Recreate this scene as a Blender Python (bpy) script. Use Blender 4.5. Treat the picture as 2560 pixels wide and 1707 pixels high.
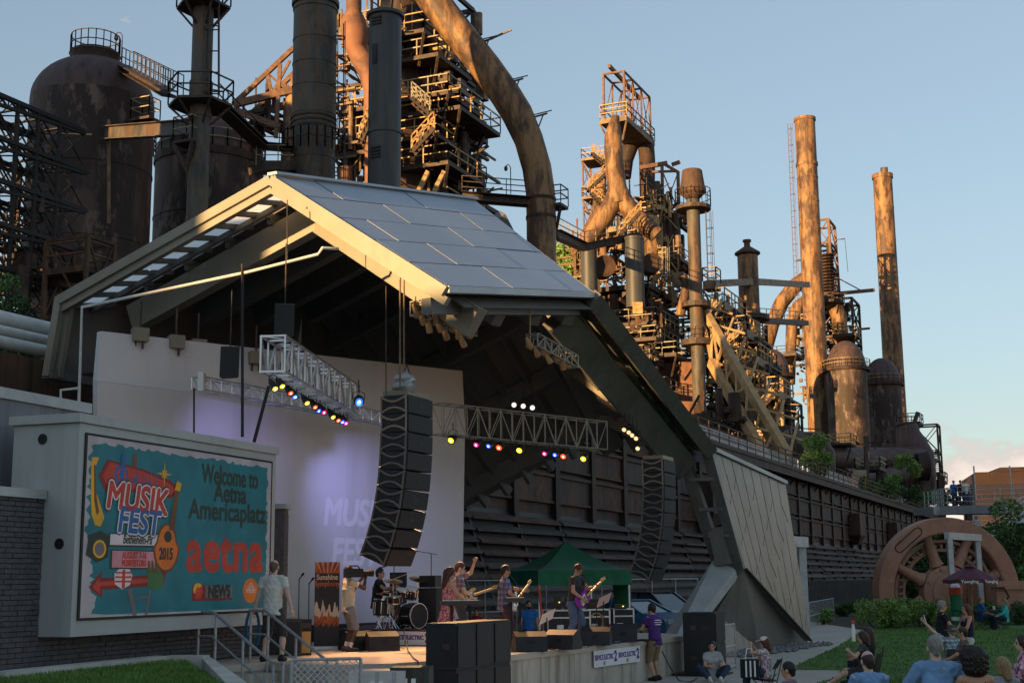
import bpy, bmesh, math, random
import numpy as np
from mathutils import Vector, Matrix

for o in list(bpy.data.objects):
    bpy.data.objects.remove(o, do_unlink=True)
S = bpy.context.scene
COL = S.collection
R = math.radians
random.seed(7)
V = Vector

# ------------------------------------------------------------------ camera
CAMZ = 2.4
FPX = 3400.0                      # focal length in pixels of the 2560 px wide photograph
PITCH = math.atan((1450 - 853.5) / FPX)
ROLL = R(-0.5)
cam_d = bpy.data.cameras.new('camera')
cam_d.sensor_width = 36.0
cam_d.lens = 36.0 * FPX / 2560.0
cam_d.clip_start = 0.1
cam_d.clip_end = 6000
cam = bpy.data.objects.new('camera', cam_d)
COL.objects.link(cam)
CR = (Matrix.Rotation(math.pi / 2 + PITCH, 3, 'X') @ Matrix.Rotation(ROLL, 3, 'Z'))
cam.matrix_world = Matrix.Translation((0, 0, CAMZ)) @ CR.to_4x4()
S.camera = cam

# ------------------------------------------------------------------ light
SUN_AZ = 42.0        # light travels this many degrees to the right of the view axis
SUN_EL = 3.5
w = bpy.data.worlds.new('World')
S.world = w
w.use_nodes = True
nt = w.node_tree
nt.nodes.clear()
wo = nt.nodes.new('ShaderNodeOutputWorld')
bg = nt.nodes.new('ShaderNodeBackground')
sky = nt.nodes.new('ShaderNodeTexSky')
sky.sky_type = 'NISHITA'
sky.sun_disc = False
sky.sun_elevation = R(SUN_EL)
sky.sun_rotation = R(180 + SUN_AZ)
sky.altitude = 100
sky.air_density = 1.0
sky.dust_density = 0.25
sky.ozone_density = 2.6
bg.inputs['Strength'].default_value = 0.135
# a low bank of cumulus all round the horizon
tc = nt.nodes.new('ShaderNodeTexCoord')
mp = nt.nodes.new('ShaderNodeMapping')
mp.inputs['Scale'].default_value = (1.0, 1.0, 1.7)
nz = nt.nodes.new('ShaderNodeTexNoise')
nz.inputs['Scale'].default_value = 14.0
nz.inputs['Detail'].default_value = 6.0
nz.inputs['Roughness'].default_value = 0.55
sep = nt.nodes.new('ShaderNodeSeparateXYZ')
hr = nt.nodes.new('ShaderNodeMapRange')          # how much cloud a height allows
hr.inputs['From Min'].default_value = 0.035
hr.inputs['From Max'].default_value = 0.125
hr.inputs['To Min'].default_value = 0.62
hr.inputs['To Max'].default_value = 0.0
ad = nt.nodes.new('ShaderNodeMath'); ad.operation = 'ADD'
cr = nt.nodes.new('ShaderNodeMapRange')
cr.inputs['From Min'].default_value = 0.71
cr.inputs['From Max'].default_value = 0.78
mxc = nt.nodes.new('ShaderNodeMix'); mxc.data_type = 'RGBA'
mxc.inputs['B'].default_value = (2.3, 2.0, 1.85, 1)
hs = nt.nodes.new('ShaderNodeHueSaturation')
hs.inputs['Saturation'].default_value = 0.86
gm = nt.nodes.new('ShaderNodeGamma'); gm.inputs['Gamma'].default_value = 0.6
cn = nt.nodes.new('ShaderNodeMix'); cn.data_type = 'RGBA'; cn.inputs['A'].default_value = (1.35, 1.25, 1.2, 1); cn.inputs['B'].default_value = (2.35, 2.0, 1.75, 1)
cm_ = nt.nodes.new('ShaderNodeMapRange'); cm_.inputs['From Min'].default_value = 0.70; cm_.inputs['From Max'].default_value = 0.92
L = nt.links.new
L(tc.outputs['Generated'], mp.inputs['Vector'])
L(mp.outputs['Vector'], nz.inputs['Vector'])
L(tc.outputs['Generated'], sep.inputs['Vector'])
L(sep.outputs['Z'], hr.inputs['Value'])
L(nz.outputs['Fac'], ad.inputs[0]); L(hr.outputs['Result'], ad.inputs[1])
L(ad.outputs['Value'], cr.inputs['Value'])
L(cr.outputs['Result'], mxc.inputs['Factor'])
L(sky.outputs['Color'], hs.inputs['Color'])
L(hs.outputs['Color'], gm.inputs['Color']); L(gm.outputs['Color'], mxc.inputs['A'])
L(ad.outputs['Value'], cm_.inputs['Value']); L(cm_.outputs['Result'], cn.inputs['Factor']); L(cn.outputs['Result'], mxc.inputs['B'])
L(mxc.outputs['Result'], bg.inputs['Color'])
L(bg.outputs['Background'], wo.inputs['Surface'])

sl = bpy.data.lights.new('sun', 'SUN')
sl.energy = 3.7
sl.angle = R(0.5)
sl.color = (1.0, 0.60, 0.24)
sun = bpy.data.objects.new('sun', sl)
COL.objects.link(sun)
sdir = V((math.sin(R(SUN_AZ)) * math.cos(R(SUN_EL)), math.cos(R(SUN_AZ)) * math.cos(R(SUN_EL)), -math.sin(R(SUN_EL))))
sun.rotation_euler = sdir.to_track_quat('-Z', 'Y').to_euler()
sun.location = (-30, -30, 40)
S.view_settings.view_transform = 'Standard'
S.view_settings.look = 'None'
S.view_settings.exposure = 1.75
S.view_settings.gamma = 1.0
S.view_settings.use_curve_mapping = False

# ------------------------------------------------------------------ frames
TA = math.atan(0.44)              # direction of trestle, stage and furnaces
UX, UY = math.sin(TA), math.cos(TA)
U = V((UX, UY, 0)); N = V((UY, -UX, 0)); ZZ = V((0, 0, 1))
UROT = math.pi / 2 - TA           # rotates local x onto U  (local -y becomes N)

def ray(px, py):
    return CR @ V(((px - 1280) / FPX, -(py - 853.5) / FPX, -1.0))
def W(px, py, Y):
    d = ray(px, py); t = Y / d.y
    return V((d.x * t, Y, CAMZ + d.z * t))
def XG(px, Y):                    # x of a pixel column near the horizon
    return W(px, 1450, Y).x
def smooth(a, b, x):
    t = min(1, max(0, (x - a) / (b - a))); return t * t * (3 - 2 * t)
GK = [(-60, 1.0), (4, .92), (11, .72), (16, .42), (21, .22), (33, .02), (45, .18), (56, .32), (75, .4), (6000, .4)]
def gz(X, Y):
    for (a, za), (b, zb) in zip(GK, GK[1:]):
        if Y <= b:
            z = za + (zb - za) * max(0, (Y - a) / (b - a)); break
    return z

# ------------------------------------------------------------------ mesh builder
MATW = {}
class MB:
    def __init__(s): s.v = []; s.f = []; s.mi = []; s.m = 0
    def add(s, vs, fs):
        b = len(s.v); s.v += [tuple(q) for q in vs]
        s.f += [tuple(i + b for i in f) for f in fs]; s.mi += [s.m] * len(fs); return s
    def box(s, c, size, rz=0.0):
        hx, hy, hz = size[0] / 2, size[1] / 2, size[2] / 2
        ca, sa = math.cos(rz), math.sin(rz); vs = []
        for x in (-hx, hx):
            for y in (-hy, hy):
                for z in (-hz, hz):
                    vs.append((c[0] + x * ca - y * sa, c[1] + x * sa + y * ca, c[2] + z))
        return s.add(vs, [(0, 1, 3, 2), (4, 6, 7, 5), (0, 4, 5, 1), (2, 3, 7, 6), (0, 2, 6, 4), (1, 5, 7, 3)])
    def obox(s, c, ax, ay, az):   # half axes
        c = V(c); vs = []
        for x in (-1, 1):
            for y in (-1, 1):
                for z in (-1, 1): vs.append(c + x * V(ax) + y * V(ay) + z * V(az))
        return s.add(vs, [(0, 1, 3, 2), (4, 6, 7, 5), (0, 4, 5, 1), (2, 3, 7, 6), (0, 2, 6, 4), (1, 5, 7, 3)])
    def bar(s, p, q, wd, ht=None, up=ZZ):
        p = V(p); q = V(q); ht = wd if ht is None else ht
        d = (q - p)
        if d.length < 1e-5: return s
        dn = d.normalized(); sd = dn.cross(V(up))
        if sd.length < 1e-3: sd = dn.cross(V((1, 0, 0)))
        sd.normalize(); u2 = sd.cross(dn)
        return s.obox((p + q) / 2, d / 2, sd * wd / 2, u2 * ht / 2)
    def ibeam(s, p, q, wd, ht, t=0.04, up=ZZ):
        p = V(p); q = V(q); dn = (q - p).normalized(); sd = dn.cross(V(up))
        if sd.length < 1e-3: sd = dn.cross(V((1, 0, 0)))
        sd.normalize(); u2 = sd.cross(dn); o = u2 * (ht / 2 - t / 2)
        s.bar(p + o, q + o, wd, t, up); s.bar(p - o, q - o, wd, t, up)
        return s.bar(p, q, t, ht - 2 * t, up)
    def tube(s, p, q, r0, r1=None, n=8, caps=True):
        return s.path([p, q], [r0, r0 if r1 is None else r1], n, caps)
    def path(s, pts, rs, n=8, caps=True):
        pts = [V(p) for p in pts]
        if not isinstance(rs, (list, tuple)): rs = [rs] * len(pts)
        vs = []; fs = []; prev = None
        for i, p in enumerate(pts):
            a = pts[max(0, i - 1)]; b = pts[min(len(pts) - 1, i + 1)]
            d = (b - a)
            d = d.normalized() if d.length > 1e-9 else V((0, 0, 1))
            if prev is None:
                x = d.cross(V((0, 0, 1)))
                if x.length < 1e-3: x = V((1, 0, 0))
            else:
                x = prev - d * prev.dot(d)
            x.normalize(); prev = x; y = d.cross(x)
            for k in range(n):
                t = 2 * math.pi * k / n
                vs.append(p + (x * math.cos(t) + y * math.sin(t)) * rs[i])
        for i in range(len(pts) - 1):
            for k in range(n):
                k2 = (k + 1) % n
                fs.append((i * n + k, i * n + k2, (i + 1) * n + k2, (i + 1) * n + k))
        if caps:
            fs.append(tuple(reversed(range(n)))); m = (len(pts) - 1) * n
            fs.append(tuple(range(m, m + n)))
        return s.add(vs, fs)
    def lathe(s, c, prof, n=24, axis=None):
        # prof: [(r, h)...]; axis None = z
        c = V(c); vs = []; fs = []
        if axis is None: a = V((0, 0, 1)); x = V((1, 0, 0))
        else:
            a = V(axis).normalized(); x = a.cross(V((0, 0, 1)))
            if x.length < 1e-3: x = V((1, 0, 0))
            x.normalize()
        y = a.cross(x)
        for r, h in prof:
            for k in range(n):
                t = 2 * math.pi * k / n
                vs.append(c + a * h + (x * math.cos(t) + y * math.sin(t)) * r)
        for i in range(len(prof) - 1):
            for k in range(n):
                k2 = (k + 1) % n
                fs.append((i * n + k, i * n + k2, (i + 1) * n + k2, (i + 1) * n + k))
        ring = prof[0] == prof[-1]
        if prof[0][0] > 1e-4 and not ring: fs.append(tuple(reversed(range(n))))
        if prof[-1][0] > 1e-4 and not ring:
            m = (len(prof) - 1) * n; fs.append(tuple(range(m, m + n)))
        return s.add(vs, fs)
    def prism(s, poly, ext):
        poly = [V(p) for p in poly]; e = V(ext); n = len(poly)
        fs = [tuple(reversed(range(n))), tuple(range(n, 2 * n))]
        fs += [(i, (i + 1) % n, n + (i + 1) % n, n + i) for i in range(n)]
        return s.add(poly + [p + e for p in poly], fs)
    def rail(s, pts, h=1.1, sp=1.6, r=0.03, mid=1, closed=False):
        pts = [V(p) for p in pts]
        if closed: pts = pts + [pts[0]]
        for a, b in zip(pts, pts[1:]):
            ln = (b - a).length; k = max(1, int(round(ln / sp)))
            for i in range(k + 1):
                p = a.lerp(b, i / k); s.bar(p, p + V((0, 0, h)), r * 1.6)
            for j in range(mid + 1):
                o = V((0, 0, h * (j + 1) / (mid + 1))); s.bar(a + o, b + o, r * 1.6)
        return s
    def build(s, name, mat, parent=None, smooth=None, world=True, loc=None):
        me = bpy.data.meshes.new(name)
        vs = s.v
        if parent is not None and world and parent.name in MATW:
            inv = MATW[parent.name].inverted(); vs = [inv @ V(p) for p in vs]
        if parent is None and loc is not None:
            vs = [V(p) - V(loc) for p in vs]
        me.from_pydata([tuple(p) for p in vs], [], s.f)
        mats = mat if isinstance(mat, (list, tuple)) else [mat]
        for m in mats: me.materials.append(MT[m] if isinstance(m, str) else m)
        if len(mats) > 1: me.polygons.foreach_set('material_index', s.mi)
        bm = bmesh.new(); bm.from_mesh(me); bmesh.ops.recalc_face_normals(bm, faces=bm.faces); bm.to_mesh(me); bm.free()
        if smooth is not None:
            me.shade_smooth(); me.set_sharp_from_angle(angle=R(smooth))
        o = link(name, me, parent, loc)
        if parent is not None and parent.name in MATW: MATW[o.name] = MATW[parent.name]
        return o

def link(name, me, parent=None, loc=None):
    o = bpy.data.objects.new(name, me); COL.objects.link(o)
    if parent is not None: o.parent = parent
    if loc is not None: o.location = loc
    return o
def tag(o, label=None, cat=None, group=None, kind=None):
    if label: o['label'] = label
    if cat: o['category'] = cat
    if group: o['group'] = group
    if kind: o['kind'] = kind
    return o
def thing(name, label, cat, loc=(0, 0, 0), rz=0.0, group=None):
    o = bpy.data.objects.new(name, None); COL.objects.link(o)
    o.empty_display_size = 0.2
    o.location = loc; o.rotation_euler = (0, 0, rz)
    MATW[o.name] = Matrix.Translation(V(loc)) @ Matrix.Rotation(rz, 4, 'Z')
    return tag(o, label, cat, group)
def copy_tree(o, parent=None):
    c = o.copy(); COL.objects.link(c); c.parent = parent
    for ch in list(o.children): copy_tree(ch, c)
    return c
def inst(src, parent, loc=(0, 0, 0), rot=None, scale=None, name=None):
    c = bpy.data.objects.new(name or src.name.split('.')[0], src.data); COL.objects.link(c)
    c.parent = parent; c.location = loc
    if rot is not None: c.rotation_euler = rot
    if scale is not None: c.scale = scale
    return c

# ------------------------------------------------------------------ materials
MT = {}
def mk(name, c1, c2=None, c3=None, scale=1.0, stretch=(1, 1, 1), rough=0.7, metal=0.0, bump=0.0, bscale=None, lo=0.4, hi=0.6, spec=0.4, fine=0.0, streak=None):
    m = bpy.data.materials.new(name); m.use_nodes = True; t = m.node_tree; b = t.nodes['Principled BSDF']
    b.inputs['Roughness'].default_value = rough; b.inputs['Metallic'].default_value = metal
    b.inputs['Specular IOR Level'].default_value = spec
    b.inputs['Base Color'].default_value = (*c1, 1)
    MT[name] = m
    if c2 is None and not bump: return m
    g = t.nodes.new('ShaderNodeNewGeometry'); mpn = t.nodes.new('ShaderNodeMapping')
    mpn.inputs['Scale'].default_value = stretch
    t.links.new(g.outputs['Position'], mpn.inputs['Vector'])
    def noise(sc, det=6, ro=.6):
        q = t.nodes.new('ShaderNodeTexNoise'); q.inputs['Scale'].default_value = sc
        q.inputs['Detail'].default_value = det; q.inputs['Roughness'].default_value = ro
        t.links.new(mpn.outputs['Vector'], q.inputs['Vector']); return q
    def mix(a, bcol, fac, l, h, ty='MIX'):
        r = t.nodes.new('ShaderNodeMapRange'); r.inputs['From Min'].default_value = l; r.inputs['From Max'].default_value = h
        t.links.new(fac, r.inputs['Value'])
        x = t.nodes.new('ShaderNodeMix'); x.data_type = 'RGBA'; x.blend_type = ty
        t.links.new(r.outputs['Result'], x.inputs['Factor'])
        if isinstance(a, tuple): x.inputs['A'].default_value = (*a, 1)
        else: t.links.new(a, x.inputs['A'])
        x.inputs['B'].default_value = (*bcol, 1)
        return x.outputs['Result']
    out = c1
    if c2 is not None: out = mix(out, c2, noise(scale).outputs['Fac'], lo, hi)
    if c3 is not None: out = mix(out, c3, noise(scale * 2.7, 8, .7).outputs['Fac'], lo + .08, hi + .08)
    if fine: out = mix(out, (c1[0] * .35, c1[1] * .35, c1[2] * .35), noise(scale * 9, 4, .7).outputs['Fac'], .62 - fine * .1, .8)
    if streak:
        mp2 = t.nodes.new('ShaderNodeMapping'); mp2.inputs['Scale'].default_value = (1, 1, .045); t.links.new(g.outputs['Position'], mp2.inputs['Vector']); q = noise(streak[1], 5, .65); t.links.new(mp2.outputs['Vector'], q.inputs['Vector'])
        out = mix(out, streak[0], q.outputs['Fac'], .50, .68)
    if not isinstance(out, tuple): t.links.new(out, b.inputs['Base Color'])
    if bump:
        bn = t.nodes.new('ShaderNodeBump'); bn.inputs['Strength'].default_value = bump; bn.inputs['Distance'].default_value = 0.03
        t.links.new(noise(bscale or scale * 5).outputs['Fac'], bn.inputs['Height'])
        t.links.new(bn.outputs['Normal'], b.inputs['Normal'])
    return m
def em(name, c, s=1.0, base=None):
    m = bpy.data.materials.new(name); m.use_nodes = True; b = m.node_tree.nodes['Principled BSDF']
    b.inputs['Base Color'].default_value = (*(base or c), 1); b.inputs['Emission Color'].default_value = (*c, 1)
    b.inputs['Emission Strength'].default_value = s; b.inputs['Roughness'].default_value = .6
    MT[name] = m; return m

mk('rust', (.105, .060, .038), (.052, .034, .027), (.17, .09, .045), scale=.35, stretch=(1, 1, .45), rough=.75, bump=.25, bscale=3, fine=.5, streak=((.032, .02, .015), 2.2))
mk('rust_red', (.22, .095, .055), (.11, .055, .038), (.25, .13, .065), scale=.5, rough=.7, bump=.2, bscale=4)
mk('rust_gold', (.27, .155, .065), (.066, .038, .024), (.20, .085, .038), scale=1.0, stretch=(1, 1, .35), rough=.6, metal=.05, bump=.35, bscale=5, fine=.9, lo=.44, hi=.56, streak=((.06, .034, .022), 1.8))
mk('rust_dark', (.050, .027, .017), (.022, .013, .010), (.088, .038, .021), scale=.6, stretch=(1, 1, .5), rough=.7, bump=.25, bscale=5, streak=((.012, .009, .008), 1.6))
mk('stove', (.082, .054, .045), (.034, .022, .018), (.16, .115, .098), scale=.35, stretch=(1, 1, .45), rough=.7, bump=.2, bscale=2, lo=.45, hi=.53, streak=((.024, .017, .015), 1.4))
mk('dome', (.085, .052, .048), (.06, .04, .038), (.12, .07, .05), scale=.3, rough=.6, bump=.15, bscale=2, streak=((.03, .02, .018), 1.5))
mk('stack_grey', (.075, .080, .074), (.032, .030, .026), (.15, .09, .045), scale=.8, stretch=(1, 1, .3), rough=.6, bump=.2, bscale=3, fine=.6, streak=((.12, .06, .03), 2.4))
mk('stack_dark', (.055, .062, .066), (.04, .042, .044), (.07, .07, .065), scale=.5, stretch=(1, 1, .2), rough=.5, bump=.15, bscale=3, streak=((.03, .03, .03), 2.6))
mk('steel', (.048, .036, .029), (.028, .022, .019), (.12, .062, .036), scale=1.2, rough=.65)
mk('steel_rust', (.17, .085, .048), (.09, .05, .034), (.22, .12, .06), scale=1.5, rough=.7)
mk('steel_black', (.013, .012, .012), rough=.6)
mk('steel_brown', (.24, .16, .085), (.11, .07, .045), scale=1.2, rough=.6)
mk('yellow_rail', (.48, .31, .13), (.28, .17, .07), scale=2.5, rough=.55)
mk('pale_rail', (.32, .29, .20), (.2, .17, .12), scale=2.5, rough=.55)
mk('galv', (.40, .42, .43), (.33, .35, .36), scale=3, rough=.45, metal=.4)
mk('roof', (.35, .38, .43), (.31, .34, .39), scale=.4, rough=.42, metal=.35, spec=.5)
mk('roof_seam', (.10, .10, .11), rough=.5)
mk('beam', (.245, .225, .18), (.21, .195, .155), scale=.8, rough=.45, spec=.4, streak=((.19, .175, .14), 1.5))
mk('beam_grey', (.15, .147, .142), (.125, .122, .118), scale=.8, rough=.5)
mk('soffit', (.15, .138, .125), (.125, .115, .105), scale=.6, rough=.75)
mk('skylight', (.62, .63, .60), (.55, .56, .54), scale=.5, rough=.5)
mk('white_wall', (.64, .61, .60), (.59, .565, .56), scale=.5, rough=.75, streak=((.55, .525, .515), 1.2))
mk('shingle', (.225, .22, .205), (.195, .19, .178), scale=.7, rough=.36, metal=.6, streak=((.17, .165, .152), 2.0))
mk('leg_metal', (.17, .165, .15), (.14, .135, .125), scale=.7, rough=.4, metal=.3, streak=((.11, .105, .095), 2.0))
mk('leg_light', (.46, .48, .48), (.35, .37, .37), scale=.6, rough=.45, metal=.2)
mk('concrete', (.56, .51, .42), (.46, .415, .345), (.33, .295, .24), scale=.9, stretch=(1, 1, .35), rough=.85, bump=.15, bscale=12, streak=((.24, .21, .165), 3.0))
mk('stage_floor', (.50, .44, .36), (.43, .38, .32), scale=.8, rough=.7, bump=.05, bscale=20)
mk('kerb', (.52, .505, .455), (.42, .41, .37), scale=2, rough=.85, bump=.15, bscale=14)
mk('path', (.44, .40, .34), (.38, .345, .29), scale=.5, rough=.9, bump=.1, bscale=18, fine=.3)
mk('asphalt', (.06, .058, .055), (.045, .043, .042), scale=.8, rough=.9, bump=.2, bscale=20)
mk('soil', (.055, .042, .03), (.035, .03, .02), scale=2, rough=.95, bump=.3, bscale=12)
mk('grass', (.05, .12, .022), (.075, .155, .03), (.035, .08, .017), scale=.8, rough=.9, bump=.4, bscale=60)
mk('blade', (.09, .19, .028), (.14, .24, .045), (.05, .12, .02), scale=.55, rough=.75)
mk('leaf', (.05, .11, .02), (.10, .19, .035), (.025, .06, .014), scale=.9, rough=.6)
mk('leaf_light', (.13, .24, .05), (.20, .32, .07), (.07, .14, .03), scale=1.2, rough=.6)
mk('leaf_dark', (.022, .055, .016), (.04, .09, .02), scale=.8, rough=.6)
mk('bark', (.07, .05, .035), (.045, .033, .025), scale=6, rough=.9)
mk('brick', (.105, .10, .108), (.075, .072, .078), (.135, .128, .135), scale=5, rough=.85, bump=.2, bscale=30)
mk('mortar', (.13, .125, .125), (.10, .098, .1), scale=8, rough=.95)
mk('wall_grey', (.24, .245, .26), (.21, .215, .23), scale=.8, rough=.7, streak=((.14, .145, .15), 2.0))
mk('sign_box', (.43, .45, .435), (.39, .41, .395), scale=.7, rough=.55, streak=((.35, .365, .35), 2.0))
mk('black', (.012, .012, .013), rough=.6)
mk('black_satin', (.016, .016, .018), rough=.35)
mk('speaker', (.020, .020, .022), (.015, .015, .017), scale=4, rough=.6, bump=.15, bscale=90)
mk('grille', (.030, .030, .032), (.018, .018, .02), scale=60, rough=.7)
mk('chrome', (.75, .75, .76), rough=.15, metal=1.0)
mk('alu', (.62, .63, .64), (.52, .53, .54), scale=3, rough=.35, metal=.85)
mk('truss_alu', (.27, .245, .195), rough=.45, metal=.4)
mk('tan_rim', (.22, .185, .125), rough=.5)
mk('pipe_white', (.60, .61, .57), (.5, .51, .48), scale=3, rough=.5)
mk('case_olive', (.05, .06, .045), (.04, .046, .036), scale=5, rough=.55)
mk('case_black', (.018, .018, .02), rough=.5)
mk('wheel_red', (.33, .165, .105), (.27, .13, .085), (.37, .19, .125), scale=.9, rough=.6, bump=.1, bscale=10)
mk('brown_bldg', (.032, .014, .012), (.022, .011, .010), scale=.3, rough=.8)
mk('tent_green', (.012, .16, .075), (.01, .125, .06), scale=1.2, rough=.6)
mk('glass_dark', (.03, .045, .06), rough=.06, spec=.8)
mk('car_black', (.012, .013, .016), rough=.12, spec=.7)
mk('car_blue', (.05, .16, .30), rough=.15, spec=.7)
mk('car_white', (.70, .72, .74), rough=.15, spec=.6)
mk('rubber', (.015, .015, .015), rough=.85)
mk('umbrella', (.10, .022, .04), (.075, .016, .03), scale=3, rough=.7)
mk('paper', (.75, .74, .72), rough=.7)
mk('pink_paper', (.75, .50, .46), rough=.7)
mk('banner_white', (.72, .72, .75), rough=.6)
mk('banner_purple', (.10, .03, .22), rough=.6)
mk('banner_dark', (.03, .025, .028), rough=.5)
mk('banner_orange', (.65, .14, .04), (.4, .07, .02), scale=5, rough=.5)
mk('banner_cream', (.7, .52, .36), rough=.5)
mk('wood', (.30, .16, .07), (.22, .11, .05), scale=5, stretch=(1, 1, .3), rough=.5)
mk('maple', (.62, .40, .16), rough=.4)
mk('amp_tan', (.52, .30, .09), rough=.6)
mk('red_pole', (.55, .06, .03), rough=.5)
mk('stone', (.20, .20, .20), (.13, .13, .135), scale=4, rough=.9, bump=.3, bscale=25)
mk('fence_dark', (.05, .048, .045), (.035, .033, .032), scale=2, rough=.8)
mk('blue_hose', (.02, .12, .22), rough=.45)
mk('ball_white', (.7, .69, .65), rough=.5)
mk('steel_tan', (.42, .27, .13), (.30, .19, .09), scale=1.5, rough=.6)
mk('arc_rim', (.12, .112, .095), rough=.5)
mk('hall_brick', (.30, .20, .145), (.24, .16, .115), scale=.5, rough=.85)  # brick of the added halls, pale so that they bounce light
mk('plate_brown', (.078, .037, .022), (.034, .019, .013), (.12, .052, .028), scale=.9, rough=.75, bump=.3, bscale=5, streak=((.02, .013, .011), 1.6))
mk('plate_grey', (.042, .033, .027), (.022, .016, .014), (.072, .048, .034), scale=.8, rough=.7, bump=.3, bscale=5, streak=((.016, .012, .011), 1.6))
# ================================================================== ground
def GP(px, py, z0=None):          # pixel -> point on the ground (or on height z0)
    lo, hi = 4.0, 400.0
    for _ in range(50):
        m = (lo + hi) / 2; p = W(px, py, m)
        zg = gz(p.x, m) if z0 is None else z0
        if p.z > zg: lo = m
        else: hi = m
    return W(px, py, lo)

def sheet(name, poly, mat, dz, xcuts=()):
    bm = bmesh.new()
    vs = [bm.verts.new((p[0], p[1], 0)) for p in poly]
    bm.faces.new(vs)
    for y, _ in GK[1:-1]:
        bmesh.ops.bisect_plane(bm, geom=bm.verts[:] + bm.edges[:] + bm.faces[:], plane_co=(0, y, 0), plane_no=(0, 1, 0))
    bmesh.ops.triangulate(bm, faces=bm.faces[:])
    for v in bm.verts: v.co.z = gz(v.co.x, v.co.y) + dz
    bmesh.ops.recalc_face_normals(bm, faces=bm.faces)
    me = bpy.data.meshes.new(name); bm.to_mesh(me); bm.free()
    for p in me.polygons:
        if p.normal.z < 0: p.flip()
    me.materials.append(MT[mat])
    return tag(link(name, me), kind='structure')

sheet('ground', [(-3000, -300), (3000, -300), (3000, 5000), (-3000, 5000)], 'soil', -0.012)
sheet('plaza', [(-6.5, -4), (14, -4), (14, 70), (-25, 70), (-25, 20)], 'path', -0.004)
g = GP
lawn_poly = [g(1985, 1664), g(2040, 1640), g(2096, 1614), g(2130, 1592), g(2163, 1571), g(2315, 1560), g(2720, 1541), V((26, 20, 0)), V((14, 4, 0)), V((1.6, 4, 0)), g(2025, 1712), g(2110, 1682), g(2095, 1674), g(1992, 1673)]
lawn = sheet('lawn', lawn_poly, 'grass', 0.004)
back_poly = [g(2160, 1563), g(2320, 1553), g(2900, 1530), (60, 75), (60, 140), (14, 140), (14, 66), g(2090, 1545)]
sheet('planting_bed', back_poly, 'soil', 0.0)

def inside(p, poly):
    x, y = p; c = False; j = len(poly) - 1
    for i in range(len(poly)):
        xi, yi = poly[i][0], poly[i][1]; xj, yj = poly[j][0], poly[j][1]
        if (yi > y) != (yj > y) and x < (xj - xi) * (y - yi) / (yj - yi) + xi: c = not c
        j = i
    return c
def blades(name, label, poly, n, zf, x0, x1, y0, y1, h=0.05):
    rng = np.random.default_rng(3); vs = []; fs = []; k = 0
    while k < n:
        x = rng.uniform(x0, x1); y = y0 + (y1 - y0) * rng.random() ** 1.5
        if not inside((x, y), poly): k += 0.2; continue
        z = zf(x, y); a = rng.uniform(0, 6.28); hh = h * rng.uniform(.5, 1.3); ww = .006 + .0004 * y
        dx, dy = math.cos(a) * ww, math.sin(a) * ww; lx, ly = rng.normal(0, .35 * hh, 2)
        b = len(vs); vs += [(x - dx, y - dy, z), (x + dx, y + dy, z), (x + lx, y + ly, z + hh)]; fs.append((b, b + 1, b + 2)); k += 1
    o = MB(); o.v = vs; o.f = fs; o.mi = [0] * len(fs)
    me = bpy.data.meshes.new(name); me.from_pydata(vs, [], fs); me.materials.append(MT['blade'])
    return tag(link(name, me), label, 'grass', kind='stuff')
blades('grass', 'short mown green grass of the open lawn', [(p[0], p[1]) for p in lawn_poly], 70000, lambda x, y: gz(x, y) + .003, 1, 20, 12, 60)

# raised lawn and kerb in front of the brick wall on the left
bl = [(-5.55, 23.5), (-3.5, 17.2), (-3.0, 15.0), (-13, 15.0), (-13, 22.0), (-7.45, 20.6), (-6.9, 22.0), (-6.3, 23.9)]
m = MB().prism([(x, y, -.1) for x, y in bl], (0, 0, 1.20))
tag(m.build('raised_lawn', 'grass'), kind='structure')
blades('grass', 'grass of the raised lawn before the brick wall', bl, 26000, lambda x, y: 1.10, -8, -3.2, 16, 23.4, .06)
k = MB()
kp = [(-7.62, 19.7), (-7.0, 21.6), (-6.3, 23.75), (-5.55, 23.65)]
for a, b in zip(kp, kp[1:]):
    k.bar((a[0] + .35, a[1] - .12, 1.09), (b[0] + .35, b[1] - .12, 1.09), .30, .22)
k2 = MB().prism([(-5.35, 23.75, 0), (-5.12, 23.55, 0), (-3.22, 17.1, 0), (-3.47, 17.0, 0)], (0, 0, 1.16))
kt = thing('concrete_kerb', 'pale concrete kerb edging the raised grass bank by the stage steps', 'kerb', (-5.2, 22, 0))
k.build('kerb_back', 'kerb', kt); k2.build('retaining_wall', 'kerb', kt)

# ================================================================== stage
SZ = 0.97
sp = [(-5.95, 24.85), (-5.35, 24.25), (-4.45, 25.15), (-3.95, 24.62), (-3.2, 24.5), (-2.2, 24.75), (-1.1, 25.95), (0, 27.45), (.95, 29.25), (2.6, 32.3), (4.55, 36.0), (3.6, 37.6), (-1.6, 38.6), (-9.0, 29.75), (-7.0, 25.6)]
st = thing('concrete_stage', 'curved concrete stage platform under the angular pavilion roof', 'stage', (-1, 30, 0))
MB().prism([(x, y, -.3) for x, y in sp], (0, 0, SZ + .18)).build('wall', 'concrete', st)
top = [(x, y) for x, y in sp]
cx = sum(p[0] for p in top) / len(top); cy = sum(p[1] for p in top) / len(top)
def off(pl, d):
    out = []
    for i, p in enumerate(pl):
        a = V(pl[i - 1]); b = V(pl[(i + 1) % len(pl)]); t = (b - a).normalized(); out.append((p[0] + t.y * d, p[1] - t.x * d))
    return out
MB().prism([(x, y, SZ - .117) for x, y in off(sp, .035)], (0, 0, .117)).build('floor_slab', 'stage_floor', st)
for a, b in (((.45, 28.25), (.0, 0)), ((3.4, 33.75), (0, 0))):
    pass
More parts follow.
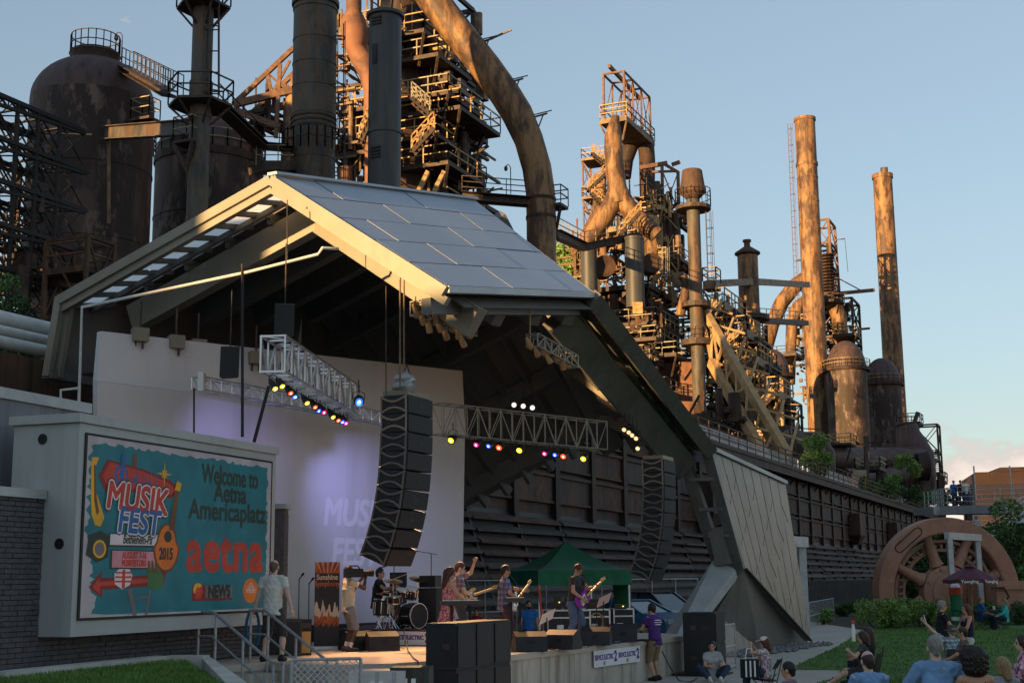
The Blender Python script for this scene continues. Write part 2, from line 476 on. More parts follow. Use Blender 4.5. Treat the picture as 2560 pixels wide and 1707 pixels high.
# steps up to the stage
stp = thing('steps', 'flight of concrete steps climbing to the stage beside the screen', 'steps', (-4.6, 23.6, 0))
sdn = V((.707, -.707, 0)); swd = V((.707, .707, 0)); st0 = V((-5.33, 24.27, 0))
for i in range(5):
    z1 = SZ - .155 * (i + 1); c = st0 + sdn * (.36 * i) + swd * .02
    MB().prism([c - ZZ * .2, c + sdn * .36 - ZZ * .2, c + sdn * .36 + swd * 1.2 - ZZ * .2, c + swd * 1.2 - ZZ * .2], ZZ * (z1 + .2)).build('step', 'concrete', stp)
for k_, o_ in enumerate((.06, 1.16)):
    c = st0 + swd * o_; h = thing('handrail', 'steel tube handrail on the %s side of the stage steps' % ('near', 'far')[k_], 'handrail', c * 1, group='handrails of the stage steps')
    pts = [c - sdn * .5 + ZZ * (SZ + .93), c + ZZ * (SZ + .93), c + sdn * 1.8 + ZZ * (.2 + .90), c + sdn * 2.15 + ZZ * (.2 + .90)]
    MB().path(pts, .026, 8).build('top_rail', 'galv', h, 40)
    MB().path([p - ZZ * .42 for p in pts], .018, 8).build('mid_rail', 'galv', h, 40)
    for f_, zb_, zt_ in ((-.45, SZ, SZ + .92), (.1, SZ - .2, SZ + .88), (.95, .45, .57 + .92), (1.85, .12, 1.1), (2.12, .12, 1.1)): MB().tube(c + sdn * f_ + ZZ * zb_, c + sdn * f_ + ZZ * zt_, .024).build('post', 'galv', h, 40)

# ================================================================== pavilion roof
A = W(150, 742, 31.8); B = W(680, 441, 29.3); C = W(1115, 718, 27.55); D = W(1185, 503, 38.2); E = V((0, 0, CAMZ)) + ray(1480, 733) * (((B - V((0, 0, CAMZ))).dot((D - B).cross(C - B))) / ray(1480, 733).dot((D - B).cross(C - B)))
F = W(1775, 1120, 42.0); A2 = D + (A - B) * .96; A2.z = A.z + (D.z - B.z)
A0 = W(118, 935, 31.8)
pav = thing('pavilion', 'angular stage pavilion with folded silver roof and slanting leg', 'pavilion', (0, 32, 0))
def bil(P, Q, Rr, T, s, t):      # s along P->Q / T->Rr ; t from PQ to TRr
    return (P.lerp(Q, s)).lerp(T.lerp(Rr, s), t)
nR = (D - B).cross(C - B).normalized()
if nR.z < 0: nR = -nR
def slab(P, Q, Rr, T, th, up):
    up = up.normalized() * th
    m = MB(); m.add([P, Q, Rr, T, P - up, Q - up, Rr - up, T - up], [(0, 1, 2, 3), (7, 6, 5, 4), (0, 4, 5, 1), (1, 5, 6, 2), (2, 6, 7, 3), (3, 7, 4, 0)])
    return m
def dn(p, d): return p - V((0, 0, d))
RF = slab(B, D, E, C, .16, nR).build('roof_deck', 'roof_seam', pav)
# metal panels on the front slope, staggered like in the photograph
rows = 5; k = 0
for i in range(rows):
    t0 = i / rows; t1 = (i + 1) / rows
    cuts = [0.0]; x = (.16, .34, .12, .26, .4)[i]
    while x < .97: cuts.append(x); x += .42
    cuts.append(1.0)
    for s0, s1 in zip(cuts, cuts[1:]):
        e = .0035
        P = bil(B, D, E, C, s0 + e, t0 + e); Q = bil(B, D, E, C, s1 - e, t0 + e); R2 = bil(B, D, E, C, s1 - e, t1 - e); T2 = bil(B, D, E, C, s0 + e, t1 - e)
        lift = nR * (.035 + .006 * ((k * 7) % 3))
        slab(P + lift, Q + lift, R2 + lift, T2 + lift, .03, nR).build('roof_panel', 'roof', RF); k += 1
# rear slope (seen from below): strip of skylights first, then deck
nL = (D - B).cross(A - B).normalized()
if nL.z < 0: nL = -nL
SK = 1.75 / (D - B).length
def left(s, t): return bil(B, D, A2, A, s, t)
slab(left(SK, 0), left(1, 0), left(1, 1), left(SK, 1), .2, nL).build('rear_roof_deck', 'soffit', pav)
tm = bpy.data.materials.new('skylight_sheet'); tm.use_nodes = True; tn = tm.node_tree; pb = tn.nodes['Principled BSDF']
pb.inputs['Base Color'].default_value = (.78, .78, .74, 1); pb.inputs['Roughness'].default_value = .5
tr = tn.nodes.new('ShaderNodeBsdfTranslucent'); tr.inputs['Color'].default_value = (.9, .9, .86, 1)
mxs = tn.nodes.new('ShaderNodeMixShader'); mxs.inputs['Fac'].default_value = .9
tn.links.new(pb.outputs[0], mxs.inputs[1]); tn.links.new(tr.outputs[0], mxs.inputs[2]); tn.links.new(mxs.outputs[0], tn.nodes['Material Output'].inputs['Surface'])
MT['skylight_sheet'] = tm
for i in range(10):
    t0 = .015 + i * .0985; t1 = t0 + .084
    MB().add([dn(q_, .2) for q_ in (left(.012, t0), left(SK, t0), left(SK, t1), left(.012, t1))], [(0, 1, 2, 3)]).build('skylight_panel', 'skylight_sheet', pav)
m = MB()
for i in range(11):
    t = .006 + i * .0985
    m = MB(); m.bar(dn(left(.01, t), .26), dn(left(SK, t), .26), .15, .10); m.build('purlin', 'beam_grey', pav)
m = MB(); m.bar(dn(left(SK * .62, 0), .36), dn(left(SK * .62, 1), .36), .12, .12); m.build('purlin', 'beam_grey', pav)
# fascia along the near gable: two stepped strips
def fas(P, Q, d, wd, ht, out):
    o = -U * out
    return MB().bar(dn(P, d) + o, dn(Q, d) + o, wd, ht)
for nm, d, wd, ht, ou in (('fascia', .10, .10, .22, .05), ('fascia_lower', .30, .16, .18, -.06)):
    fas(B, A, d, wd, ht, ou).build(nm, 'beam', pav); fas(B, C, d, wd, ht, ou).build(nm, 'beam', pav)
MB().bar(dn(C, .05), dn(E, .05), .16, .14).build('eave_trim', 'leg_light', pav)
MB().bar(dn(C, .36) - N * .45, dn(E, .36) - N * .45, .22, .34).build('eave_beam', 'beam_grey', pav)
MB().bar(B + V((0, 0, .07)), D + V((0, 0, .07)), .25, .06).build('ridge_cap', 'roof', pav)
# rear fold: frame going down from A
for nm, q in (('rear_post', 0.0), ('rear_post', .22)):
    o = U * q * 1.2 + N * q * .4
    MB().bar(A + o, A0 + o - V((0, 0, .05)), .2, .14, up=U).build(nm, 'beam', pav)
gp = MB().add([A + U * .3, A + U * 3.4, A0 + U * 3.4, A0 + U * .3], [(0, 1, 2, 3)])
slab(A + U * .32, A2, A2 + (A0 - A), A0 + U * .32, .08, N).build('rear_fold_panel', 'beam_grey', pav)
MB().bar(A0 + U * .0, A0 + U * 5, .3, .2).build('rear_sill', 'beam_grey', pav)
# main frames
for i, s in enumerate((1.9, 4.4, 6.9, 9.4)):
    sf = s / (D - B).length
    pb0 = dn(bil(B, D, E, C, sf, 0), .86); pc = dn(bil(B, D, E, C, sf, .985 if i == 0 else .9), .80); pa = dn(left(sf, .9), .86)
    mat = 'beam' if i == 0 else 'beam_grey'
    fr = MB(); fr.bar(pb0 + (pb0 - pc).normalized() * .1, pc, .34, .66); o1 = fr.build('frame_beam', mat, pav)
    fr = MB(); fr.bar(pb0 + (pb0 - pa).normalized() * .1, pa, .345, .665); fr.build('frame_beam', mat, pav)
# dark soffit under the front slope
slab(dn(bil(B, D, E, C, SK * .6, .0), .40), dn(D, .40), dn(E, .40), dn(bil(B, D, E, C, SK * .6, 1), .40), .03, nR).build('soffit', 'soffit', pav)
for t in (.2, .4, .6, .8):
    MB().bar(dn(bil(B, D, E, C, .16, t), .52), dn(bil(B, D, E, C, 1, t), .52), .1, .2).build('purlin', 'beam_grey', pav)
    MB().bar(dn(left(.16, t), .34), dn(left(1, t), .34), .12, .24).build('purlin', 'beam_grey', pav)
# slanting arm from the roof corner down to the leg
BW = 4.4
D2 = D - N * 0.0; F2 = F - N * 3.6 + V((0, 0, .75))
EA = E + V((0, 0, .02))
nA = (F - E).cross(D - E).normalized()
if nA.z < 0: nA = -nA
slab(EA, F, F2, D, .18, nA).build('arm_deck', 'soffit', pav)
slab(EA + nA * .03, F + nA * .03, F2 + nA * .03, D + nA * .03, .02, nA).build('arm_roof', 'roof', pav)
MB().bar(dn(E, .12), dn(F, .12), .26, .42, up=nA).build('arm_fascia', 'leg_metal', pav)
MB().bar(dn(E, .55) - N * .95, dn(F, .55) - N * .85, .42, .8, up=nA).build('arm_beam', 'leg_metal', pav)
MB().bar(dn(D, .6) + N * .6, dn(F2, .6) + N * .4, .4, .7, up=nA).build('arm_beam', 'beam_grey', pav)
for i in range(7):
    t = .08 + i * .135
    p = dn(E.lerp(F, t), .26) - N * .42; q = dn(E.lerp(F, t + .075), .26) - N * .42
    MB().bar(p, q, .26, .03, up=nA).build('arm_skylight', 'glass_dark', pav)
for i in range(4):
    t = .18 + .22 * i
    MB().bar(dn(E.lerp(F, t), .5) - N * .9, dn(D.lerp(F2, t), .5) + N * .5, .3, .5).build('cross_beam', 'beam', pav)
A3 = F2 + (A2 - D) * .85 - V((0, 0, .4))
slab(D, F2, A3, A2, .2, (F2 - D).cross(A2 - D) * (1 if (F2 - D).cross(A2 - D).z > 0 else -1)).build('rear_arm_deck', 'soffit', pav)
slab(A2, A3, A3 - ZZ * 3, A2 - ZZ * 3, .1, N).build('rear_arm_panel', 'soffit', pav)
for t in (.18, .34, .5, .66, .82):
    MB().bar(dn(E.lerp(D, t), .4), dn(F.lerp(F2, t), .4), .16, .3, up=nA).build('purlin', 'beam_grey', pav)
    MB().bar(dn(D.lerp(A2, t), .4), dn(F2.lerp(A3, t), .4), .16, .3).build('purlin', 'beam_grey', pav)
for t in (.15, .4, .65, .9): MB().bar(dn(D.lerp(F2, t), .5), dn(A2.lerp(A3, t), .5), .3, .5).build('cross_beam', 'beam_grey', pav)
# leg: shingled panel, inner columns, lower plate, wedge base
P0 = F; P2 = W(2026, 1601, 46.9); P3 = W(1861, 1421, 43.35); P1 = V((0, 0, CAMZ)) + ray(1962, 1206) * (((F - V((0, 0, CAMZ))).dot((P2 - F).cross(P3 - F))) / ray(1962, 1206).dot((P2 - F).cross(P3 - F)))
nP = (P1 - P0).cross(P3 - P0).normalized()
if nP.dot(N) < 0: nP = -nP
LP = slab(P0, P1, P2, P3, .22, nP).build('leg_panel', 'leg_metal', pav)
cols = 8; k = 0
for c in range(cols):
    nr = 3
    for r_ in range(nr + 1):
        a = (r_ - (.5 if c % 2 else 0)) / nr; b = a + 1 / nr
        a = max(0, a); b = min(1, b)
        if b - a < .02: continue
        e = .0035; w0 = c / cols; w1 = (c + 1) / cols; z = .3 / nr
        def q(s, t): return bil(P0, P1, P2, P3, min(1, max(0, s)), min(1, max(0, t)))
        pts = [q(w0 + e, a + e), q((w0 + w1) / 2, a + e + (z if a > 0 else 0)), q(w1 - e, a + e), q(w1 - e, b - e), q((w0 + w1) / 2, b - e + (z if b < 1 else 0)), q(w0 + e, b - e)]
        lift = nP * (.012 + .010 * ((k * 5 + c) % 4) / 3)
        MB().prism([p + nP * .004 for p in pts], lift).build('shingle', 'shingle', LP); k += 1
slab(P0 + V((0, 0, .05)), P1 + V((0, 0, .03)), P1 - N * 2.6 + V((0, 0, .75)), F2 + V((0, 0, .06)), .06, ZZ).build('leg_roof', 'roof', pav)
MB().bar(P0 + nP * .03, P1 + nP * .03, .16, .12).build('leg_coping', 'leg_light', pav)
K1 = P3 - N * .05; 
MB().bar(F - N * .12 + V((0, 0, .05)), K1 - N * .1, .2, .32, up=N).build('leg_column', 'leg_metal', pav)
MB().bar(F - N * .95 + V((0, 0, .1)), K1 - N * .75 + V((0, 0, .15)), .28, .36, up=N).build('leg_column', 'leg_metal', pav)
for t in (.25, .5, .72):
    MB().bar((F - N * .1).lerp(K1 - N * .1, t), (F - N * .95).lerp(K1 - N * .75, t), .1, .3, up=U).build('leg_tie', 'leg_metal', pav)
q0 = W(1784, 1397, 43.4); q1 = W(1838, 1423, 43.0); q2 = W(1745, 1548, 41.2); q3 = W(1690, 1552, 41.8)
g2 = q2 + (q2 - q1) * .85; g3 = q3 + (q3 - q0) * .7; g2.z = g3.z = .05
slab(q0, q1, g2, g3, .35, V((-.3, -.6, .8))).build('leg_plate', 'leg_light', pav)
MB().bar(W(1792, 1320, 43.3), W(1812, 1412, 43.2), .5, .45, up=N).build('leg_column', 'leg_metal', pav)
fw = [P3 + V((-.05, -.05, 0)), W(1790, 1531, 42.6), W(1722, 1640, 41.6), g(1808, 1633), g(1900, 1621), g(2024, 1604)]
for p in fw[2:]: p.z -= .06
wg = MB().prism(fw, -N * 1.1).build('leg_base', 'leg_metal', pav)
for (x0, y0, x1, y1) in ((1864, 1432, 1866, 1618), (1926, 1500, 1930, 1612)):
    pass
MB().bar(P3 + nP * .04 + V((.02, -.02, .0)), P2 + nP * .04, .06, .05).build('leg_edge', 'steel_black', pav)

# ================================================================== white back wall
wd = V((.64, .77, 0)).normalized(); wn = V((wd.y, -wd.x, 0))
w0 = W(235, 1052, 29.3); w0.z = 0
def wp(t, z, o=0): return V((w0.x, w0.y, z)) + wd * t + wn * o
wl = 11.9
ww = thing('stage_back_wall', 'white folded back wall of the stage with faint projected logo', 'wall', (w0.x, w0.y, 0))
slab(wp(.35, .9), wp(wl, .9), wp(wl - .15, 6.7, .28), wp(-.15, 6.7, .28), .16, wn).build('lower_face', 'white_wall', ww)
slab(wp(-.15, 6.705, .28), wp(wl - .15, 6.705, .28), wp(wl, 8.3, .05), wp(.05, 7.85, .05), .16, wn).build('upper_face', 'white_wall', ww)
MB().obox(wp(wl / 2 + .2, 1.17, .25), wd * (wl / 2 - .2), wn * .06, ZZ * .2).build('base_board', 'black', ww)
# sprinkler pipes
sp_ = thing('sprinkler_pipe', 'thin pale sprinkler pipe crossing below the roof gable', 'pipe', (-9, 29, 1))
pp = [W(197, 1012, 28.6), W(205, 768, 28.6), W(620, 680, 28.3), W(795, 636, 28.2), W(806, 620, 28.2), W(845, 622, 28.6)]
MB().path(pp, .035, 8).build('run', 'pipe_white', sp_, 50)
MB().path([W(200, 970, 28.6), W(152, 975, 28.5), W(152, 1022, 28.5)], .03, 8).build('branch', 'pipe_white', sp_, 50)
MB().path([W(125, 1032, 28.5), W(195, 1026, 28.5)], [.06, .06], 10).build('valve', 'pipe_white', sp_, 50)
for px, y0, y1, Y in ((718, 500, 655, 28.4), (965, 715, 990, 28.0)):
    MB().tube(W(px, y0, Y), W(px, y1, Y), .012, n=6).build('hanger_rod', 'steel', sp_)

# ================================================================== LED screen
s0 = W(200, 1050, 21.2); s1 = W(690, 1142, 27.0)
sd = V((s1.x - s0.x, s1.y - s0.y, 0)); SL = sd.length; sd.normalize(); sn = V((sd.y, -sd.x, 0))
zt = 2.4 + (s0.z - 2.4) ; zt = (s0.z + s1.z) / 2
zb = (W(165, 1588, 21.2).z + W(640, 1562, 27.0).z) / 2
SH = zt - zb
def sg(a, b, o=0): return V((s0.x, s0.y, zb)) + sd * (a * SL) + ZZ * (b * SH) + sn * o
sb = thing('video_screen', 'large LED video screen in a pale grey cabinet showing a festival welcome', 'screen', (s0.x, s0.y, 0))
bw = 1.25
cab = MB().prism([sg(0, 0), sg(1, 0), sg(1, 1), sg(0, 1)], -sn * bw).build('cabinet', 'sign_box', sb)
MB().prism([sg(-.012, 1.002, .05), sg(1.006, 1.002, .05), sg(1.006, 1.045, .05), sg(-.012, 1.045, .05)], -sn * (bw + .1)).build('cap', 'sign_box', sb)
x0, x1, y0, y1 = .03, .965, .085, .945
MB().prism([sg(x0 - .008, y0 - .012, .004), sg(x1 + .008, y0 - .012, .004), sg(x1 + .008, y1 + .012, .004), sg(x0 - .008, y1 + .012, .004)], sn * .02).build('bezel', 'steel_black', cab)
for a, z in ((.55, .93), (.22, .43)):
    pc = sg(0, z) - sn * (bw * a) - sd * .004
    MB().lathe(pc, [(.085, 0), (.085, .012)], 20, axis=-sd).build('cable_port', 'black', cab, 40)
def screen_mat(name, c, s):
    m = em(name, c, s, base=(c[0] * .3, c[1] * .3, c[2] * .3)); t = m.node_tree; b = t.nodes['Principled BSDF']
    ge = t.nodes.new('ShaderNodeNewGeometry'); se = t.nodes.new('ShaderNodeSeparateXYZ'); t.links.new(ge.outputs['Position'], se.inputs[0])
    sc = t.nodes.new('ShaderNodeMath'); sc.operation = 'MULTIPLY'; sc.inputs[1].default_value = 2 * math.pi / .032; t.links.new(se.outputs['Z'], sc.inputs[0])
    si = t.nodes.new('ShaderNodeMath'); si.operation = 'SINE'; t.links.new(sc.outputs[0], si.inputs[0])
    nz_ = t.nodes.new('ShaderNodeTexNoise'); nz_.inputs['Scale'].default_value = 2.2; nz_.inputs['Detail'].default_value = 8; t.links.new(ge.outputs['Position'], nz_.inputs['Vector'])
    ma = t.nodes.new('ShaderNodeMath'); ma.operation = 'MULTIPLY_ADD'; ma.inputs[1].default_value = .12; t.links.new(si.outputs[0], ma.inputs[0])
    mr = t.nodes.new('ShaderNodeMapRange'); mr.inputs['From Min'].default_value = .3; mr.inputs['From Max'].default_value = .7; mr.inputs['To Min'].default_value = .72; mr.inputs['To Max'].default_value = 1.12
    t.links.new(nz_.outputs['Fac'], mr.inputs['Value']); t.links.new(mr.outputs['Result'], ma.inputs[2])
    ms = t.nodes.new('ShaderNodeMath'); ms.operation = 'MULTIPLY'; ms.inputs[1].default_value = s; t.links.new(ma.outputs[0], ms.inputs[0])
    t.links.new(ms.outputs[0], b.inputs['Emission Strength'])
    return name
LED = {}
for nm, c in dict(teal=(.006, .105, .135), lav=(.25, .25, .28), red=(.30, .028, .016), darkred=(.13, .012, .010), blue=(.012, .075, .22), yellow=(.42, .24, .012), orange=(.42, .105, .01),
                  brown=(.10, .038, .012), white=(.42, .39, .42), ink=(.012, .022, .016), green=(.03, .10, .03), grey=(.10, .085, .10), tealite=(.02, .22, .25), pink=(.36, .16, .20)).items():
    LED[nm] = screen_mat('led_' + nm, c, .125)
def spoly(name, pts, col, lay, parent):   # pts in screen coordinates 0..1, y up
    q = [sg(x0 + (x1 - x0) * a, y0 + (y1 - y0) * b, .026 + .0022 * lay) for a, b in pts]
    m = MB(); m.add(q, [tuple(range(len(q)))]); return m.build(name, LED[col], parent)
SW = SL * (x1 - x0); SHH = SH * (y1 - y0)
def text_mesh(s, size, bold=0.0, shear=0.0, sx=1.0, spacing=1.0):
    c = bpy.data.curves.new('t', 'FONT'); c.body = s; c.size = size; c.align_x = 'CENTER'; c.align_y = 'CENTER'; c.shear = shear; c.space_character = spacing
    o = bpy.data.objects.new('t', c); COL.objects.link(o)
    dg = bpy.context.evaluated_depsgraph_get(); me = bpy.data.meshes.new_from_object(o.evaluated_get(dg))
    bpy.data.objects.remove(o); bpy.data.curves.remove(c)
    return me
def text_on(name, s, org, ex, ey, size, mat, parent, bold=0.0, shear=0.0, sx=1.0, rot=0.0, spacing=1.0):
    me0 = text_mesh(s, size, 0, shear, sx, spacing); ez = ex.cross(ey); cr_, sr_ = math.cos(rot), math.sin(rot); inv = MATW[parent.name].inverted(); m = MB()
    dirs = [(0, 0)] + ([(math.cos(k * math.pi / 4), math.sin(k * math.pi / 4)) for k in range(8)] if bold else [])
    for k, (ox, oy) in enumerate(dirs):
        vs = []
        for v in me0.vertices:
            x, y = v.co.x * sx, v.co.y; x, y = x * cr_ - y * sr_ + ox * bold, x * sr_ + y * cr_ + oy * bold
            vs.append(inv @ (org + ex * x + ey * y - ez * .00018 * k))
        m.add(vs, [tuple(p.vertices) for p in me0.polygons])
    me = bpy.data.meshes.new(name); me.from_pydata([tuple(v) for v in m.v], [], m.f); me.materials.append(MT[mat]); bpy.data.meshes.remove(me0)
    return link(name, me, parent)
def stext(s, a, b, size, col, lay, bold=0, shear=0, sx=1.0, rot=0.0, name='lettering', spacing=1.0):
    return text_on(name, s, sg(x0 + (x1 - x0) * a, y0 + (y1 - y0) * b, .026 + .0022 * lay), sd, ZZ, size, LED[col], sb, bold, shear, sx, rot, spacing)
spoly('picture', [(0, 0), (1, 0), (1, 1), (0, 1)], 'lav', 0, sb)
rg = random.Random(4); pts = []
for i in range(60): pts.append((.03 + .94 * i / 60 + rg.uniform(-.004, .004), .965 + rg.uniform(-.012, .012)))
for i in range(50): pts.append((.975 + rg.uniform(-.008, .008), .965 - .955 * i / 50))
for i in range(20): pts.append((.975 - .90 * i / 20, .012))
for i in range(50): pts.append((.062 + rg.uniform(-.016, .012) - .045 * smooth(0, .5, i / 50), .02 + .94 * i / 50))
spoly('picture', pts, 'teal', 1, sb)
for i in range(40):
    a = rg.uniform(.5, .95); b = rg.uniform(.1, .95); l = rg.uniform(.01, .04)
    spoly('scratch', [(a, b), (a + l * .4, b + l), (a + l * .4 + .0015, b + l), (a + .0025, b)], 'tealite', 2, sb)['kind'] = 'stuff'
# festival emblem: signpost, arrow, guitar, notes
spoly('emblem', [(.05, .78), (.09, .88), (.26, .85), (.40, .80), (.455, .745), (.40, .69), (.24, .72), (.10, .66)], 'darkred', 3, sb)
spoly('emblem', [(.07, .785), (.10, .865), (.26, .835), (.39, .785), (.435, .745), (.39, .705), (.24, .735), (.11, .68)], 'red', 4, sb)
for r_, o in ((.052, 0), (.036, 1), (.02, 0)):
    spoly('emblem', [(.155 + r_ * math.cos(t / 16 * 6.283) * .62, .80 + r_ * 1.2 * math.sin(t / 16 * 6.283)) for t in range(16)], 'blue' if o == 0 else 'red', 5 + (r_ < .05) + (r_ < .03), sb)
spoly('emblem', [(.150, .70), (.158, .70), (.172, .915), (.160, .93), (.152, .915)], 'blue', 8, sb)
for a, b in ((.22, .80), (.25, .77), (.285, .785), (.315, .765)):
    spoly('emblem', [(a + .013 * math.cos(t / 10 * 6.283), b - .02 + .018 * math.sin(t / 10 * 6.283)) for t in range(10)], 'blue', 5, sb)
    spoly('emblem', [(a + .009, b - .02), (a + .014, b - .02), (a + .014, b + .05), (a + .009, b + .05)], 'blue', 6, sb)
star = []
for t in range(16):
    rr = (.065, .016, .03, .016)[t % 4]; an = t / 16 * 6.283 + math.pi / 2
    star.append((.365 + rr * .62 * math.cos(an), .835 + rr * 1.25 * math.sin(an)))
spoly('emblem', star, 'yellow', 6, sb)
spoly('emblem', [(.018, .88), (.05, .885), (.03, .80), (.04, .70), (.065, .62), (.085, .55), (.07, .50), (.045, .505), (.028, .56), (.022, .66), (.018, .78)], 'yellow', 5, sb)
spoly('emblem', [(.028, .84), (.036, .84), (.046, .66), (.06, .58), (.05, .56), (.036, .64)], 'brown', 6, sb)
spoly('emblem', [(.205, .86), (.225, .86), (.225, .93), (.205, .93)], 'brown', 6, sb)
for (tx, a, b, sz, c1, lay) in (('MUSIK', .235, .665, .60, 'red', 9), ('FEST', .245, .535, .58, 'blue', 9)):
    for rot in (R(-2),):
        stext(tx, a, b, sz, 'ink', lay, bold=.07, shear=.12, sx=1.0, rot=rot)
        stext(tx, a, b, sz, 'white', lay + 1, bold=.045, shear=.12, sx=1.0, rot=rot)
        stext(tx, a, b, sz, c1, lay + 2, bold=.018, shear=.12, sx=1.0, rot=rot)
spoly('emblem', [(.11, .465), (.375, .475), (.375, .395), (.11, .39)], 'ink', 5, sb)
spoly('emblem', [(.115, .46), (.37, .468), (.37, .405), (.115, .40)], 'white', 6, sb)
stext('Bethlehem-Pa', .243, .433, .20, 'ink', 7, bold=.006, shear=.2, sx=.72)
spoly('emblem', [(.12, .375), (.34, .375), (.34, .265), (.12, .265)], 'ink', 5, sb)
spoly('emblem', [(.127, .368), (.335, .368), (.335, .274), (.127, .274)], 'pink', 6, sb)
stext('AUGUST 7-16', .231, .342, .15, 'red', 7, bold=.008, sx=.74)
stext('MUSIKFEST.ORG', .231, .298, .14, 'red', 7, bold=.008, sx=.66)
spoly('emblem', [(.02, .45), (.07, .475), (.11, .45), (.11, .33), (.06, .30), (.01, .34)], 'ink', 5, sb)
spoly('emblem', [(.045 + .024 + .030 * math.cos(t / 12 * 6.283), .375 + .052 * math.sin(t / 12 * 6.283)) for t in range(12)], 'yellow', 6, sb)
spoly('emblem', [(.069 + .022 * math.cos(t / 12 * 6.283), .375 + .038 * math.sin(t / 12 * 6.283)) for t in range(12)], 'grey', 7, sb)
# guitar
gt = []
for t in range(28):
    an = t / 28 * 6.283; rr = 1 + .16 * math.cos(2 * an) - .05
    gt.append((.388 + .068 * math.cos(an) * (1.0 if math.sin(an) < .2 else .80), .395 + .148 * math.sin(an)))
spoly('emblem', gt, 'brown', 8, sb)
spoly('emblem', [(.388 + (a - .388) * .86, .395 + (b - .395) * .9) for a, b in gt], 'orange', 9, sb)
spoly('emblem', [(.395, .50), (.425, .50), (.440, .72), (.452, .78), (.428, .80), (.418, .72)], 'brown', 10, sb)
spoly('emblem', [(.418, .745), (.448, .74), (.455, .79), (.43, .80)], 'yellow', 11, sb)
spoly('emblem', [(.392 + .02 * math.cos(t / 12 * 6.283), .46 + .035 * math.sin(t / 12 * 6.283)) for t in range(12)], 'ink', 10, sb)
stext('2015', .385, .355, .27, 'ink', 11, bold=.012, sx=.75)
# lower arrow, flag, mitten, post
spoly('emblem', [(.03, .165), (.085, .255), (.085, .215), (.36, .235), (.37, .30), (.405, .30), (.38, .17), (.09, .15), (.09, .105)], 'darkred', 3, sb)
spoly('emblem', [(.045, .165), (.075, .22), (.075, .195), (.34, .215), (.34, .19), (.08, .17), (.08, .125)], 'red', 4, sb)
spoly('emblem', [(.14, .24), (.16, .265), (.21, .265), (.225, .23), (.215, .175), (.18, .15), (.145, .18)], 'white', 6, sb)
for bb in (.19, .215, .24): spoly('emblem', [(.145, bb), (.22, bb), (.22, bb + .01), (.145, bb + .01)], 'red', 7, sb)
spoly('emblem', [(.176, .155), (.19, .155), (.19, .262), (.176, .262)], 'red', 8, sb)
spoly('emblem', [(.295, .30), (.345, .30), (.38, .22), (.375, .16), (.34, .145), (.30, .165)], 'green', 6, sb)
for aa in (.30, .318, .336): spoly('emblem', [(aa, .245), (aa + .01, .245), (aa + .006, .315), (aa - .004, .315)], 'brown', 7, sb)
spoly('emblem', [(.205, .15), (.225, .15), (.255, .0), (.235, .0)], 'grey', 4, sb)
spoly('emblem', [(.31, .145), (.32, .145), (.305, .0), (.293, .0)], 'grey', 4, sb)
spoly('emblem', [(.235, .085), (.31, .105), (.31, .115), (.235, .095)], 'grey', 3, sb)
stext('Welcome to', .74, .865, .48, 'ink', 4, bold=.014, sx=.80)
stext('Aetna', .74, .755, .48, 'ink', 4, bold=.014, sx=.98)
stext('Americaplatz', .735, .635, .48, 'ink', 4, bold=.014, sx=1.05)
stext('aetna', .725, .375, 1.05, 'red', 4, bold=.04, sx=1.10, spacing=1.05)
spoly('emblem', [(.962 + .004 * math.cos(t / 8 * 6.283), .42 + .006 * math.sin(t / 8 * 6.283)) for t in range(8)], 'red', 4, sb)
spoly('emblem', [(.535, .17), (.61, .17), (.61, .075), (.535, .075)], 'darkred', 3, sb)
spoly('emblem', [(.565 + .026 * math.cos(t / 12 * 6.283), .145 + .038 * math.sin(t / 12 * 6.283)) for t in range(12)], 'yellow', 4, sb)
stext('69', .568, .118, .26, 'red', 5, bold=.02, shear=.2, sx=.8)
spoly('emblem', [(.605, .165), (.765, .165), (.765, .09), (.605, .09)], 'grey', 3, sb)
stext('NEWS', .688, .126, .30, 'ink', 5, bold=.015, sx=.9)
spoly('emblem', [(.535, .088), (.765, .088), (.765, .072), (.535, .072)], 'darkred', 4, sb)
spoly('emblem', [(.88 + .048 * math.cos(t / 24 * 6.283), .13 + .082 * math.sin(t / 24 * 6.283)) for t in range(24)], 'orange', 3, sb)
stext('artsquest', .88, .13, .13, 'white', 5, sx=.7)
for i in range(7): spoly('emblem', [(.852 + i * .009, .13), (.855 + i * .009, .13), (.855 + i * .009, .145 + .04 * math.sin(i / 6 * 3.14)), (.852 + i * .009, .145 + .04 * math.sin(i / 6 * 3.14))], 'white', 4, sb)

# ================================================================== brick wall below and beside the screen
bk = thing('brick_wall', 'dark grey brick wall carrying the video screen, with light coping', 'wall', (s0.x, s0.y, 0))
def bp(t, z, o=0): return V((s0.x, s0.y, z)) + sd * t + sn * (o - .62)
MB().prism([bp(-3.2, -.2, -.05), bp(7.2, -.2, -.05), bp(7.2, zb + .25, -.05), bp(0.0, zb + .25, -.05), bp(0, 3.72, -.05), bp(-3.2, 3.72, -.05)], -sn * .3).build('wall', 'mortar', bk)
MB().obox(bp(-1.65, 3.78, -.05), sd * 1.62, sn * .14, ZZ * .07).build('coping', 'leg_light', bk)
bl_, bh_ = .34, .078
bm_ = MB().obox((0, 0, 0), sd * (bl_ / 2 - .007), sn * .03, ZZ * (bh_ / 2 - .006)); bsrc = None; cnt = 0; rest = MB()
bb = []
row = 0; z = 1.0
while z < 3.68:
    hi_t = 0.0 if z > zb - .02 else 7.1
    t = -2.2 + (.17 if row % 2 else 0)
    while t < hi_t:
        bb.append((t + bl_ / 2, z + bh_ / 2)); t += bl_
    z += bh_; row += 1
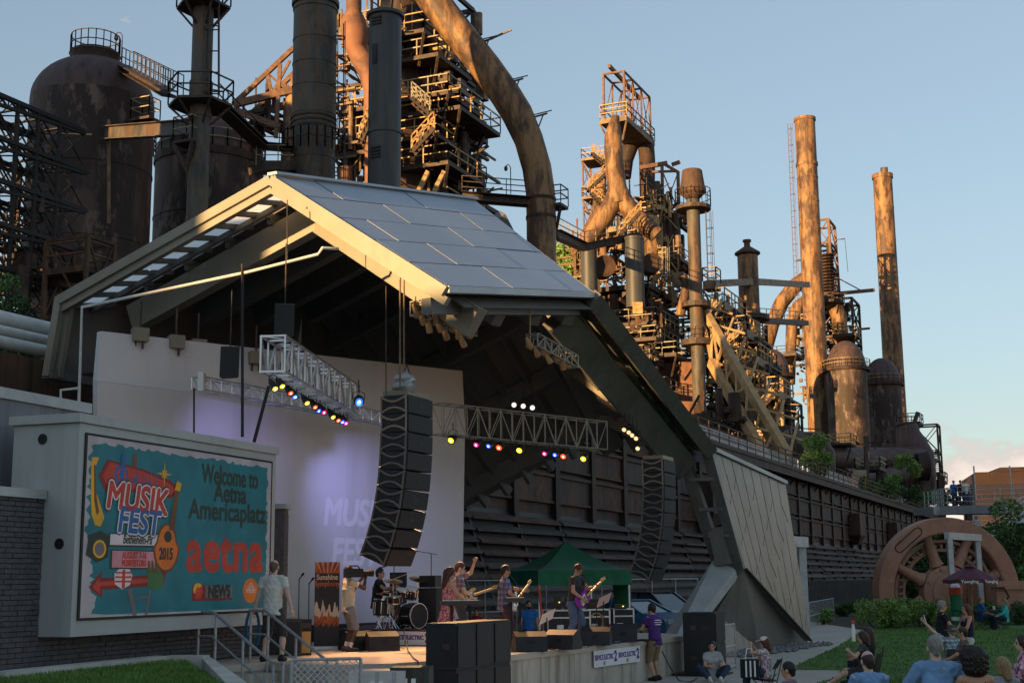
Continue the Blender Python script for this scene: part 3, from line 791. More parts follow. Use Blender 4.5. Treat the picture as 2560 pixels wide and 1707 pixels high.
def vis(b):
    p = bp(b[0], b[1]); d = CR.transposed() @ (p - V((0, 0, CAMZ))); px = 1280 + d.x / -d.z * FPX; return (0 if -20 < px < 660 else 1, p.y)
bb.sort(key=vis)
rr_ = random.Random(2)
for i, (t, z) in enumerate(bb):
    p = bp(t, z, .0 + rr_.uniform(-.006, .006)) - V((s0.x, s0.y, 0))
    if i < 290:
        if bsrc is None: bsrc = bm_.build('brick', 'brick', bk, world=False); bsrc.location = p
        else: inst(bsrc, bk, p)
    else: rest.obox(bp(t, z, 0), sd * (bl_ / 2 - .007), sn * .03, ZZ * (bh_ / 2 - .006))
rs = rest.build('bricks', 'brick', bk); rs['kind'] = 'stuff'
# plain grey wall behind at far left and the narrow brick pier right of the screen
gw = thing('rendered_wall', 'plain grey rendered wall behind the brick wall at the picture edge', 'wall', (-9, 23, 0))
MB().obox(V((-8.55, 22.4, 2.6)), sd * 2.2, sn * .15, ZZ * 2.85).build('wall', 'wall_grey', gw)
MB().obox(V((-8.55, 22.4, 5.52)), sd * 2.24, sn * .2, ZZ * .09).build('coping', 'leg_light', gw)
pr = thing('brick_pier', 'narrow dark brick pier between screen and white wall', 'pier', (-4.6, 27.9, SZ))
p_ = W(694, 1450, 28.2)
MB().box((p_.x, p_.y, 2.42), (.30, .5, 2.9)).build('core', 'mortar', pr)
z = SZ + .02; row = 0
pz = MB().box((0, 0, 0), (.32, .52, .085)).build('brick_course', 'brick', pr, world=False)
first = True
while z < 3.82:
    lc = V((p_.x, p_.y, z)) - V((-4.6, 27.9, SZ))
    if first: pz.location = lc; first = False
    else: inst(pz, pr, lc)
    z += .098
MB().box((p_.x, p_.y, 3.93), (.4, .6, .1)).build('cap', 'leg_light', pr)
# ================================================================== ore trestle behind the stage
TR0 = V((-25, 0, 0))
tr = thing('ore_trestle_wall', 'long dark rusty steel ore trestle wall running behind the stage', 'wall', TR0, UROT)
def tl(t, o, z): return (t, -o, z)       # local: t along, o outward
T0, T1, TT, BAY = 48.0, 203.0, 10.4, 4.6
nb = int((T1 - T0) / BAY)
MB().box((((T0 + T1) / 2), 2.0, TT / 2 - .3), (T1 - T0, 4.0, TT + .2)).build('core', 'rust_dark', tr, world=False)
col_src = pan_src = led_src = rib_src = None
pan = []
c_ = MB(); c_.box((0, -.13, 7.75), (.3, .26, 5.3)); c_.box((0, -.26, 7.75), (.5, .04, 5.3))
p_m = MB(); p_m.box((0, -.09, 0), (BAY - .62, .08, 1.28)); p_m.box((0, -.16, .60), (BAY - .6, .16, .14)); p_m.box((0, -.14, -.58), (BAY - .6, .12, .1))
l_m = MB()
l_m.add([(-BAY + .1, .0, .22), (BAY - .1, .0, .22), (BAY - .1, -.34, 0), (-BAY + .1, -.34, 0), (-BAY + .1, .0, -.1), (BAY - .1, .0, -.1), (BAY - .1, -.34, -.08), (-BAY + .1, -.34, -.08)],
        [(0, 1, 2, 3), (4, 7, 6, 5), (3, 2, 6, 7), (0, 3, 7, 4), (1, 5, 6, 2), (0, 4, 5, 1)])
rm = MB().bar((0, -.05, 5.2), (0, -1.75, .1), .16, .22)
for i in range(nb + 1):
    x = T0 + i * BAY
    if col_src is None:
        col_src = c_.build('column', 'rust_dark', tr, world=False); col_src.location = (x, 0, 0)
        rib_src = rm.build('rib', 'steel_black', tr, world=False); rib_src.location = (x, 0, 0)
    else:
        inst(col_src, tr, (x, 0, 0)); inst(rib_src, tr, (x, 0, 0))
    if i < nb:
        for j, z in enumerate((9.35, 7.85, 6.35)):
            if pan_src is None: pan_src = [p_m.build('panel', q_, tr, world=False) for q_ in ('rust_dark', 'plate_brown', 'plate_grey')]; used_ = []
            q_ = random.choice(pan_src)
            if q_ not in used_: used_.append(q_); q_.location = (x + BAY / 2, 0, z)
            else: inst(q_, tr, (x + BAY / 2, random.uniform(-.03, .03), z), (0, random.uniform(-.006, .006), 0))
for i in range(0, nb, 2):
    x = T0 + (i + 1) * BAY
    for j in range(10):
        z = 4.85 - .47 * j; y = -.08 - 1.62 * (5.0 - z) / 5.0
        if led_src is None: led_src = [l_m.build('ledge', q_, tr, world=False) for q_ in ('steel', 'plate_grey', 'plate_brown')]; usel_ = []
        q_ = random.choice(led_src)
        if q_ not in usel_: usel_.append(q_); q_.location = (x, y, z)
        else: inst(q_, tr, (x, y + random.uniform(-.04, .04), z + random.uniform(-.03, .03)), (random.uniform(-.05, .05), random.uniform(-.004, .004), 0))
MB().add([tl(T0, .0, 5.25), tl(T1, 0, 5.25), tl(T1, 1.72, -.05), tl(T0, 1.72, -.05)], [(0, 1, 2, 3)]).build('sloped_apron', 'steel_black', tr, world=False)
dk = MB(); dk.box(((T0 + T1) / 2, -.25, TT + .12), (T1 - T0, 1.3, .24)); dk.box(((T0 + T1) / 2, -.75, TT - .25), (T1 - T0, .15, .5))
dk.build('top_girder', 'rust_dark', tr, world=False)
br = MB()
for i in range(nb * 2):
    x = T0 + i * BAY / 2; br.bar((x, -.05, TT - 1.0), (x, -.75, TT - .1), .1, .14)
br.build('top_brackets', 'rust_dark', tr, world=False)
MB().rail([tl(T0, .8, TT + .24), tl(T1, .8, TT + .24)], 1.15, 2.3, .04, 2).build('rusty_railing', 'rust', tr, world=False)
# bins hanging on the wall
for x in (89.9, 107.6, 140, 163):
    b = MB(); b.box((x, -.7, 7.2), (2.6, 1.0, 2.0)); b.add([(x - 1.3, -.2, 6.2), (x + 1.3, -.2, 6.2), (x + 1.3, -1.2, 6.2), (x - 1.3, -1.2, 6.2), (x - .5, -.4, 5.4), (x + .5, -.4, 5.4), (x + .5, -.8, 5.4), (x - .5, -.8, 5.4)],
        [(4, 5, 6, 7), (0, 1, 5, 4), (1, 2, 6, 5), (2, 3, 7, 6), (3, 0, 4, 7)])
    b.build('bin', 'rust_dark', tr, world=False)
# the lower length of the trestle at the far left
trl = thing('low_trestle', 'dark lower length of trestle with arched braces at the left edge', 'wall', TR0 - N * 1.7, UROT)
MB().box((34, 1.5, 3.9), (27.6, 3.0, 8.0)).build('core', 'rust_dark', trl, world=False)
MB().box((34, -.45, 7.35), (27.6, .9, .9)).build('top_girder', 'rust', trl, world=False)
MB().box((34, -.5, 5.0), (27.6, .5, .35)).build('lower_girder', 'rust', trl, world=False)
for i in range(9):
    x = 22 + i * 3.0
    MB().path([(x + .2, -.4, 5.1), (x - .1, -.5, 5.9), (x - .5, -.6, 6.5), (x - 1.2, -.7, 6.95)], .09, 6).build('arched_brace', 'rust', trl, 40, world=False)
    MB().box((x, -.2, 2.6), (.3, .4, 5.0)).build('post', 'rust_dark', trl, world=False)
pz_ = thing('pipe_bundle', 'three white weathered pipes lying along the low trestle', 'pipes', TR0 - N * 1.7, UROT)
for j, (z, o, r_) in enumerate(((8.75, .2, .20), (8.40, .5, .12), (8.10, .55, .16))):
    MB().tube(tl(20.2, o, z), tl(47.7, o, z), r_, n=14).build('pipe', 'pipe_white', pz_, 50, world=False)
# visitors' walkway on the trestle
wk = thing('visitor_walkway', 'raised galvanised visitor walkway along the trestle top', 'walkway', TR0, UROT)
MB().box((130, 3.0, TT + .72), (130, 2.4, .2)).build('deck', 'galv', wk, world=False)
lg = MB()
for i in range(44): lg.box((66 + i * 3, 3.0, TT + .4), (.12, 2.0, .5))
lg.build('supports', 'galv', wk, world=False)
MB().rail([(66, 1.85, TT + .82), (194, 1.85, TT + .82)], 1.15, 1.9, .035, 3).build('railing', 'galv', wk, world=False)
ms = bpy.data.materials.new('mesh_infill'); ms.use_nodes = True; t_ = ms.node_tree; p__ = t_.nodes['Principled BSDF']
p__.inputs['Base Color'].default_value = (.42, .44, .45, 1); tb = t_.nodes.new('ShaderNodeBsdfTransparent'); mm = t_.nodes.new('ShaderNodeMixShader'); mm.inputs['Fac'].default_value = .45
t_.links.new(tb.outputs[0], mm.inputs[1]); t_.links.new(p__.outputs[0], mm.inputs[2]); t_.links.new(mm.outputs[0], t_.nodes['Material Output'].inputs['Surface']); MT['mesh_infill'] = ms
MB().add([(66, 1.85, TT + .9), (194, 1.85, TT + .9), (194, 1.85, TT + 1.9), (66, 1.85, TT + 1.9)], [(0, 1, 2, 3)]).build('mesh_infill', 'mesh_infill', wk, world=False)

# ================================================================== helpers for the mill
def rp(r, Y): return r / FPX * Y
def base(px, py, Y): p = W(px, py, Y); return V((p.x, p.y, 0))
def plat(th, px, py, Y, ln, lu, t=.3, mat='steel', rail='yellow_rail', h=1.15, r=.05, braces=True, name='platform'):
    c = W(px, py, Y); q = [c, c - N * ln, c - N * ln + U * lu, c + U * lu]
    o = MB().prism([p - ZZ * t for p in q], ZZ * t).build(name, mat, th)
    if rail: MB().rail([p + ZZ * .01 for p in q], h, 1.6, r, 1, closed=True).build('railing', rail, th)
    if braces:
        MB().bar(c - ZZ * t, c - N * .8 + U * .8 - ZZ * (t + 2), .16).build('brace', mat, th); MB().bar(c - N * ln - ZZ * t, c - N * (ln - .8) + U * .8 - ZZ * (t + 2), .16).build('brace', mat, th)
    return c
def frame(th, c, ln, lu, z0, z1, levels, wd=.3, mat='steel', brace=True, taper=1.0):
    # c: near corner (x,y); box spans -N*ln, +U*lu
    m = MB(); c = V((c[0], c[1], 0)); cen = c - N * ln / 2 + U * lu / 2
    cs = [c, c - N * ln, c - N * ln + U * lu, c + U * lu]
    def P(k, z):
        f = 1 + (taper - 1) * (z - z0) / (z1 - z0); q = cen + (cs[k % 4] - cen) * f; return V((q.x, q.y, z))
    for k in range(4): m.bar(P(k, z0), P(k, z1), wd, wd, up=N)
    for i in range(levels + 1):
        z = z0 + (z1 - z0) * i / levels
        for k in range(4):
            m.bar(P(k, z), P(k + 1, z), wd * .7, wd * .9)
            if brace and i < levels:
                zz = z0 + (z1 - z0) * (i + 1) / levels
                m.bar(P(k, z), P(k + 1, zz), wd * .4); 
                if (i + k) % 2: m.bar(P(k + 1, z), P(k, zz), wd * .4)
    return m.build('steel_frame', mat, th)
def clutter(th, c, ln, lu, z0, z1, n, seed, mat='steel', wd=(.08, .3), name='steelwork'):
    rg = random.Random(seed); m = MB(); c = V((c[0], c[1], 0))
    for i in range(n):
        p = c - N * rg.uniform(0, ln) + U * rg.uniform(0, lu) + ZZ * rg.uniform(z0, z1)
        k = rg.random(); w_ = rg.uniform(*wd); l = rg.uniform(.8, 3.2)
        if k < .3: m.bar(p, p + U * l, w_)
        elif k < .5: m.bar(p, p - N * l, w_)
        elif k < .7: m.bar(p, p + ZZ * l, w_)
        elif k < .88: m.bar(p, p + (U * rg.uniform(-1, 1) + N * rg.uniform(-1, 1) + ZZ * rg.uniform(-1, 1)).normalized() * l, w_ * .7)
        elif k < .94: m.obox(p, U * rg.uniform(.2, .7), N * rg.uniform(.2, .7), ZZ * rg.uniform(.2, .8))
        else: m.tube(p, p + ZZ * l, w_ * 1.5, n=8)
    o = m.build(name, mat, th); o['kind'] = 'stuff'; return o
def stair(th, p, q, wd=.9, rail='yellow_rail', mat='steel'):
    p = V(p); q = V(q); d = q - p; h = V((d.x, d.y, 0)).normalized(); sd_ = V((h.y, -h.x, 0)) * wd / 2
    m = MB(); m.bar(p + sd_, q + sd_, .08, .3); m.bar(p - sd_, q - sd_, .08, .3); k = max(3, int(abs(d.z) / .25))
    for i in range(k): m.bar(p.lerp(q, i / k) + sd_, p.lerp(q, i / k) - sd_, .28, .05)
    m.build('stair', mat, th)
    r = MB()
    for s in (sd_, -sd_):
        for hh in (.55, 1.1): r.bar(p + s + ZZ * hh, q + s + ZZ * hh, .08)
        for i in range(5): r.bar(p.lerp(q, i / 4) + s, p.lerp(q, i / 4) + s + ZZ * 1.1, .08)
    r.build('stair_rail', rail, th)
def ladder(th, p, q, cage=True, mat='steel'):
    p = V(p); q = V(q); m = MB()
    for s in (-.25, .25): m.bar(p + V((s, 0, 0)), q + V((s, 0, 0)), .06)
    k = int((q - p).length / .9)
    for i in range(k): a = p.lerp(q, i / k); m.bar(a - V((.25, 0, 0)), a + V((.25, 0, 0)), .05)
    if cage:
        for x_, y_ in ((-.38, -.4), (0, -.6), (.38, -.4)): m.bar(p + V((x_, y_, 0)), q + V((x_, y_, 0)), .04)
        for i in range(0, k, 3):
            a = p.lerp(q, i / k); pts = [a + V((-.3, 0, 0)), a + V((-.38, -.4, 0)), a + V((0, -.6, 0)), a + V((.38, -.4, 0)), a + V((.3, 0, 0))]
            for u, v in zip(pts, pts[1:]): m.bar(u, v, .05)
    m.build('ladder', mat, th)
def stack(name, label, px, ptop, pref, Y, r, mat, bands=(), base_z=0.0, cat='stack', taper=1.0, lad=None, wallr=.0):
    c = W(px, pref, Y); zt_ = W(px, ptop, Y).z; R_ = rp(r, Y)
    th = thing(name, label, cat, (c.x, c.y, base_z))
    prof = [(R_ * taper, base_z)]
    k = 8
    for i in range(1, k + 1): prof.append((R_ * (taper + (1 - taper) * i / k), base_z + (zt_ - base_z) * i / k))
    prof += [(R_ * .86, zt_), (R_ * .86, zt_ - 3)]
    MB().lathe((c.x, c.y, 0), prof, 32).build('shaft', mat, th, 40)
    for b, th_, ex in bands:
        z = W(px, b, Y).z
        MB().lathe((c.x, c.y, 0), [(R_ * .98, z - th_ / 2), (R_ + ex, z - th_ / 2), (R_ + ex, z + th_ / 2), (R_ * .98, z + th_ / 2)], 32).build('band', mat, th, 40)
    return th, c, R_
def disc_platform(th, c, z, r0, r1, rail='steel', mat='steel', n=16, t=.25, h=1.15):
    MB().lathe((c.x, c.y, 0), [(r0, z - t), (r1, z - t), (r1, z), (r0, z)], n).build('platform', mat, th)
    if rail: MB().rail([V((c.x + r1 * math.cos(i / n * 6.2832), c.y + r1 * math.sin(i / n * 6.2832), z)) for i in range(n)], h, 5, .04, 1, closed=True).build('railing', rail, th)
def stove(name, label, px, pdome, pshell, Y, r, ring=None, mat='stove', ringrail='yellow_rail', ringmat='rust_dark'):
    zt_ = W(px, pdome, Y).z; zs = W(px, pshell, Y).z; c = W(px, pshell, Y); R_ = rp(r, Y)
    th = thing(name, label, 'stove', (c.x, c.y, 0))
    MB().lathe((c.x, c.y, 0), [(R_, 0), (R_, zs * .5), (R_, zs)], 40).build('shell', mat, th, 40)
    MB().lathe((c.x, c.y, 0), [(R_ * .999, zs)] + [(R_ * math.cos(a), zs + (zt_ - zs) * math.sin(a)) for a in [i / 10 * 1.38 for i in range(1, 11)]] + [(.001, zt_)], 40).build('dome', 'dome', th, 40)
    for k in range(1, 7):
        z = zs * k / 7
        MB().lathe((c.x, c.y, 0), [(R_, z - .06), (R_ + .04, z - .06), (R_ + .04, z + .06), (R_, z + .06)], 40).build('seam', mat, th)
    if ring: disc_platform(th, c, W(px, ring[0], Y).z, R_ * .95, rp(ring[1], Y), ringrail, ringmat, 24, .5)
    return th, c, R_, zs, zt_

# ================================================================== left stoves and their gantries
th, c, R_, zs, zt_ = stove('hot_stove', 'huge domed grey stove tank with railed crown at far left', 232, 150, 262, 77, 157)
MB().lathe((c.x, c.y, 0), [(1.35, zt_ - .45), (1.45, zt_ + .2), (1.5, zt_ + .25), (1.35, zt_ + .45), (.01, zt_ + .45)], 32).build('crown', 'steel', th, 40)
ring = [V((c.x + 1.42 * math.cos(i / 20 * 6.2832), c.y + 1.42 * math.sin(i / 20 * 6.2832), zt_ + .25)) for i in range(20)]
MB().rail(ring, 1.15, 2.5, .03, 1, closed=True).build('crown_railing', 'steel', th)
lp = W(303, 160, 76.5)
MB().path([lp, lp + ZZ * 1.75, lp + V((-.12, 0, 1.95)), lp + V((-.32, 0, 1.95)), lp + V((-.36, 0, 1.8))], .03, 6).build('lamp_post', 'steel', th)
MB().lathe(lp + V((-.36, 0, 1.45)), [(.05, 0), (.14, .1), (.1, .35), (.03, .4)], 10).build('lamp', 'steel', th)
MB().tube(W(272, 300, 73.4), W(272, 560, 73.4), .10).build('downpipe', 'steel_brown', th)
plat(th, 372, 288, 74, 1.3, 1.0, .15, rail='pale_rail', r=.035, braces=False)
th2, c2, *_ = stove('hot_stove', 'second domed stove tank half hidden behind the slim column', 525, 294, 398, 85, 138, ring=(402, 142), ringrail='pale_rail')
gt_ = thing('gantry_walkway', 'steel catwalk sloping from the stove crown to the slim column', 'walkway', W(380, 230, 70) * 1)
a = W(304, 168, 76); b = W(425, 236, 64)
MB().ibeam(a, b, .8, .35).build('deck', 'steel', gt_); MB().rail([a + ZZ * .1, b + ZZ * .1], 1.1, 1.4, .03).build('railing', 'steel', gt_)
MB().rail([a + ZZ * .1 + V((.5, .6, 0)), b + ZZ * .1 + V((.5, .6, 0))], 1.1, 1.4, .03).build('railing', 'steel', gt_)
gt2 = thing('gantry_walkway', 'catwalk stepping from the slim column past the second stove', 'walkway', W(600, 360, 68) * 1)
a = W(545, 262, 63); b = W(655, 365, 70); d_ = W(740, 372, 72)
for p, q in ((a, b), (b, d_)):
    MB().ibeam(p, q, .8, .3).build('deck', 'steel', gt2); MB().rail([p, q], 1.1, 1.3, .03).build('railing', 'steel', gt2)
MB().bar(W(640, 420, 70), W(748, 420, 72), 1.4, .5).build('deck', 'steel', gt2)
MB().rail([W(640, 412, 69.5), W(748, 412, 71.5)], 1.1, 1.3, .03).build('railing', 'pale_rail', gt2)
bm2 = thing('box_girder', 'grey horizontal girder joining the stove to the slim column', 'girder', W(380, 340, 70) * 1)
MB().ibeam(W(262, 333, 73.4), W(485, 318, 62.3), .5, .75).build('girder', 'stack_grey', bm2)

# slim column with hexagonal platforms
th, c, R_ = stack('vent_stack', 'slim grey-green vent column with hexagonal platforms, near the stoves', 500, -320, 300, 62, 27, 'stack_grey', [(228, .9, .06), (290, .2, .05)])
for py, r1 in ((18, 72), (262, 85)):
    z = W(500, py, 62).z
    disc_platform(th, c, z, R_ * .9, rp(r1, 62), 'steel', 'steel', 6, .12)
    b = MB()
    for i in range(6):
        d = V((math.cos(i / 6 * 6.2832), math.sin(i / 6 * 6.2832), 0)); b.bar(c * 1 + d * rp(r1, 62) * .95 + ZZ * (z - .1 - c.z), c + d * R_ + ZZ * (z - 1.0 - c.z), .1)
    b.build('bracket', 'steel', th)
plat(th, 480, 345, 61.2, 1.1, 1.0, .12, rail='pale_rail', r=.03)
ladder(th, W(533, 235, 61.6), W(533, -30, 61.6))
# broad stack and louvred stack
th, c, R_ = stack('broad_stack', 'broad riveted grey stack rising above the roof ridge', 785, -420, 250, 72, 57, 'stack_grey', [(12, .25, .12), (28, .1, .05), (105, .1, .03), (165, .1, .03), (222, .1, .03), (290, .1, .03), (350, .1, .03), (400, .1, .03)])
ladder(th, W(848, 460, 72), W(848, 60, 72))
MB().rail([V((c.x + (R_ + .5) * math.cos(a), c.y + (R_ + .5) * math.sin(a), W(785, 388, 72).z)) for a in [R(180 + i * 15) for i in range(13)]], 1.2, 3, .04, 1).build('railing', 'steel', th)
for i in range(3): MB().lathe((c.x, c.y, 0), [(R_, W(785, 300 + i * 12, 72).z - .05), (R_ + .07, W(785, 300 + i * 12, 72).z - .05), (R_ + .07, W(785, 300 + i * 12, 72).z + .05), (R_, W(785, 300 + i * 12, 72).z + .05)], 32).build('band', 'steel', th)
th, c, R_ = stack('louvred_stack', 'dark slate stack with louvres and flared top flange behind the roof', 962, 38, 250, 70, 43, 'stack_dark', [(42, .18, .16), (335, .12, .06)])
zt_ = W(962, 38, 70).z
MB().lathe((c.x, c.y, 0), [(R_ * .6, zt_ - .1), (R_ * .34, zt_ + .4), (R_ * .3, zt_ + .8), (R_ * .36, zt_ + 1.0), (R_ * .36, zt_ + 6), (.01, zt_ + 6)], 24).build('neck', 'steel_brown', th, 40)
for py in (58, 66, 74, 380, 388, 396, 404):
    d = V((-.45, -.89, 0)).normalized(); q = V((c.x, c.y, W(945, py, 70).z)) + d * (R_ + .01)
    MB().obox(q, V((d.y, -d.x, 0)) * .3, d * .05, ZZ * .045).build('louvre', 'steel_black', th)
d = V((-.55, -.84, 0)); q = V((c.x, c.y, W(938, 148, 70).z)) + d * (R_ - .02); MB().obox(q, V((d.y, -d.x, 0)) * .16, d * .06, ZZ * .55).build('slot', 'steel_black', th)
MB().path([W(928, 130, 69), W(928, 265, 69), W(922, 300, 69)], .07, 8).build('downpipe', 'stack_dark', th, 40)

# left lattice gantry (ore bridge)
lt = thing('lattice_gantry', 'black multi-tier lattice gantry against the sky at far left', 'gantry', W(60, 400, 58) * 1)
m = MB(); c0 = W(-110, 180, 56)
for k in range(7):
    z = c0.z - .2 - k * 1.95
    for o in (0, -2.6):
        p = V((c0.x, c0.y, z)) + N * o; ln = 8.4 - (k == 0) * .3
        q = p + U * ln
        m.bar(p, q, .2); m.bar(p - ZZ * .6, q - ZZ * .12, .15)
        kk = 13
        for i in range(kk):
            a = p.lerp(q, i / kk); b = (p - ZZ * .6).lerp(q - ZZ * .12, (i + 1) / kk); m.bar(a, b, .08)
            m.bar(p.lerp(q, (i + 1) / kk), b, .05)
    for i in range(6):
        a = V((c0.x, c0.y, z)) + U * (i * 1.45); m.bar(a, a - N * 2.6, .09); m.bar(a - N * 2.6 * (i % 2), a + U * 1.4 - N * 2.6 * ((i + 1) % 2), .06)
for i in (1.6, 3.7, 5.0, 6.4):
    for o in (0, -1.3, -2.6):
        p = V((c0.x, c0.y, 0)) + U * i + N * o; m.bar(p, p + ZZ * (c0.z - .2), .16)
        for k in range(7):
            z = c0.z - .2 - k * 1.95; a = V((p.x, p.y, z)); m.bar(a, a + U * 1.9 - ZZ * 1.9, .07); m.bar(a + U * 1.9, a - ZZ * 1.9, .05)
m.build('lattice', 'steel_black', lt)
clutter(lt, c0 + U * 1.2 + V((0, 0, 0)), 2.6, 6.0, W(60, 760, 58).z, W(60, 480, 58).z, 90, 5, 'steel', (.05, .14))
sh = thing('steel_platform_house', 'small rusty railed platform tower beside the tank foot', 'tower', W(150, 640, 60) * 1)
cc = W(215, 690, 60)
frame(sh, (cc.x, cc.y), 2.4, 1.8, 0, W(150, 590, 60).z, 5, .18, 'rust')
plat(sh, 212, 660, 60, 2.4, 1.8, .3, mat='rust', rail='steel_rust', braces=False)
# reddish uptake between the stacks, boom, furnace tower
up = thing('gas_uptake', 'orange rusty uptake pipe bending between the two grey stacks', 'pipe', W(900, 300, 86) * 1)
MB().path([W(886, -140, 84), W(884, 30, 84), W(884, 52, 84), W(886, 75, 84), W(888, 100, 84), W(889, 122, 84), W(905, 150, 84), W(922, 185, 84), W(930, 225, 84), W(930, 300, 84)], [rp(r, 84) for r in (20, 21, 32, 36, 36, 26, 28, 26, 22, 20)], 24).build('pipe', 'rust_red', up, 50)
MB().path([W(930, 300, 84), W(930, 420, 84), W(930, 1000, 84)], rp(19, 84), 20).build('standpipe', 'rust_red', up, 50)
f1 = thing('furnace_tower', 'tall dark blast furnace frame crowded with platforms and stairs', 'furnace', W(1040, 600, 92) * 1)
cb = W(1120, 500, 88)
frame(f1, (cb.x, cb.y), 6.6, 7.0, 0, W(1100, -60, 88).z, 14, .34, 'steel', True, .72)
clutter(f1, (cb.x, cb.y), 7.2, 7.5, W(1000, 520, 88).z, W(1000, 60, 88).z, 560, 11, 'steel', (.08, .34))
clutter(f1, (cb.x, cb.y), 7.2, 7.5, W(1000, 520, 88).z, W(1000, 0, 88).z, 320, 12, 'steel_brown', (.06, .24))
clutter(f1, (cb - U * .8)[:2], 7.6, 2.0, W(1000, 500, 88).z, W(1000, 0, 88).z, 120, 14, 'yellow_rail', (.05, .14))
clutter(f1, W(945, 400, 85), 4.5, 3.0, W(945, 480, 85).z, W(945, 0, 85).z, 150, 15, 'steel_brown', (.06, .2))
for px, py, ln, lu, ra in ((1095, 130, 3.2, 5, 'pale_rail'), (1120, 225, 4.5, 5.5, 'pale_rail'), (1150, 262, 4.8, 6.5, 'yellow_rail'), (1120, 400, 5.5, 6, 'yellow_rail'), (1060, 70, 4.5, 4.5, 'yellow_rail'), (1092, 330, 5, 3, 'yellow_rail'), (930, 330, 2.5, 3, 'yellow_rail'), (928, 262, 2.5, 3, 'yellow_rail'), (936, 370, 3, 3, 'yellow_rail'), (960, 60, 3, 3, 'yellow_rail')):
    plat(f1, px, py, 86, ln, lu, .28, rail=ra)
b = MB(); a = W(1215, 322, 92); e_ = W(1152, 500, 90)
for o in (V((0, 0, 0)), V((-.9, .6, 0))): b.bar(a + o, e_ + o, .25)
for i in range(9): b.bar(a.lerp(e_, i / 9), a.lerp(e_, (i + 1) / 9) + V((-.9, .6, 0)), .1)
b.build('raking_strut', 'steel', f1)
stair(f1, W(1030, 385, 85), W(1085, 325, 85)); stair(f1, W(1030, 250, 85), W(1075, 290, 85), rail='pale_rail'); stair(f1, W(900, 365, 84), W(925, 310, 84))
MB().lathe(W(1010, 200, 90) - ZZ * 30, [(2.2, 0), (2.2, 20), (1.9, 30), (1.2, 36), (.9, 50)], 28).build('shaft', 'rust_dark', f1, 40)
MB().path([W(860, 420, 86), W(862, 440, 86), W(862, 900, 86)], .5, 12).build('riser', 'rust_red', f1, 40)
for px, x2 in ((900, 950), (1045, 1070), (1085, 1110)):
    MB().bar(W(px, 480, 84), W(x2, 430, 84), .5, .25).build('chute', 'yellow_rail', f1)
bo = thing('boom_truss', 'rusty triangular boom truss jutting left from the furnace', 'boom', W(650, 250, 85) * 1)
m = MB()
for o in (V((0, 0, 0)), V((.8, 1.8, .0))):
    t_ = W(583, 262, 84) + o; ap = W(735, 120, 84) + o; r0 = W(745, 222, 84) + o; md = W(668, 182, 84) + o; mb_ = W(680, 236, 84) + o
    m.bar(t_, ap, .28); m.bar(t_, r0, .3, .45); m.bar(md, mb_, .22); m.bar(mb_, W(725, 152, 84) + o, .16); m.bar(md + V((0, 0, 0)), W(740, 245, 84) + o, .14); m.bar(W(690, 345, 84) + o, W(700, 160, 84) + o, .24)
    m.bar(t_ - ZZ * .35, W(700, 318, 84) + o, .25, .4)
m.build('truss', 'steel_rust', bo)
m = MB()
for i in range(8): p = W(590 + i * 14, 272 + i * 6, 84); m.bar(p, p + V((.8, 1.8, 0)), .4, .12)
m.build('decking', 'steel', bo); clutter(bo, W(690, 290, 84), 3.0, 2.0, W(690, 318, 84).z, W(690, 262, 84).z, 30, 3, 'steel')
MB().path([W(745, 200, 84.4), W(730, 260, 84.4), W(722, 340, 84.4), W(718, 460, 84.4), W(718, 1000, 84.4)], rp(19, 84), 16).build('pipe', 'rust_gold', bo, 40)
# big downcomer
dc = thing('downcomer_pipe', 'enormous rusty downcomer pipe curving down to the right of the tower', 'pipe', base(1354, 600, 84))
pth = [(960, -190), (1000, -125), (1083, 0), (1150, 88), (1214, 168), (1262, 235), (1293, 285), (1322, 350), (1342, 420), (1351, 480), (1353, 540), (1354, 640)]
pts = [W(x, y, 84) for x, y in pth]; pts.append(V((pts[-1].x, pts[-1].y, 0)))
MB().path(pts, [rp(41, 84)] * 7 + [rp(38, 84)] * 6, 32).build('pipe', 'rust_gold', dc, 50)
for x, y in ((1186, 98), (1262, 198), (1322, 285)):
    m = MB(); p = W(x, y + 12, 83.8); m.bar(p, p + V((1.2, 0, .35)), .1); m.bar(p + V((.5, 0, -.9)), p + V((.95, 0, .3)), .08); m.bar(p - V((.3, 0, -.1)), p + V((1.5, 0, .55)), .06); m.build('bracket', 'steel', dc)
for y in (500, 545): MB().lathe((pts[-1].x, pts[-1].y, 0), [(rp(37, 84), W(1354, y, 84).z - .1), (rp(39.5, 84), W(1354, y, 84).z - .1), (rp(39.5, 84), W(1354, y, 84).z + .1), (rp(37, 84), W(1354, y, 84).z + .1)], 32).build('band', 'rust_dark', dc)
plat(dc, 1402, 505, 83.4, 1.3, 1.3, .2, rail='steel', r=.04)
cw = thing('catwalk', 'thin dark catwalk bridging from the tower to the downcomer', 'walkway', W(1240, 500, 97) * 1)
a = W(1155, 492, 84); b = W(1322, 505, 83.6)
MB().ibeam(a, b, .9, .55).build('girder', 'steel', cw); MB().rail([a + ZZ * .3, b + ZZ * .3], 1.1, 1.5, .035, 2).build('railing', 'steel', cw)
q = W(1277, 485, 83.6); MB().path([q, q + ZZ * 1.75, q + V((-.15, 0, 1.95)), q + V((-.3, 0, 1.85))], .03, 6).build('lamp_post', 'steel', cw)
MB().lathe(q + V((-.3, 0, 1.5)), [(.03, 0), (.12, .1), (.1, .3), (.02, .36)], 8).build('lamp', 'steel', cw)
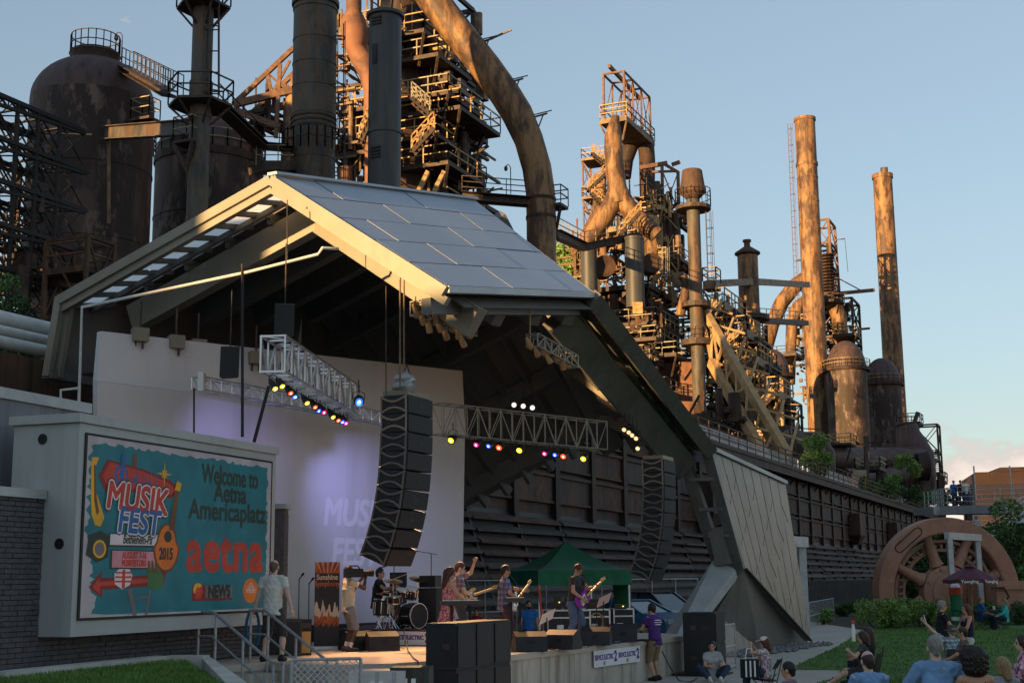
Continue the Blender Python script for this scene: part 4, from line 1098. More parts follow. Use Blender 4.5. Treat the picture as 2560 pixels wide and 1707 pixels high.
# ================================================================== second furnace
Y2 = 150
f2 = thing('blast_furnace', 'rusty furnace top with forked uptake pipes and open cage above', 'furnace', base(1560, 700, Y2))
c = W(1562, 292, Y2 - 2)
frame(f2, (c.x, c.y), 2.5, 9.4, W(1562, 300, Y2 - 2).z, W(1562, 178, Y2 - 2).z, 1, .24, 'steel_rust', False)
m = MB(); ztop = W(1562, 178, Y2 - 2).z
for k in (.33, .66):
    a = V((c.x, c.y, 0)) + U * 9.4 * k
    for o in (0, 2.5): m.bar(a - N * o + ZZ * c.z, a - N * o + ZZ * ztop, .2)
    m.bar(a + ZZ * ztop, a - N * 2.5 + ZZ * ztop, .2)
m.bar(V((c.x, c.y, ztop)) - N * 1.4 - U * 1.0 + ZZ * .5, V((c.x, c.y, ztop)) - N * 1.0 + U * 8.6 - ZZ * .3, .3, .45)
for i in range(3):
    a = V((c.x, c.y, c.z)) + U * 9.4 * i / 3; m.bar(a, a + U * 3.1 + ZZ * (ztop - c.z), .08); m.bar(a + ZZ * (ztop - c.z), a + U * 3.1, .08)
    m.bar(a - N * 2.5, a - N * 2.5 + U * 3.1 + ZZ * (ztop - c.z), .08)
m.build('cage_bracing', 'steel_rust', f2)
plat(f2, 1566, 288, Y2 - 2.4, 3.2, 10.4, .6, mat='steel_brown', rail='steel', r=.06, h=1.5)
MB().rail([W(1566, 286, Y2 - 2.5), W(1566, 286, Y2 - 2.5) - N * 3.2], 1.5, 1.6, .06, 2).build('railing', 'yellow_rail', f2)
def tr2(pxs, Y, name, mat, n=24, Ys=None):
    pts = [W(x, y, (Ys[i] if Ys else Y)) for i, (x, y, r) in enumerate(pxs)]
    return MB().path(pts, [rp(r, Y) for x, y, r in pxs], n).build(name, mat, f2, 50)
tr2([(1540, 290, 9), (1537, 305, 13), (1534, 325, 19), (1533, 345, 23), (1535, 400, 24), (1540, 450, 25), (1544, 485, 27), (1546, 510, 27)], Y2 - 6, 'uptake', 'rust_gold')
tr2([(1543, 470, 22), (1533, 505, 25), (1512, 542, 25), (1487, 578, 24), (1460, 615, 23)], Y2 - 6, 'uptake_branch', 'rust_gold')
tr2([(1545, 470, 22), (1560, 505, 25), (1583, 536, 25), (1612, 562, 24), (1642, 588, 22)], Y2 - 6, 'uptake_branch', 'rust_gold')
tr2([(1562, 445, 16), (1566, 400, 18), (1578, 358, 22), (1598, 335, 24), (1614, 352, 22), (1618, 400, 21), (1618, 470, 20), (1622, 560, 20), (1628, 640, 22)], Y2 + 7, 'rear_uptake', 'rust_dark')
tr2([(1628, 552, 21), (1630, 600, 21), (1632, 660, 21)], Y2 - 2, 'standpipe', 'rust_gold')
MB().bar(W(1640, 540, Y2 - 4), W(1653, 660, Y2 - 4), .55).build('strut', 'yellow_rail', f2)
MB().bar(W(1430, 640, Y2), W(1480, 540, Y2), .5).build('strut', 'steel_rust', f2)
cc = W(1512, 545, Y2 + 2)
frame(f2, (cc.x, cc.y), 2.6, 2.6, 30, W(1500, 385, Y2).z, 7, .16, 'steel_rust')
plat(f2, 1512, 388, Y2 + 1, 2.9, 3, .3, mat='steel_brown', rail='yellow_rail', r=.05)
plat(f2, 1510, 485, Y2 + 1, 2.7, 3, .3, mat='steel_brown', rail='yellow_rail', r=.05)
for a_, b_ in (((1480, 385), (1515, 415)), ((1470, 478), (1515, 435)), ((1478, 485), (1512, 520)), ((1548, 590), (1602, 530))):
    stair(f2, W(*a_, Y2 - (1 if a_[0] < 1540 else 9)), W(*b_, Y2 - (1 if a_[0] < 1540 else 9)), 1.0)
MB().bar(W(1498, 440, Y2 + 3), W(1498, 560, Y2 + 3), 1.5).build('riser_duct', 'rust_gold', f2)
plat(f2, 1655, 512, Y2 - 1, 2.6, 2, .5, mat='yellow_rail', rail='yellow_rail', r=.06)
plat(f2, 1630, 535, Y2 - 3, 1.6, 1.6, .4, mat='yellow_rail', rail='yellow_rail', r=.06)
m = MB()
for p, q, w_ in (((1600, 420), (1668, 408), .45), ((1655, 408), (1657, 530), .35), ((1695, 430), (1697, 545), .35), ((1657, 408), (1697, 432), .3), ((1680, 412), (1700, 405), .4), ((1657, 430), (1696, 530), .12), ((1695, 432), (1658, 530), .12), ((1630, 430), (1690, 428), .25)):
    m.bar(W(*p, Y2 + 2), W(*q, Y2 + 2), w_)
m.build('hoist_frame', 'steel_rust', f2)
MB().lathe(W(1672, 500, Y2), [(1.0, -.1), (1.0, .1), (.85, .1), (.85, -.1), (1.0, -.1)], 20, axis=(.9, -.4, 0)).build('sheave', 'steel', f2)
cl_ = W(1700, 700, Y2)
clutter(f2, W(1640, 700, Y2 - 2), 6, 8, W(1600, 690, Y2).z, W(1600, 470, Y2).z, 200, 21, 'steel')
clutter(f2, W(1670, 700, Y2 - 2), 4, 3, W(1600, 690, Y2).z, W(1600, 540, Y2).z, 70, 24, 'yellow_rail', (.06, .22))
clutter(f2, W(1530, 700, Y2 - 2), 5, 3, W(1600, 690, Y2).z, W(1600, 590, Y2).z, 110, 25, 'steel_rust', (.08, .3))
clutter(f2, W(1590, 700, Y2 - 3), 5, 6, W(1600, 690, Y2).z, W(1600, 570, Y2).z, 110, 22, 'steel_brown')
clutter(f2, W(1690, 640, Y2 + 2), 3, 5, W(1600, 660, Y2).z, W(1600, 480, Y2).z, 110, 23, 'rust_dark', (.1, .5))
for x in (1660, 1675, 1690): MB().lathe(W(x, 640, Y2 + 2), [(.5, -1), (.55, 3), (.4, 4.5)], 12).build('bell_bin', 'rust_dark', f2, 40)
# furnace body under the top
fb = thing('furnace_house', 'dark furnace casting house of stacked platforms below the forked pipes', 'furnace', base(1600, 900, Y2 - 8))
Yb = 141
cc = W(1620, 720, Yb)
MB().prism([V((cc.x, cc.y, 0)), V((cc.x, cc.y, 0)) - N * 9.5, V((cc.x, cc.y, 0)) - N * 9.5 + U * 11, V((cc.x, cc.y, 0)) + U * 11], ZZ * (cc.z - 1)).build('house', 'rust_dark', fb)
plat(fb, 1622, 706, Yb - 1, 10.5, 12, .5, rail='yellow_rail', r=.06, h=1.4)
plat(fb, 1640, 800, Yb - 1.5, 9, 10, .4, rail='pale_rail', r=.06, h=1.4)
plat(fb, 1640, 840, Yb - 2.5, 5, 9, .4, rail='pale_rail', r=.06)
plat(fb, 1690, 880, Yb - 2, 3, 4, .4, rail='pale_rail', r=.06)
plat(fb, 1610, 890, Yb - 4, 5, 7, .4, rail='pale_rail', r=.06)
plat(fb, 1665, 970, Yb - 4, 6, 7, .4, rail='steel', r=.06)
plat(fb, 1700, 640, Yb + 3, 2.5, 7, .4, rail='pale_rail', r=.05)
for px, y0_, y1_, r_, Yc in ((1474, 612, 735, 21, 138), (1588, 594, 722, 24, 138)):
    p = W(px, y1_, Yc); zt_ = W(px, y0_, Yc).z; r_ = rp(r_, Yc)
    MB().lathe((p.x, p.y, 0), [(r_, p.z - 2), (r_, zt_ - .3), (r_ * 1.07, zt_ - .3), (r_ * 1.07, zt_), (r_ * .5, zt_ + .1), (.01, zt_ + .1)], 24).build('vessel', 'stack_dark', fb, 40)
for px, py, r_ in ((1510, 668, 28), (1628, 660, 26)):
    MB().lathe(W(px, py, 139), [(.01, -1.2), (rp(r_, 139), -1.2), (rp(r_, 139), .6), (rp(r_ * .8, 139), .6), (.01, .3)], 24, axis=N * .6 - U).build('valve_drum', 'rust_dark', fb, 40)
clutter(fb, W(1640, 720, Yb - 2), 10, 9, W(1600, 1040, Yb).z, W(1600, 715, Yb).z, 300, 31, 'steel', (.1, .5))
clutter(fb, W(1640, 720, Yb - 2.6), 9, 2, W(1600, 1040, Yb).z, W(1600, 715, Yb).z, 90, 32, 'rust', (.1, .5))
clutter(fb, W(1700, 660, Yb + 2), 4, 4, W(1600, 760, Yb).z, W(1600, 620, Yb).z, 70, 33, 'steel_brown', (.1, .4))
ladder(fb, W(1663, 690, 136), W(1663, 620, 136), mat='pale_rail')
p = W(1594, 770, 136); MB().box(p, (1.0, .3, 1.2)).build('sign_plate', 'yellow_rail', fb)
pl = [W(1700, 680, 137), W(1708, 760, 137), W(1712, 900, 137)]
MB().path([W(1706, 690, 140), W(1716, 710, 140), W(1712, 740, 140), W(1700, 790, 140)], .5, 14).build('duct', 'rust_gold', fb, 40)
MB().bar(W(1722, 900, 143), W(1722, 1050, 143), 2.4).build('orange_wall', 'rust_red', fb)
cb1 = thing('catwalk', 'long dark catwalk leading from the downcomer to the furnace house', 'walkway', W(1460, 600, 130) * 1)
a = W(1390, 585, 116); b = W(1462, 618, 134); d_ = W(1595, 590, 140)
for p, q in ((a, b), (b, d_)):
    MB().ibeam(p, q, .9, .8).build('girder', 'steel', cb1); MB().rail([p + ZZ * .4, q + ZZ * .4], 1.2, 1.8, .045).build('railing', 'pale_rail', cb1)
# bucket stack
Ys = 138
c = W(1742, 800, Ys)
bs = thing('bucket_stack', 'slim dark stack crowned by a rusty tapered bucket', 'stack', (c.x, c.y, 0))
Rb = rp(17, Ys)
def zz(py, Y=Ys, px=1740): return W(px, py, Y).z
MB().lathe((c.x, c.y, 0), [(Rb * 1.05, 0), (Rb, zz(720)), (Rb, zz(520)), (Rb * .95, zz(482))], 24).build('shaft', 'stack_grey', bs, 40)
MB().lathe((c.x, c.y, 0), [(Rb * .9, zz(500)), (rp(34, Ys), zz(482)), (rp(33, Ys), zz(474)), (rp(26, Ys), zz(428)), (rp(24, Ys), zz(426)), (rp(22, Ys), zz(440)), (.01, zz(440))], 28).build('bucket', 'rust', bs, 40)
disc_platform(bs, c, zz(517), Rb, rp(46, Ys), 'steel', 'steel', 14, .4, 1.8)
disc_platform(bs, c, zz(757), Rb, rp(38, Ys), None, 'steel', 14, .5)
disc_platform(bs, c, zz(850), Rb, rp(42, Ys), 'steel', 'steel', 14, .6)
ladder(bs, V((c.x + Rb + .9, c.y, zz(700))), V((c.x + Rb + .9, c.y, zz(530))))
# skip incline
sk = thing('skip_incline', 'golden skip hoist incline of lattice girders slanting down right', 'incline', W(1860, 950, 132) * 1)
m = MB()
g1a, g1b = W(1752, 762, 140), W(1972, 1140, 124); g2a, g2b = W(1778, 905, 136), W(1925, 1165, 124)
MB().bar(g1a, g1b, .7, .7).build('upper_girder', 'steel_tan', sk)
MB().bar(g2a, g2b, .7, .9).build('lower_girder', 'steel_tan', sk)
MB().bar(g2a + V((1.6, .6, .2)), g2b + V((1.6, .6, .2)), .6, .8).build('lower_girder', 'steel_tan', sk)
for i in range(7):
    a = g1a.lerp(g1b, i / 7); b = g2a.lerp(g2b, max(0, (i - 1.5) / 7)); m.bar(a, b, .25); b2 = g1a.lerp(g1b, (i + .9) / 7) + V((2.6, 2, 1.2)); m.bar(a, b2, .22); m.bar(a + V((2.6, 2.0, 1.0)), g1a.lerp(g1b, (i + 1) / 7), .2)
    m.bar(a, g2a.lerp(g2b, min(1, (i + .2) / 7)), .2)
m.build('lattice', 'steel_tan', sk)
pk = thing('stepped_platforms', 'tiered yellow-railed platforms stepping down beside the skip incline', 'platforms', base(1850, 900, 150))
for kk, (px, py, ln, lu) in enumerate(((1812, 752, 2.8, 9), (1868, 822, 3.4, 9), (1895, 890, 3.6, 9), (1948, 975, 2.6, 7), (1790, 700, 1.5, 2))):
    plat(pk, px, py, 146, ln, lu, .9, mat='steel_brown', rail='yellow_rail', r=.07, h=1.5)
    if kk < 4:
        cc = W(px + 25, py, 149); frame(pk, (cc.x, cc.y), ln + 2, 6, 0, cc.z - 1, 7, .26, 'steel')
        clutter(pk, (cc.x, cc.y), ln + 3, 7, W(px, py + 170, 150).z, cc.z - .5, 130, 41 + kk, 'steel', (.1, .4)); clutter(pk, cc - N * .5 - U * 2.5, ln + 2.5, 3, W(px, py + 150, 150).z, cc.z - .5, 90, 51 + kk, ('steel_brown', 'steel_tan')[kk % 2], (.08, .28))
        stair(pk, W(px - 60, py + 62, 145), W(px - 5, py + 4, 145), .9)
MB().lathe(V((W(1905, 950, 158).x, 158, 0)), [(2.2, 0), (2.2, W(1905, 935, 158).z)] + [(2.2 * math.cos(i / 8 * 1.5), W(1905, 935, 158).z + 2.6 * math.sin(i / 8 * 1.5)) for i in range(9)], 28).build('tank', 'dome', pk, 40)
# small capped stack
Yc = 165
c = W(1873, 750, Yc); rc = rp(26, Yc)
cs = thing('capped_stack', 'short golden stack with conical hat between the furnaces', 'stack', (c.x, c.y, 0))
z_ = lambda py: W(1873, py, Yc).z
MB().lathe((c.x, c.y, 0), [(rc, 0), (rc, z_(640))], 28).build('shaft', 'rust_gold', cs, 40)
MB().lathe((c.x, c.y, 0), [(rc * .9, z_(641)), (rc * 1.25, z_(636)), (rc * 1.25, z_(632)), (rc * .35, z_(617)), (rc * .3, z_(617)), (rc * .3, z_(606)), (rc * .42, z_(605)), (rc * .42, z_(600)), (.01, z_(599))], 28).build('conical_cap', 'rust', cs, 40)
disc_platform(cs, c, z_(790), rc, rp(50, Yc), None, 'steel', 16, .6)
gb = thing('gantry_beam', 'long horizontal gantry beam crossing between the stacks', 'beam', W(1890, 708, 170) * 1)
MB().bar(W(1768, 710, 150), W(1885, 704, 165), .6, .8).build('beam', 'steel_brown', gb); MB().bar(W(1885, 704, 165), W(2020, 712, 200), .6, .8).build('beam', 'steel_brown', gb)
p1_, p2_ = W(1790, 805, 158), W(2020, 806, 175)
MB().bar(W(1850, 798, 160), W(2015, 808, 190), .8, .7).build('lower_beam', 'steel', gb); MB().rail([W(1850, 793, 160), W(2015, 803, 190)], 1.3, 3, .06).build('railing', 'yellow_rail', gb)
# ================================================================== third furnace group
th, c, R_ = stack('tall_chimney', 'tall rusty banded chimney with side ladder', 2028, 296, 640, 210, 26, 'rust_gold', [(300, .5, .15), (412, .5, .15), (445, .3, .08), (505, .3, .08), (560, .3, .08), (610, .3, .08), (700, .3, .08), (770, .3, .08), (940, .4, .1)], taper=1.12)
ladder(th, V((c.x - R_ - 1.0, c.y, W(2000, 780, 210).z)), V((c.x - R_ - .9, c.y, W(2000, 310, 210).z)), True, 'steel_rust')
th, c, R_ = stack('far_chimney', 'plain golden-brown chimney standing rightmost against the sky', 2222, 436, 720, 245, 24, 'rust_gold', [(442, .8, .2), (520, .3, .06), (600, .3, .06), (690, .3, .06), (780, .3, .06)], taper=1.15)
MB().lathe((c.x + .4, c.y, 0), [(.7, W(2200, 440, 245).z - 1), (.7, W(2200, 420, 245).z), (.6, W(2200, 420, 245).z), (.6, W(2200, 440, 245).z - 1)], 12).build('liner', 'stack_grey', th, 40)
Y3 = 222
f3 = thing('far_furnace', 'distant furnace with arched gas pipes behind the tall chimney', 'furnace', base(2060, 800, Y3))
def tr3(pxs, Y, name='gas_pipe', mat='rust_gold'):
    pts = [W(x, y, Y) for x, y, r in pxs]; return MB().path(pts, [rp(r, Y) for x, y, r in pxs], 20).build(name, mat, f3, 50)
tr3([(1895, 960, 17), (1912, 880, 18), (1930, 810, 19), (1955, 755, 19), (1990, 712, 19), (2030, 685, 19), (2060, 670, 18)], Y3)
tr3([(1975, 960, 13), (1977, 860, 14), (1980, 800, 15), (1995, 765, 16), (2020, 748, 16), (2050, 742, 16)], Y3 - 4)
tr3([(2040, 745, 18), (2065, 748, 19), (2088, 765, 20), (2098, 795, 20), (2100, 850, 18)], Y3)
cc = W(2085, 760, Y3)
frame(f3, (cc.x, cc.y), 3.6, 7, W(2060, 900, Y3).z, W(2060, 545, Y3).z, 6, .4, 'steel_rust', True, .8)
clutter(f3, (cc.x, cc.y), 4, 6, W(2060, 860, Y3).z, W(2060, 590, Y3).z, 150, 51, 'steel', (.12, .5))
cc = W(2135, 860, Y3)
frame(f3, (cc.x, cc.y), 6, 7, 0, W(2060, 745, Y3).z, 7, .4, 'steel')
clutter(f3, (cc.x, cc.y), 9, 8, W(2060, 920, Y3).z, W(2060, 745, Y3).z, 220, 52, 'steel', (.15, .5)); clutter(f3, cc - N * 4, 6, 6, W(2060, 1000, Y3).z, W(2060, 720, Y3).z, 120, 53, 'steel_brown', (.15, .4))
m = MB(); m.bar(W(2080, 735, Y3), W(2186, 725, Y3), .7, .5); m.bar(W(2085, 690, Y3), W(2160, 730, Y3), .15); m.bar(W(2090, 690, Y3), W(2088, 740, Y3), .3); m.bar(W(2080, 600, Y3), W(2112, 597, Y3), .15); m.bar(W(2112, 597, Y3), W(2120, 680, Y3), .06); m.build('boom', 'steel_rust', f3)
plat(f3, 2140, 830, Y3 - 6, 4, 5, .5, rail='yellow_rail', r=.08); plat(f3, 2100, 745, Y3 - 4, 4, 4, .4, rail='steel', r=.07); plat(f3, 1990, 880, Y3 - 12, 6, 6, .5, rail='steel', r=.07); plat(f3, 2050, 800, Y3 - 8, 3, 4, .4, rail='yellow_rail', r=.08)
for k in range(12): MB().lathe(W(2068, 640 + k * 8, Y3 - 3), [(1.0, 0), (1.15, .15), (1.0, .3)], 12).build('coil', 'rust', f3, 40)
stove('hot_stove', 'ringed brown stove right of the tall chimney, nearer of the pair', 2116, 852, 925, 205, 50, ring=(921, 59), mat='stove', ringrail='yellow_rail')
stove('hot_stove', 'smaller ringed brown stove partly before the far chimney', 2206, 895, 962, 215, 46, ring=(958, 54), mat='stove', ringrail='yellow_rail')
stove('hot_stove', 'dark domed stove behind the stepped platforms left of the chimney', 1930, 872, 940, 195, 45, ring=(938, 56), mat='rust_dark', ringrail='steel')
du = thing('gas_main', 'fat rusty gas main lying on the trestle with an open end at right', 'pipe', base(2200, 1150, 190))
def trd(pxs, Ys, name, mat, n=28):
    pts = [W(x, y, Y) for (x, y, r), Y in zip(pxs, Ys)]; return MB().path(pts, [rp(r, Y) for (x, y, r), Y in zip(pxs, Ys)], n).build(name, mat, du, 50)
trd([(2270, 1062, 22), (2275, 1085, 26), (2285, 1110, 32), (2300, 1140, 36), (2306, 1190, 34), (2306, 1260, 32)], [188] * 6, 'elbow', 'dome')
trd([(1985, 1120, 30), (2060, 1140, 32), (2140, 1150, 33), (2230, 1152, 34), (2300, 1152, 35)], [168, 174, 180, 184, 187], 'main', 'dome')
trd([(1990, 1130, 28), (2010, 1105, 30), (2040, 1105, 30), (2060, 1135, 28), (2064, 1200, 26)], [166] * 5, 'arched_duct', 'dome')
trd([(2110, 1190, 20), (2200, 1195, 22), (2270, 1180, 24)], [172, 178, 184], 'lower_pipe', 'dome')
p = W(2318, 1165, 184); dd = (U * .35 + N * .95)
MB().lathe(p, [(1.75, -1.4), (1.95, -.1), (2.05, 0), (1.95, .12), (1.7, 0), (1.7, -1.2), (.01, -1.2)], 32, axis=dd).build('open_end', 'rust_dark', du, 40)
er = thing('end_tower', 'small steel stair tower with railed landings at the gas main end', 'tower', base(2330, 1100, 192))
cc = W(2345, 1100, 192)
frame(er, (cc.x, cc.y), 3.4, 3, 0, W(2330, 1060, 192).z, 6, .25, 'steel')
for px, py in ((2300, 1052, ), (2340, 1145), (2350, 1180), (2362, 1200)): plat(er, px, py, 190, 3.2, 3.5, .4, rail='steel', r=.06)
m = MB()
for p, q in (((2262, 1090), (2300, 1060)), ((2275, 1085), (2295, 1030)), ((2310, 1200), (2390, 1260)), ((2300, 1215), (2380, 1275)), ((2370, 1225), (2400, 1250)), ((2355, 1245), (2420, 1262))): m.bar(W(*p, 190), W(*q, 190), .5)
m.build('struts', 'steel', er)
for px, y0_ in ((2352, 1190), (2422, 1212)): MB().bar(W(px, y0_, 186), W(px, 1300, 186), .8).build('post', 'rust_dark', er)
# low clutter on the trestle top (pumps, valves, small platforms)
tp = thing('trestle_machinery', 'jumble of dark pipes, valves and stairs on top of the trestle', 'machinery', base(2000, 1180, 130))
for k, (px, py, Y, ln, lu, h_, n_) in enumerate(((1995, 1130, 138, 8, 14, 5, 120), (2090, 1180, 155, 9, 14, 4, 110), (2180, 1215, 165, 9, 16, 3, 100), (2240, 1110, 178, 10, 10, 5, 70), (1900, 1090, 128, 8, 14, 6, 150), (1830, 1040, 126, 6, 10, 6, 100))):
    p = W(px, py, Y); clutter(tp, (p.x, p.y), ln, lu, p.z - h_, p.z + 1, n_, 60 + k, ('steel', 'rust_dark')[k % 2], (.1, .6))
plat(tp, 2200, 1165, 165, 3, 5, .4, mat='steel', rail='pale_rail', r=.08); plat(tp, 2128, 1105, 172, 3, 4, .3, rail='yellow_rail', r=.06)
stair(tp, W(1920, 1140, 128), W(1968, 1105, 128), 1.0, 'pale_rail')
MB().bar(W(2147, 1175, 160), W(2150, 1240, 160), .8, 1.6).build('cabinet', 'pale_rail', tp)
MB().bar(W(2165, 1090, 162), W(2168, 1240, 162), .5).build('post', 'steel', tp)
MB().lathe(W(2152, 1216, 158), [(.01, 0), (.28, .08), (.28, .3), (.01, .36)], 10).build('blue_lamp', 'blue_hose', tp, 40)
lb = thing('support_house', 'dark plate-clad plant rooms below the right furnaces', 'building', base(1980, 1150, 175))
for px, py, Y, ln, lu in ((1990, 1075, 150, 10, 12), (2110, 1120, 195, 22, 16), (2290, 1190, 200, 14, 12), (1800, 1010, 158, 9, 16)):
    p = W(px, py, Y); q = V((p.x, p.y, 0)); MB().prism([q, q - N * ln, q - N * ln + U * lu, q + U * lu], ZZ * p.z).build('block', 'rust_dark', lb)

# far brown building and galvanised footbridge on the right
fbld = thing('brown_mill_building', 'distant brown brick mill building at the right edge', 'building', base(2500, 1220, 300))
p = W(2438, 1180, 300)
MB().prism([V((p.x, 300, 0)), V((p.x + 40, 292, 0)), V((p.x + 46, 320, 0)), V((p.x + 6, 328, 0))], ZZ * (p.z)).build('wall', 'brown_bldg', fbld)
MB().prism([V((p.x + 5, 298.6, p.z)), V((p.x + 41, 291.6, p.z)), V((p.x + 46, 320, p.z)), V((p.x + 9, 327, p.z))], ZZ * .9).build('parapet', 'brown_bldg', fbld)
MB().bar((p.x + .1, 299.8, p.z - 5), (p.x + 40, 291.8, p.z - 5), .5, .5).build('cornice', 'brown_bldg', fbld)
fbr = thing('footbridge', 'galvanised footbridge with mesh railings and stairs at far right', 'bridge', base(2460, 1280, 92))
a = W(2325, 1278, 100); b = W(2380, 1276, 92); d_ = W(2620, 1270, 86)
for p, q in ((a, b), (b, d_)):
    MB().bar(p, q, 2.4, .55).build('deck', 'galv', fbr); MB().rail([p + ZZ * .25 - V((0, 1.2, 0)), q + ZZ * .25 - V((0, 1.2, 0))], 1.25, 1.5, .035, 3).build('railing', 'galv', fbr)
    MB().rail([p + ZZ * .25 + V((0, 1.2, 0)), q + ZZ * .25 + V((0, 1.2, 0))], 1.25, 1.5, .035, 3).build('railing', 'galv', fbr)
for px in (2440, 2530):
    q = W(px, 1300, 90); MB().bar(V((q.x, q.y, 0)), q, .3).build('pier', 'galv', fbr)
    q = W(px, 1250, 88); MB().tube(q, q + ZZ * 2.2, .05).build('light_post', 'galv', fbr)
a = W(2570, 1285, 84); b = W(2480, 1345, 84); d_ = W(2425, 1345, 84)
MB().bar(a, b, 1.6, .4).build('stair_flight', 'galv', fbr); MB().rail([a + ZZ * .2 - V((0, .8, 0)), b + ZZ * .2 - V((0, .8, 0)), d_ + ZZ * .2 - V((0, .8, 0))], 1.15, 1.0, .035, 3).build('stair_railing', 'galv', fbr)
MB().bar(b, d_, 1.6, .35).build('landing', 'galv', fbr)
a = W(2430, 1348, 85.5); b = W(2590, 1440, 85.5); MB().bar(a, b, 1.5, .35).build('stair_flight', 'galv', fbr); MB().rail([a - V((0, .8, 0)), b - V((0, .8, 0))], 1.15, 1.0, .035, 3).build('stair_railing', 'galv', fbr)
for x, y_ in ((2450, 84), (2560, 84)): q = W(x, 1345, y_); MB().bar(V((q.x, q.y, 0)), q, .25).build('pier', 'galv', fbr)

# unseen halls added to the left and behind, to throw evening shade over the stage
for nm, lab, q0, q1, dep, hh in (('shade_hall', 'long low brown hall added for shade behind the lawn, outside the view', (-14, -72), (-35.2, -2.3), 16, 10.2), ('shade_hall', 'taller brown hall added for shade left of the stage, outside the view', (-35.5, -1.6), (-46, 33), 16, 15.5),
                                 ('shade_hall', 'tall brown hall added for shade beyond the left stoves, outside the view', (-62, 40), (-96, 108), 24, 25)):
    a = V((q0[0], q0[1], 0)); b = V((q1[0], q1[1], 0)); d = (b - a).normalized(); s = V((-d.y, d.x, 0))
    t = thing(nm, lab, 'building', a)
    MB().prism([a, b, b + s * dep, a + s * dep], ZZ * hh).build('wall', 'hall_brick', t)
    k_ = MB()
    MB().add([a - d * .5 - s * .6 + ZZ * hh, b + d * .5 - s * .6 + ZZ * hh, b + d * .5 + s * (dep + .6) + ZZ * hh, a - d * .5 + s * (dep + .6) + ZZ * hh, a - d * .5 + s * dep / 2 + ZZ * (hh + 1.5), b + d * .5 + s * dep / 2 + ZZ * (hh + 1.5)],
             [(0, 1, 5, 4), (2, 3, 4, 5), (0, 4, 3), (1, 2, 5), (0, 3, 2, 1)]).build('roof', 'rust_dark', t)
    n_ = int((b - a).length / 5)
    for i in range(n_):
        c = a.lerp(b, (i + .5) / n_) - s * .03
        MB().obox(c + ZZ * (hh * .55), d * 1.2, s * .06, ZZ * (hh * .28)).build('window', 'glass_dark', t)

for (x, y, r, h_), lab in (((-37.4, 62, 3.9, 35.5), 'domed tank added for shade left of the huge stove, outside the view'), ((-36.8, 39.3, 3.8, 42), 'broad domed tank added for shade beside the taller hall, outside the view')):  # unseen tanks added to shade the left stoves, grey stacks and gantry
    t = thing('hot_stove', lab, 'stove', (x, y, 0)); MB().lathe((x, y, 0), [(r, 0), (r, h_ - r * .7)], 32).build('shell', 'stove', t, 40)
    MB().lathe((x, y, 0), [(r * math.cos(a), h_ - r * .7 + r * .7 * math.sin(a)) for a in [i / 8 * 1.5 for i in range(9)]], 32).build('dome', 'dome', t, 40)
# ================================================================== trusses, lamps and loudspeakers
def box_truss(name, label, p, q, w_, h_, n_, mat, r=.025, end=None):
    p = V(p); q = V(q); d = (q - p).normalized(); s = V((d.y, -d.x, 0)).normalized() * w_ / 2; u_ = ZZ * h_ / 2
    th = thing(name, label, 'truss', p.lerp(q, .5) * 1)
    cs = [s + u_, -s + u_, -s - u_, s - u_]
    for c in cs: MB().tube(p + c, q + c, r, n=8).build('chord', mat, th, 40)
    m = MB()
    for i in range(n_ + 1):
        a = p.lerp(q, i / n_)
        for k in range(4): m.bar(a + cs[k], a + cs[(k + 1) % 4], r * 1.3)
        if i < n_:
            b = p.lerp(q, (i + 1) / n_)
            for k in range(4):
                if (i + k) % 2: m.bar(a + cs[k], b + cs[(k + 1) % 4], r * 1.0)
                else: m.bar(a + cs[(k + 1) % 4], b + cs[k], r * 1.0)
    m.build('lacing', mat, th)
    return th
TG = 'box trusses under the roof'
t1 = box_truss('lighting_truss', 'bright aluminium box truss hanging left, pointing away from the viewer', W(682, 884, 26.8), W(875, 1003, 33), .5, .72, 13, 'alu', .028); t1['group'] = TG
t2 = box_truss('lighting_truss', 'slim truss before the white wall behind the bright left truss', W(490, 957, 29.3), W(1000, 1055, 34.5), .28, .28, 22, 'alu', .018); t2['group'] = TG
t3 = box_truss('lighting_truss', 'tan lattice truss hanging right above the dark trestle wall', W(1092, 1047, 33.5), W(1505, 1090, 37), .42, .76, 15, 'truss_alu', .016); t3['group'] = TG
t4 = box_truss('lighting_truss', 'short sunlit truss of lamps under the front eave, left one', W(1040, 770, 28.6), W(1178, 825, 30.5), .3, .3, 5, 'truss_alu', .02); t4['group'] = TG
t5 = box_truss('lighting_truss', 'short sunlit truss of lamps under the front eave, right one', W(1330, 850, 31.5), W(1432, 905, 33.5), .3, .3, 6, 'truss_alu', .02); t5['group'] = TG
MB().box(W(505, 955, 29.3), (.12, .3, .42)).build('end_plate', 'ball_white', t2)
for px, y0_, y1_, Y, r in ((606, 660, 1092, 26.6, .03), (672, 965, 1105, 26.8, .035), (485, 970, 1090, 29.3, .02)):
    k_ = thing('hanging_pole', 'black hanging pole at left under the roof' if r == .03 else ('slanting black pole below the bright truss' if r > .03 else 'thin black rod below the slim truss end'), 'pole', W(px, y1_, Y) * 1)
    q = W(px if r != .035 else 635, y1_, Y)
    MB().tube(W(px, y0_, Y), q, r).build('pole', 'steel_black', k_, 40)
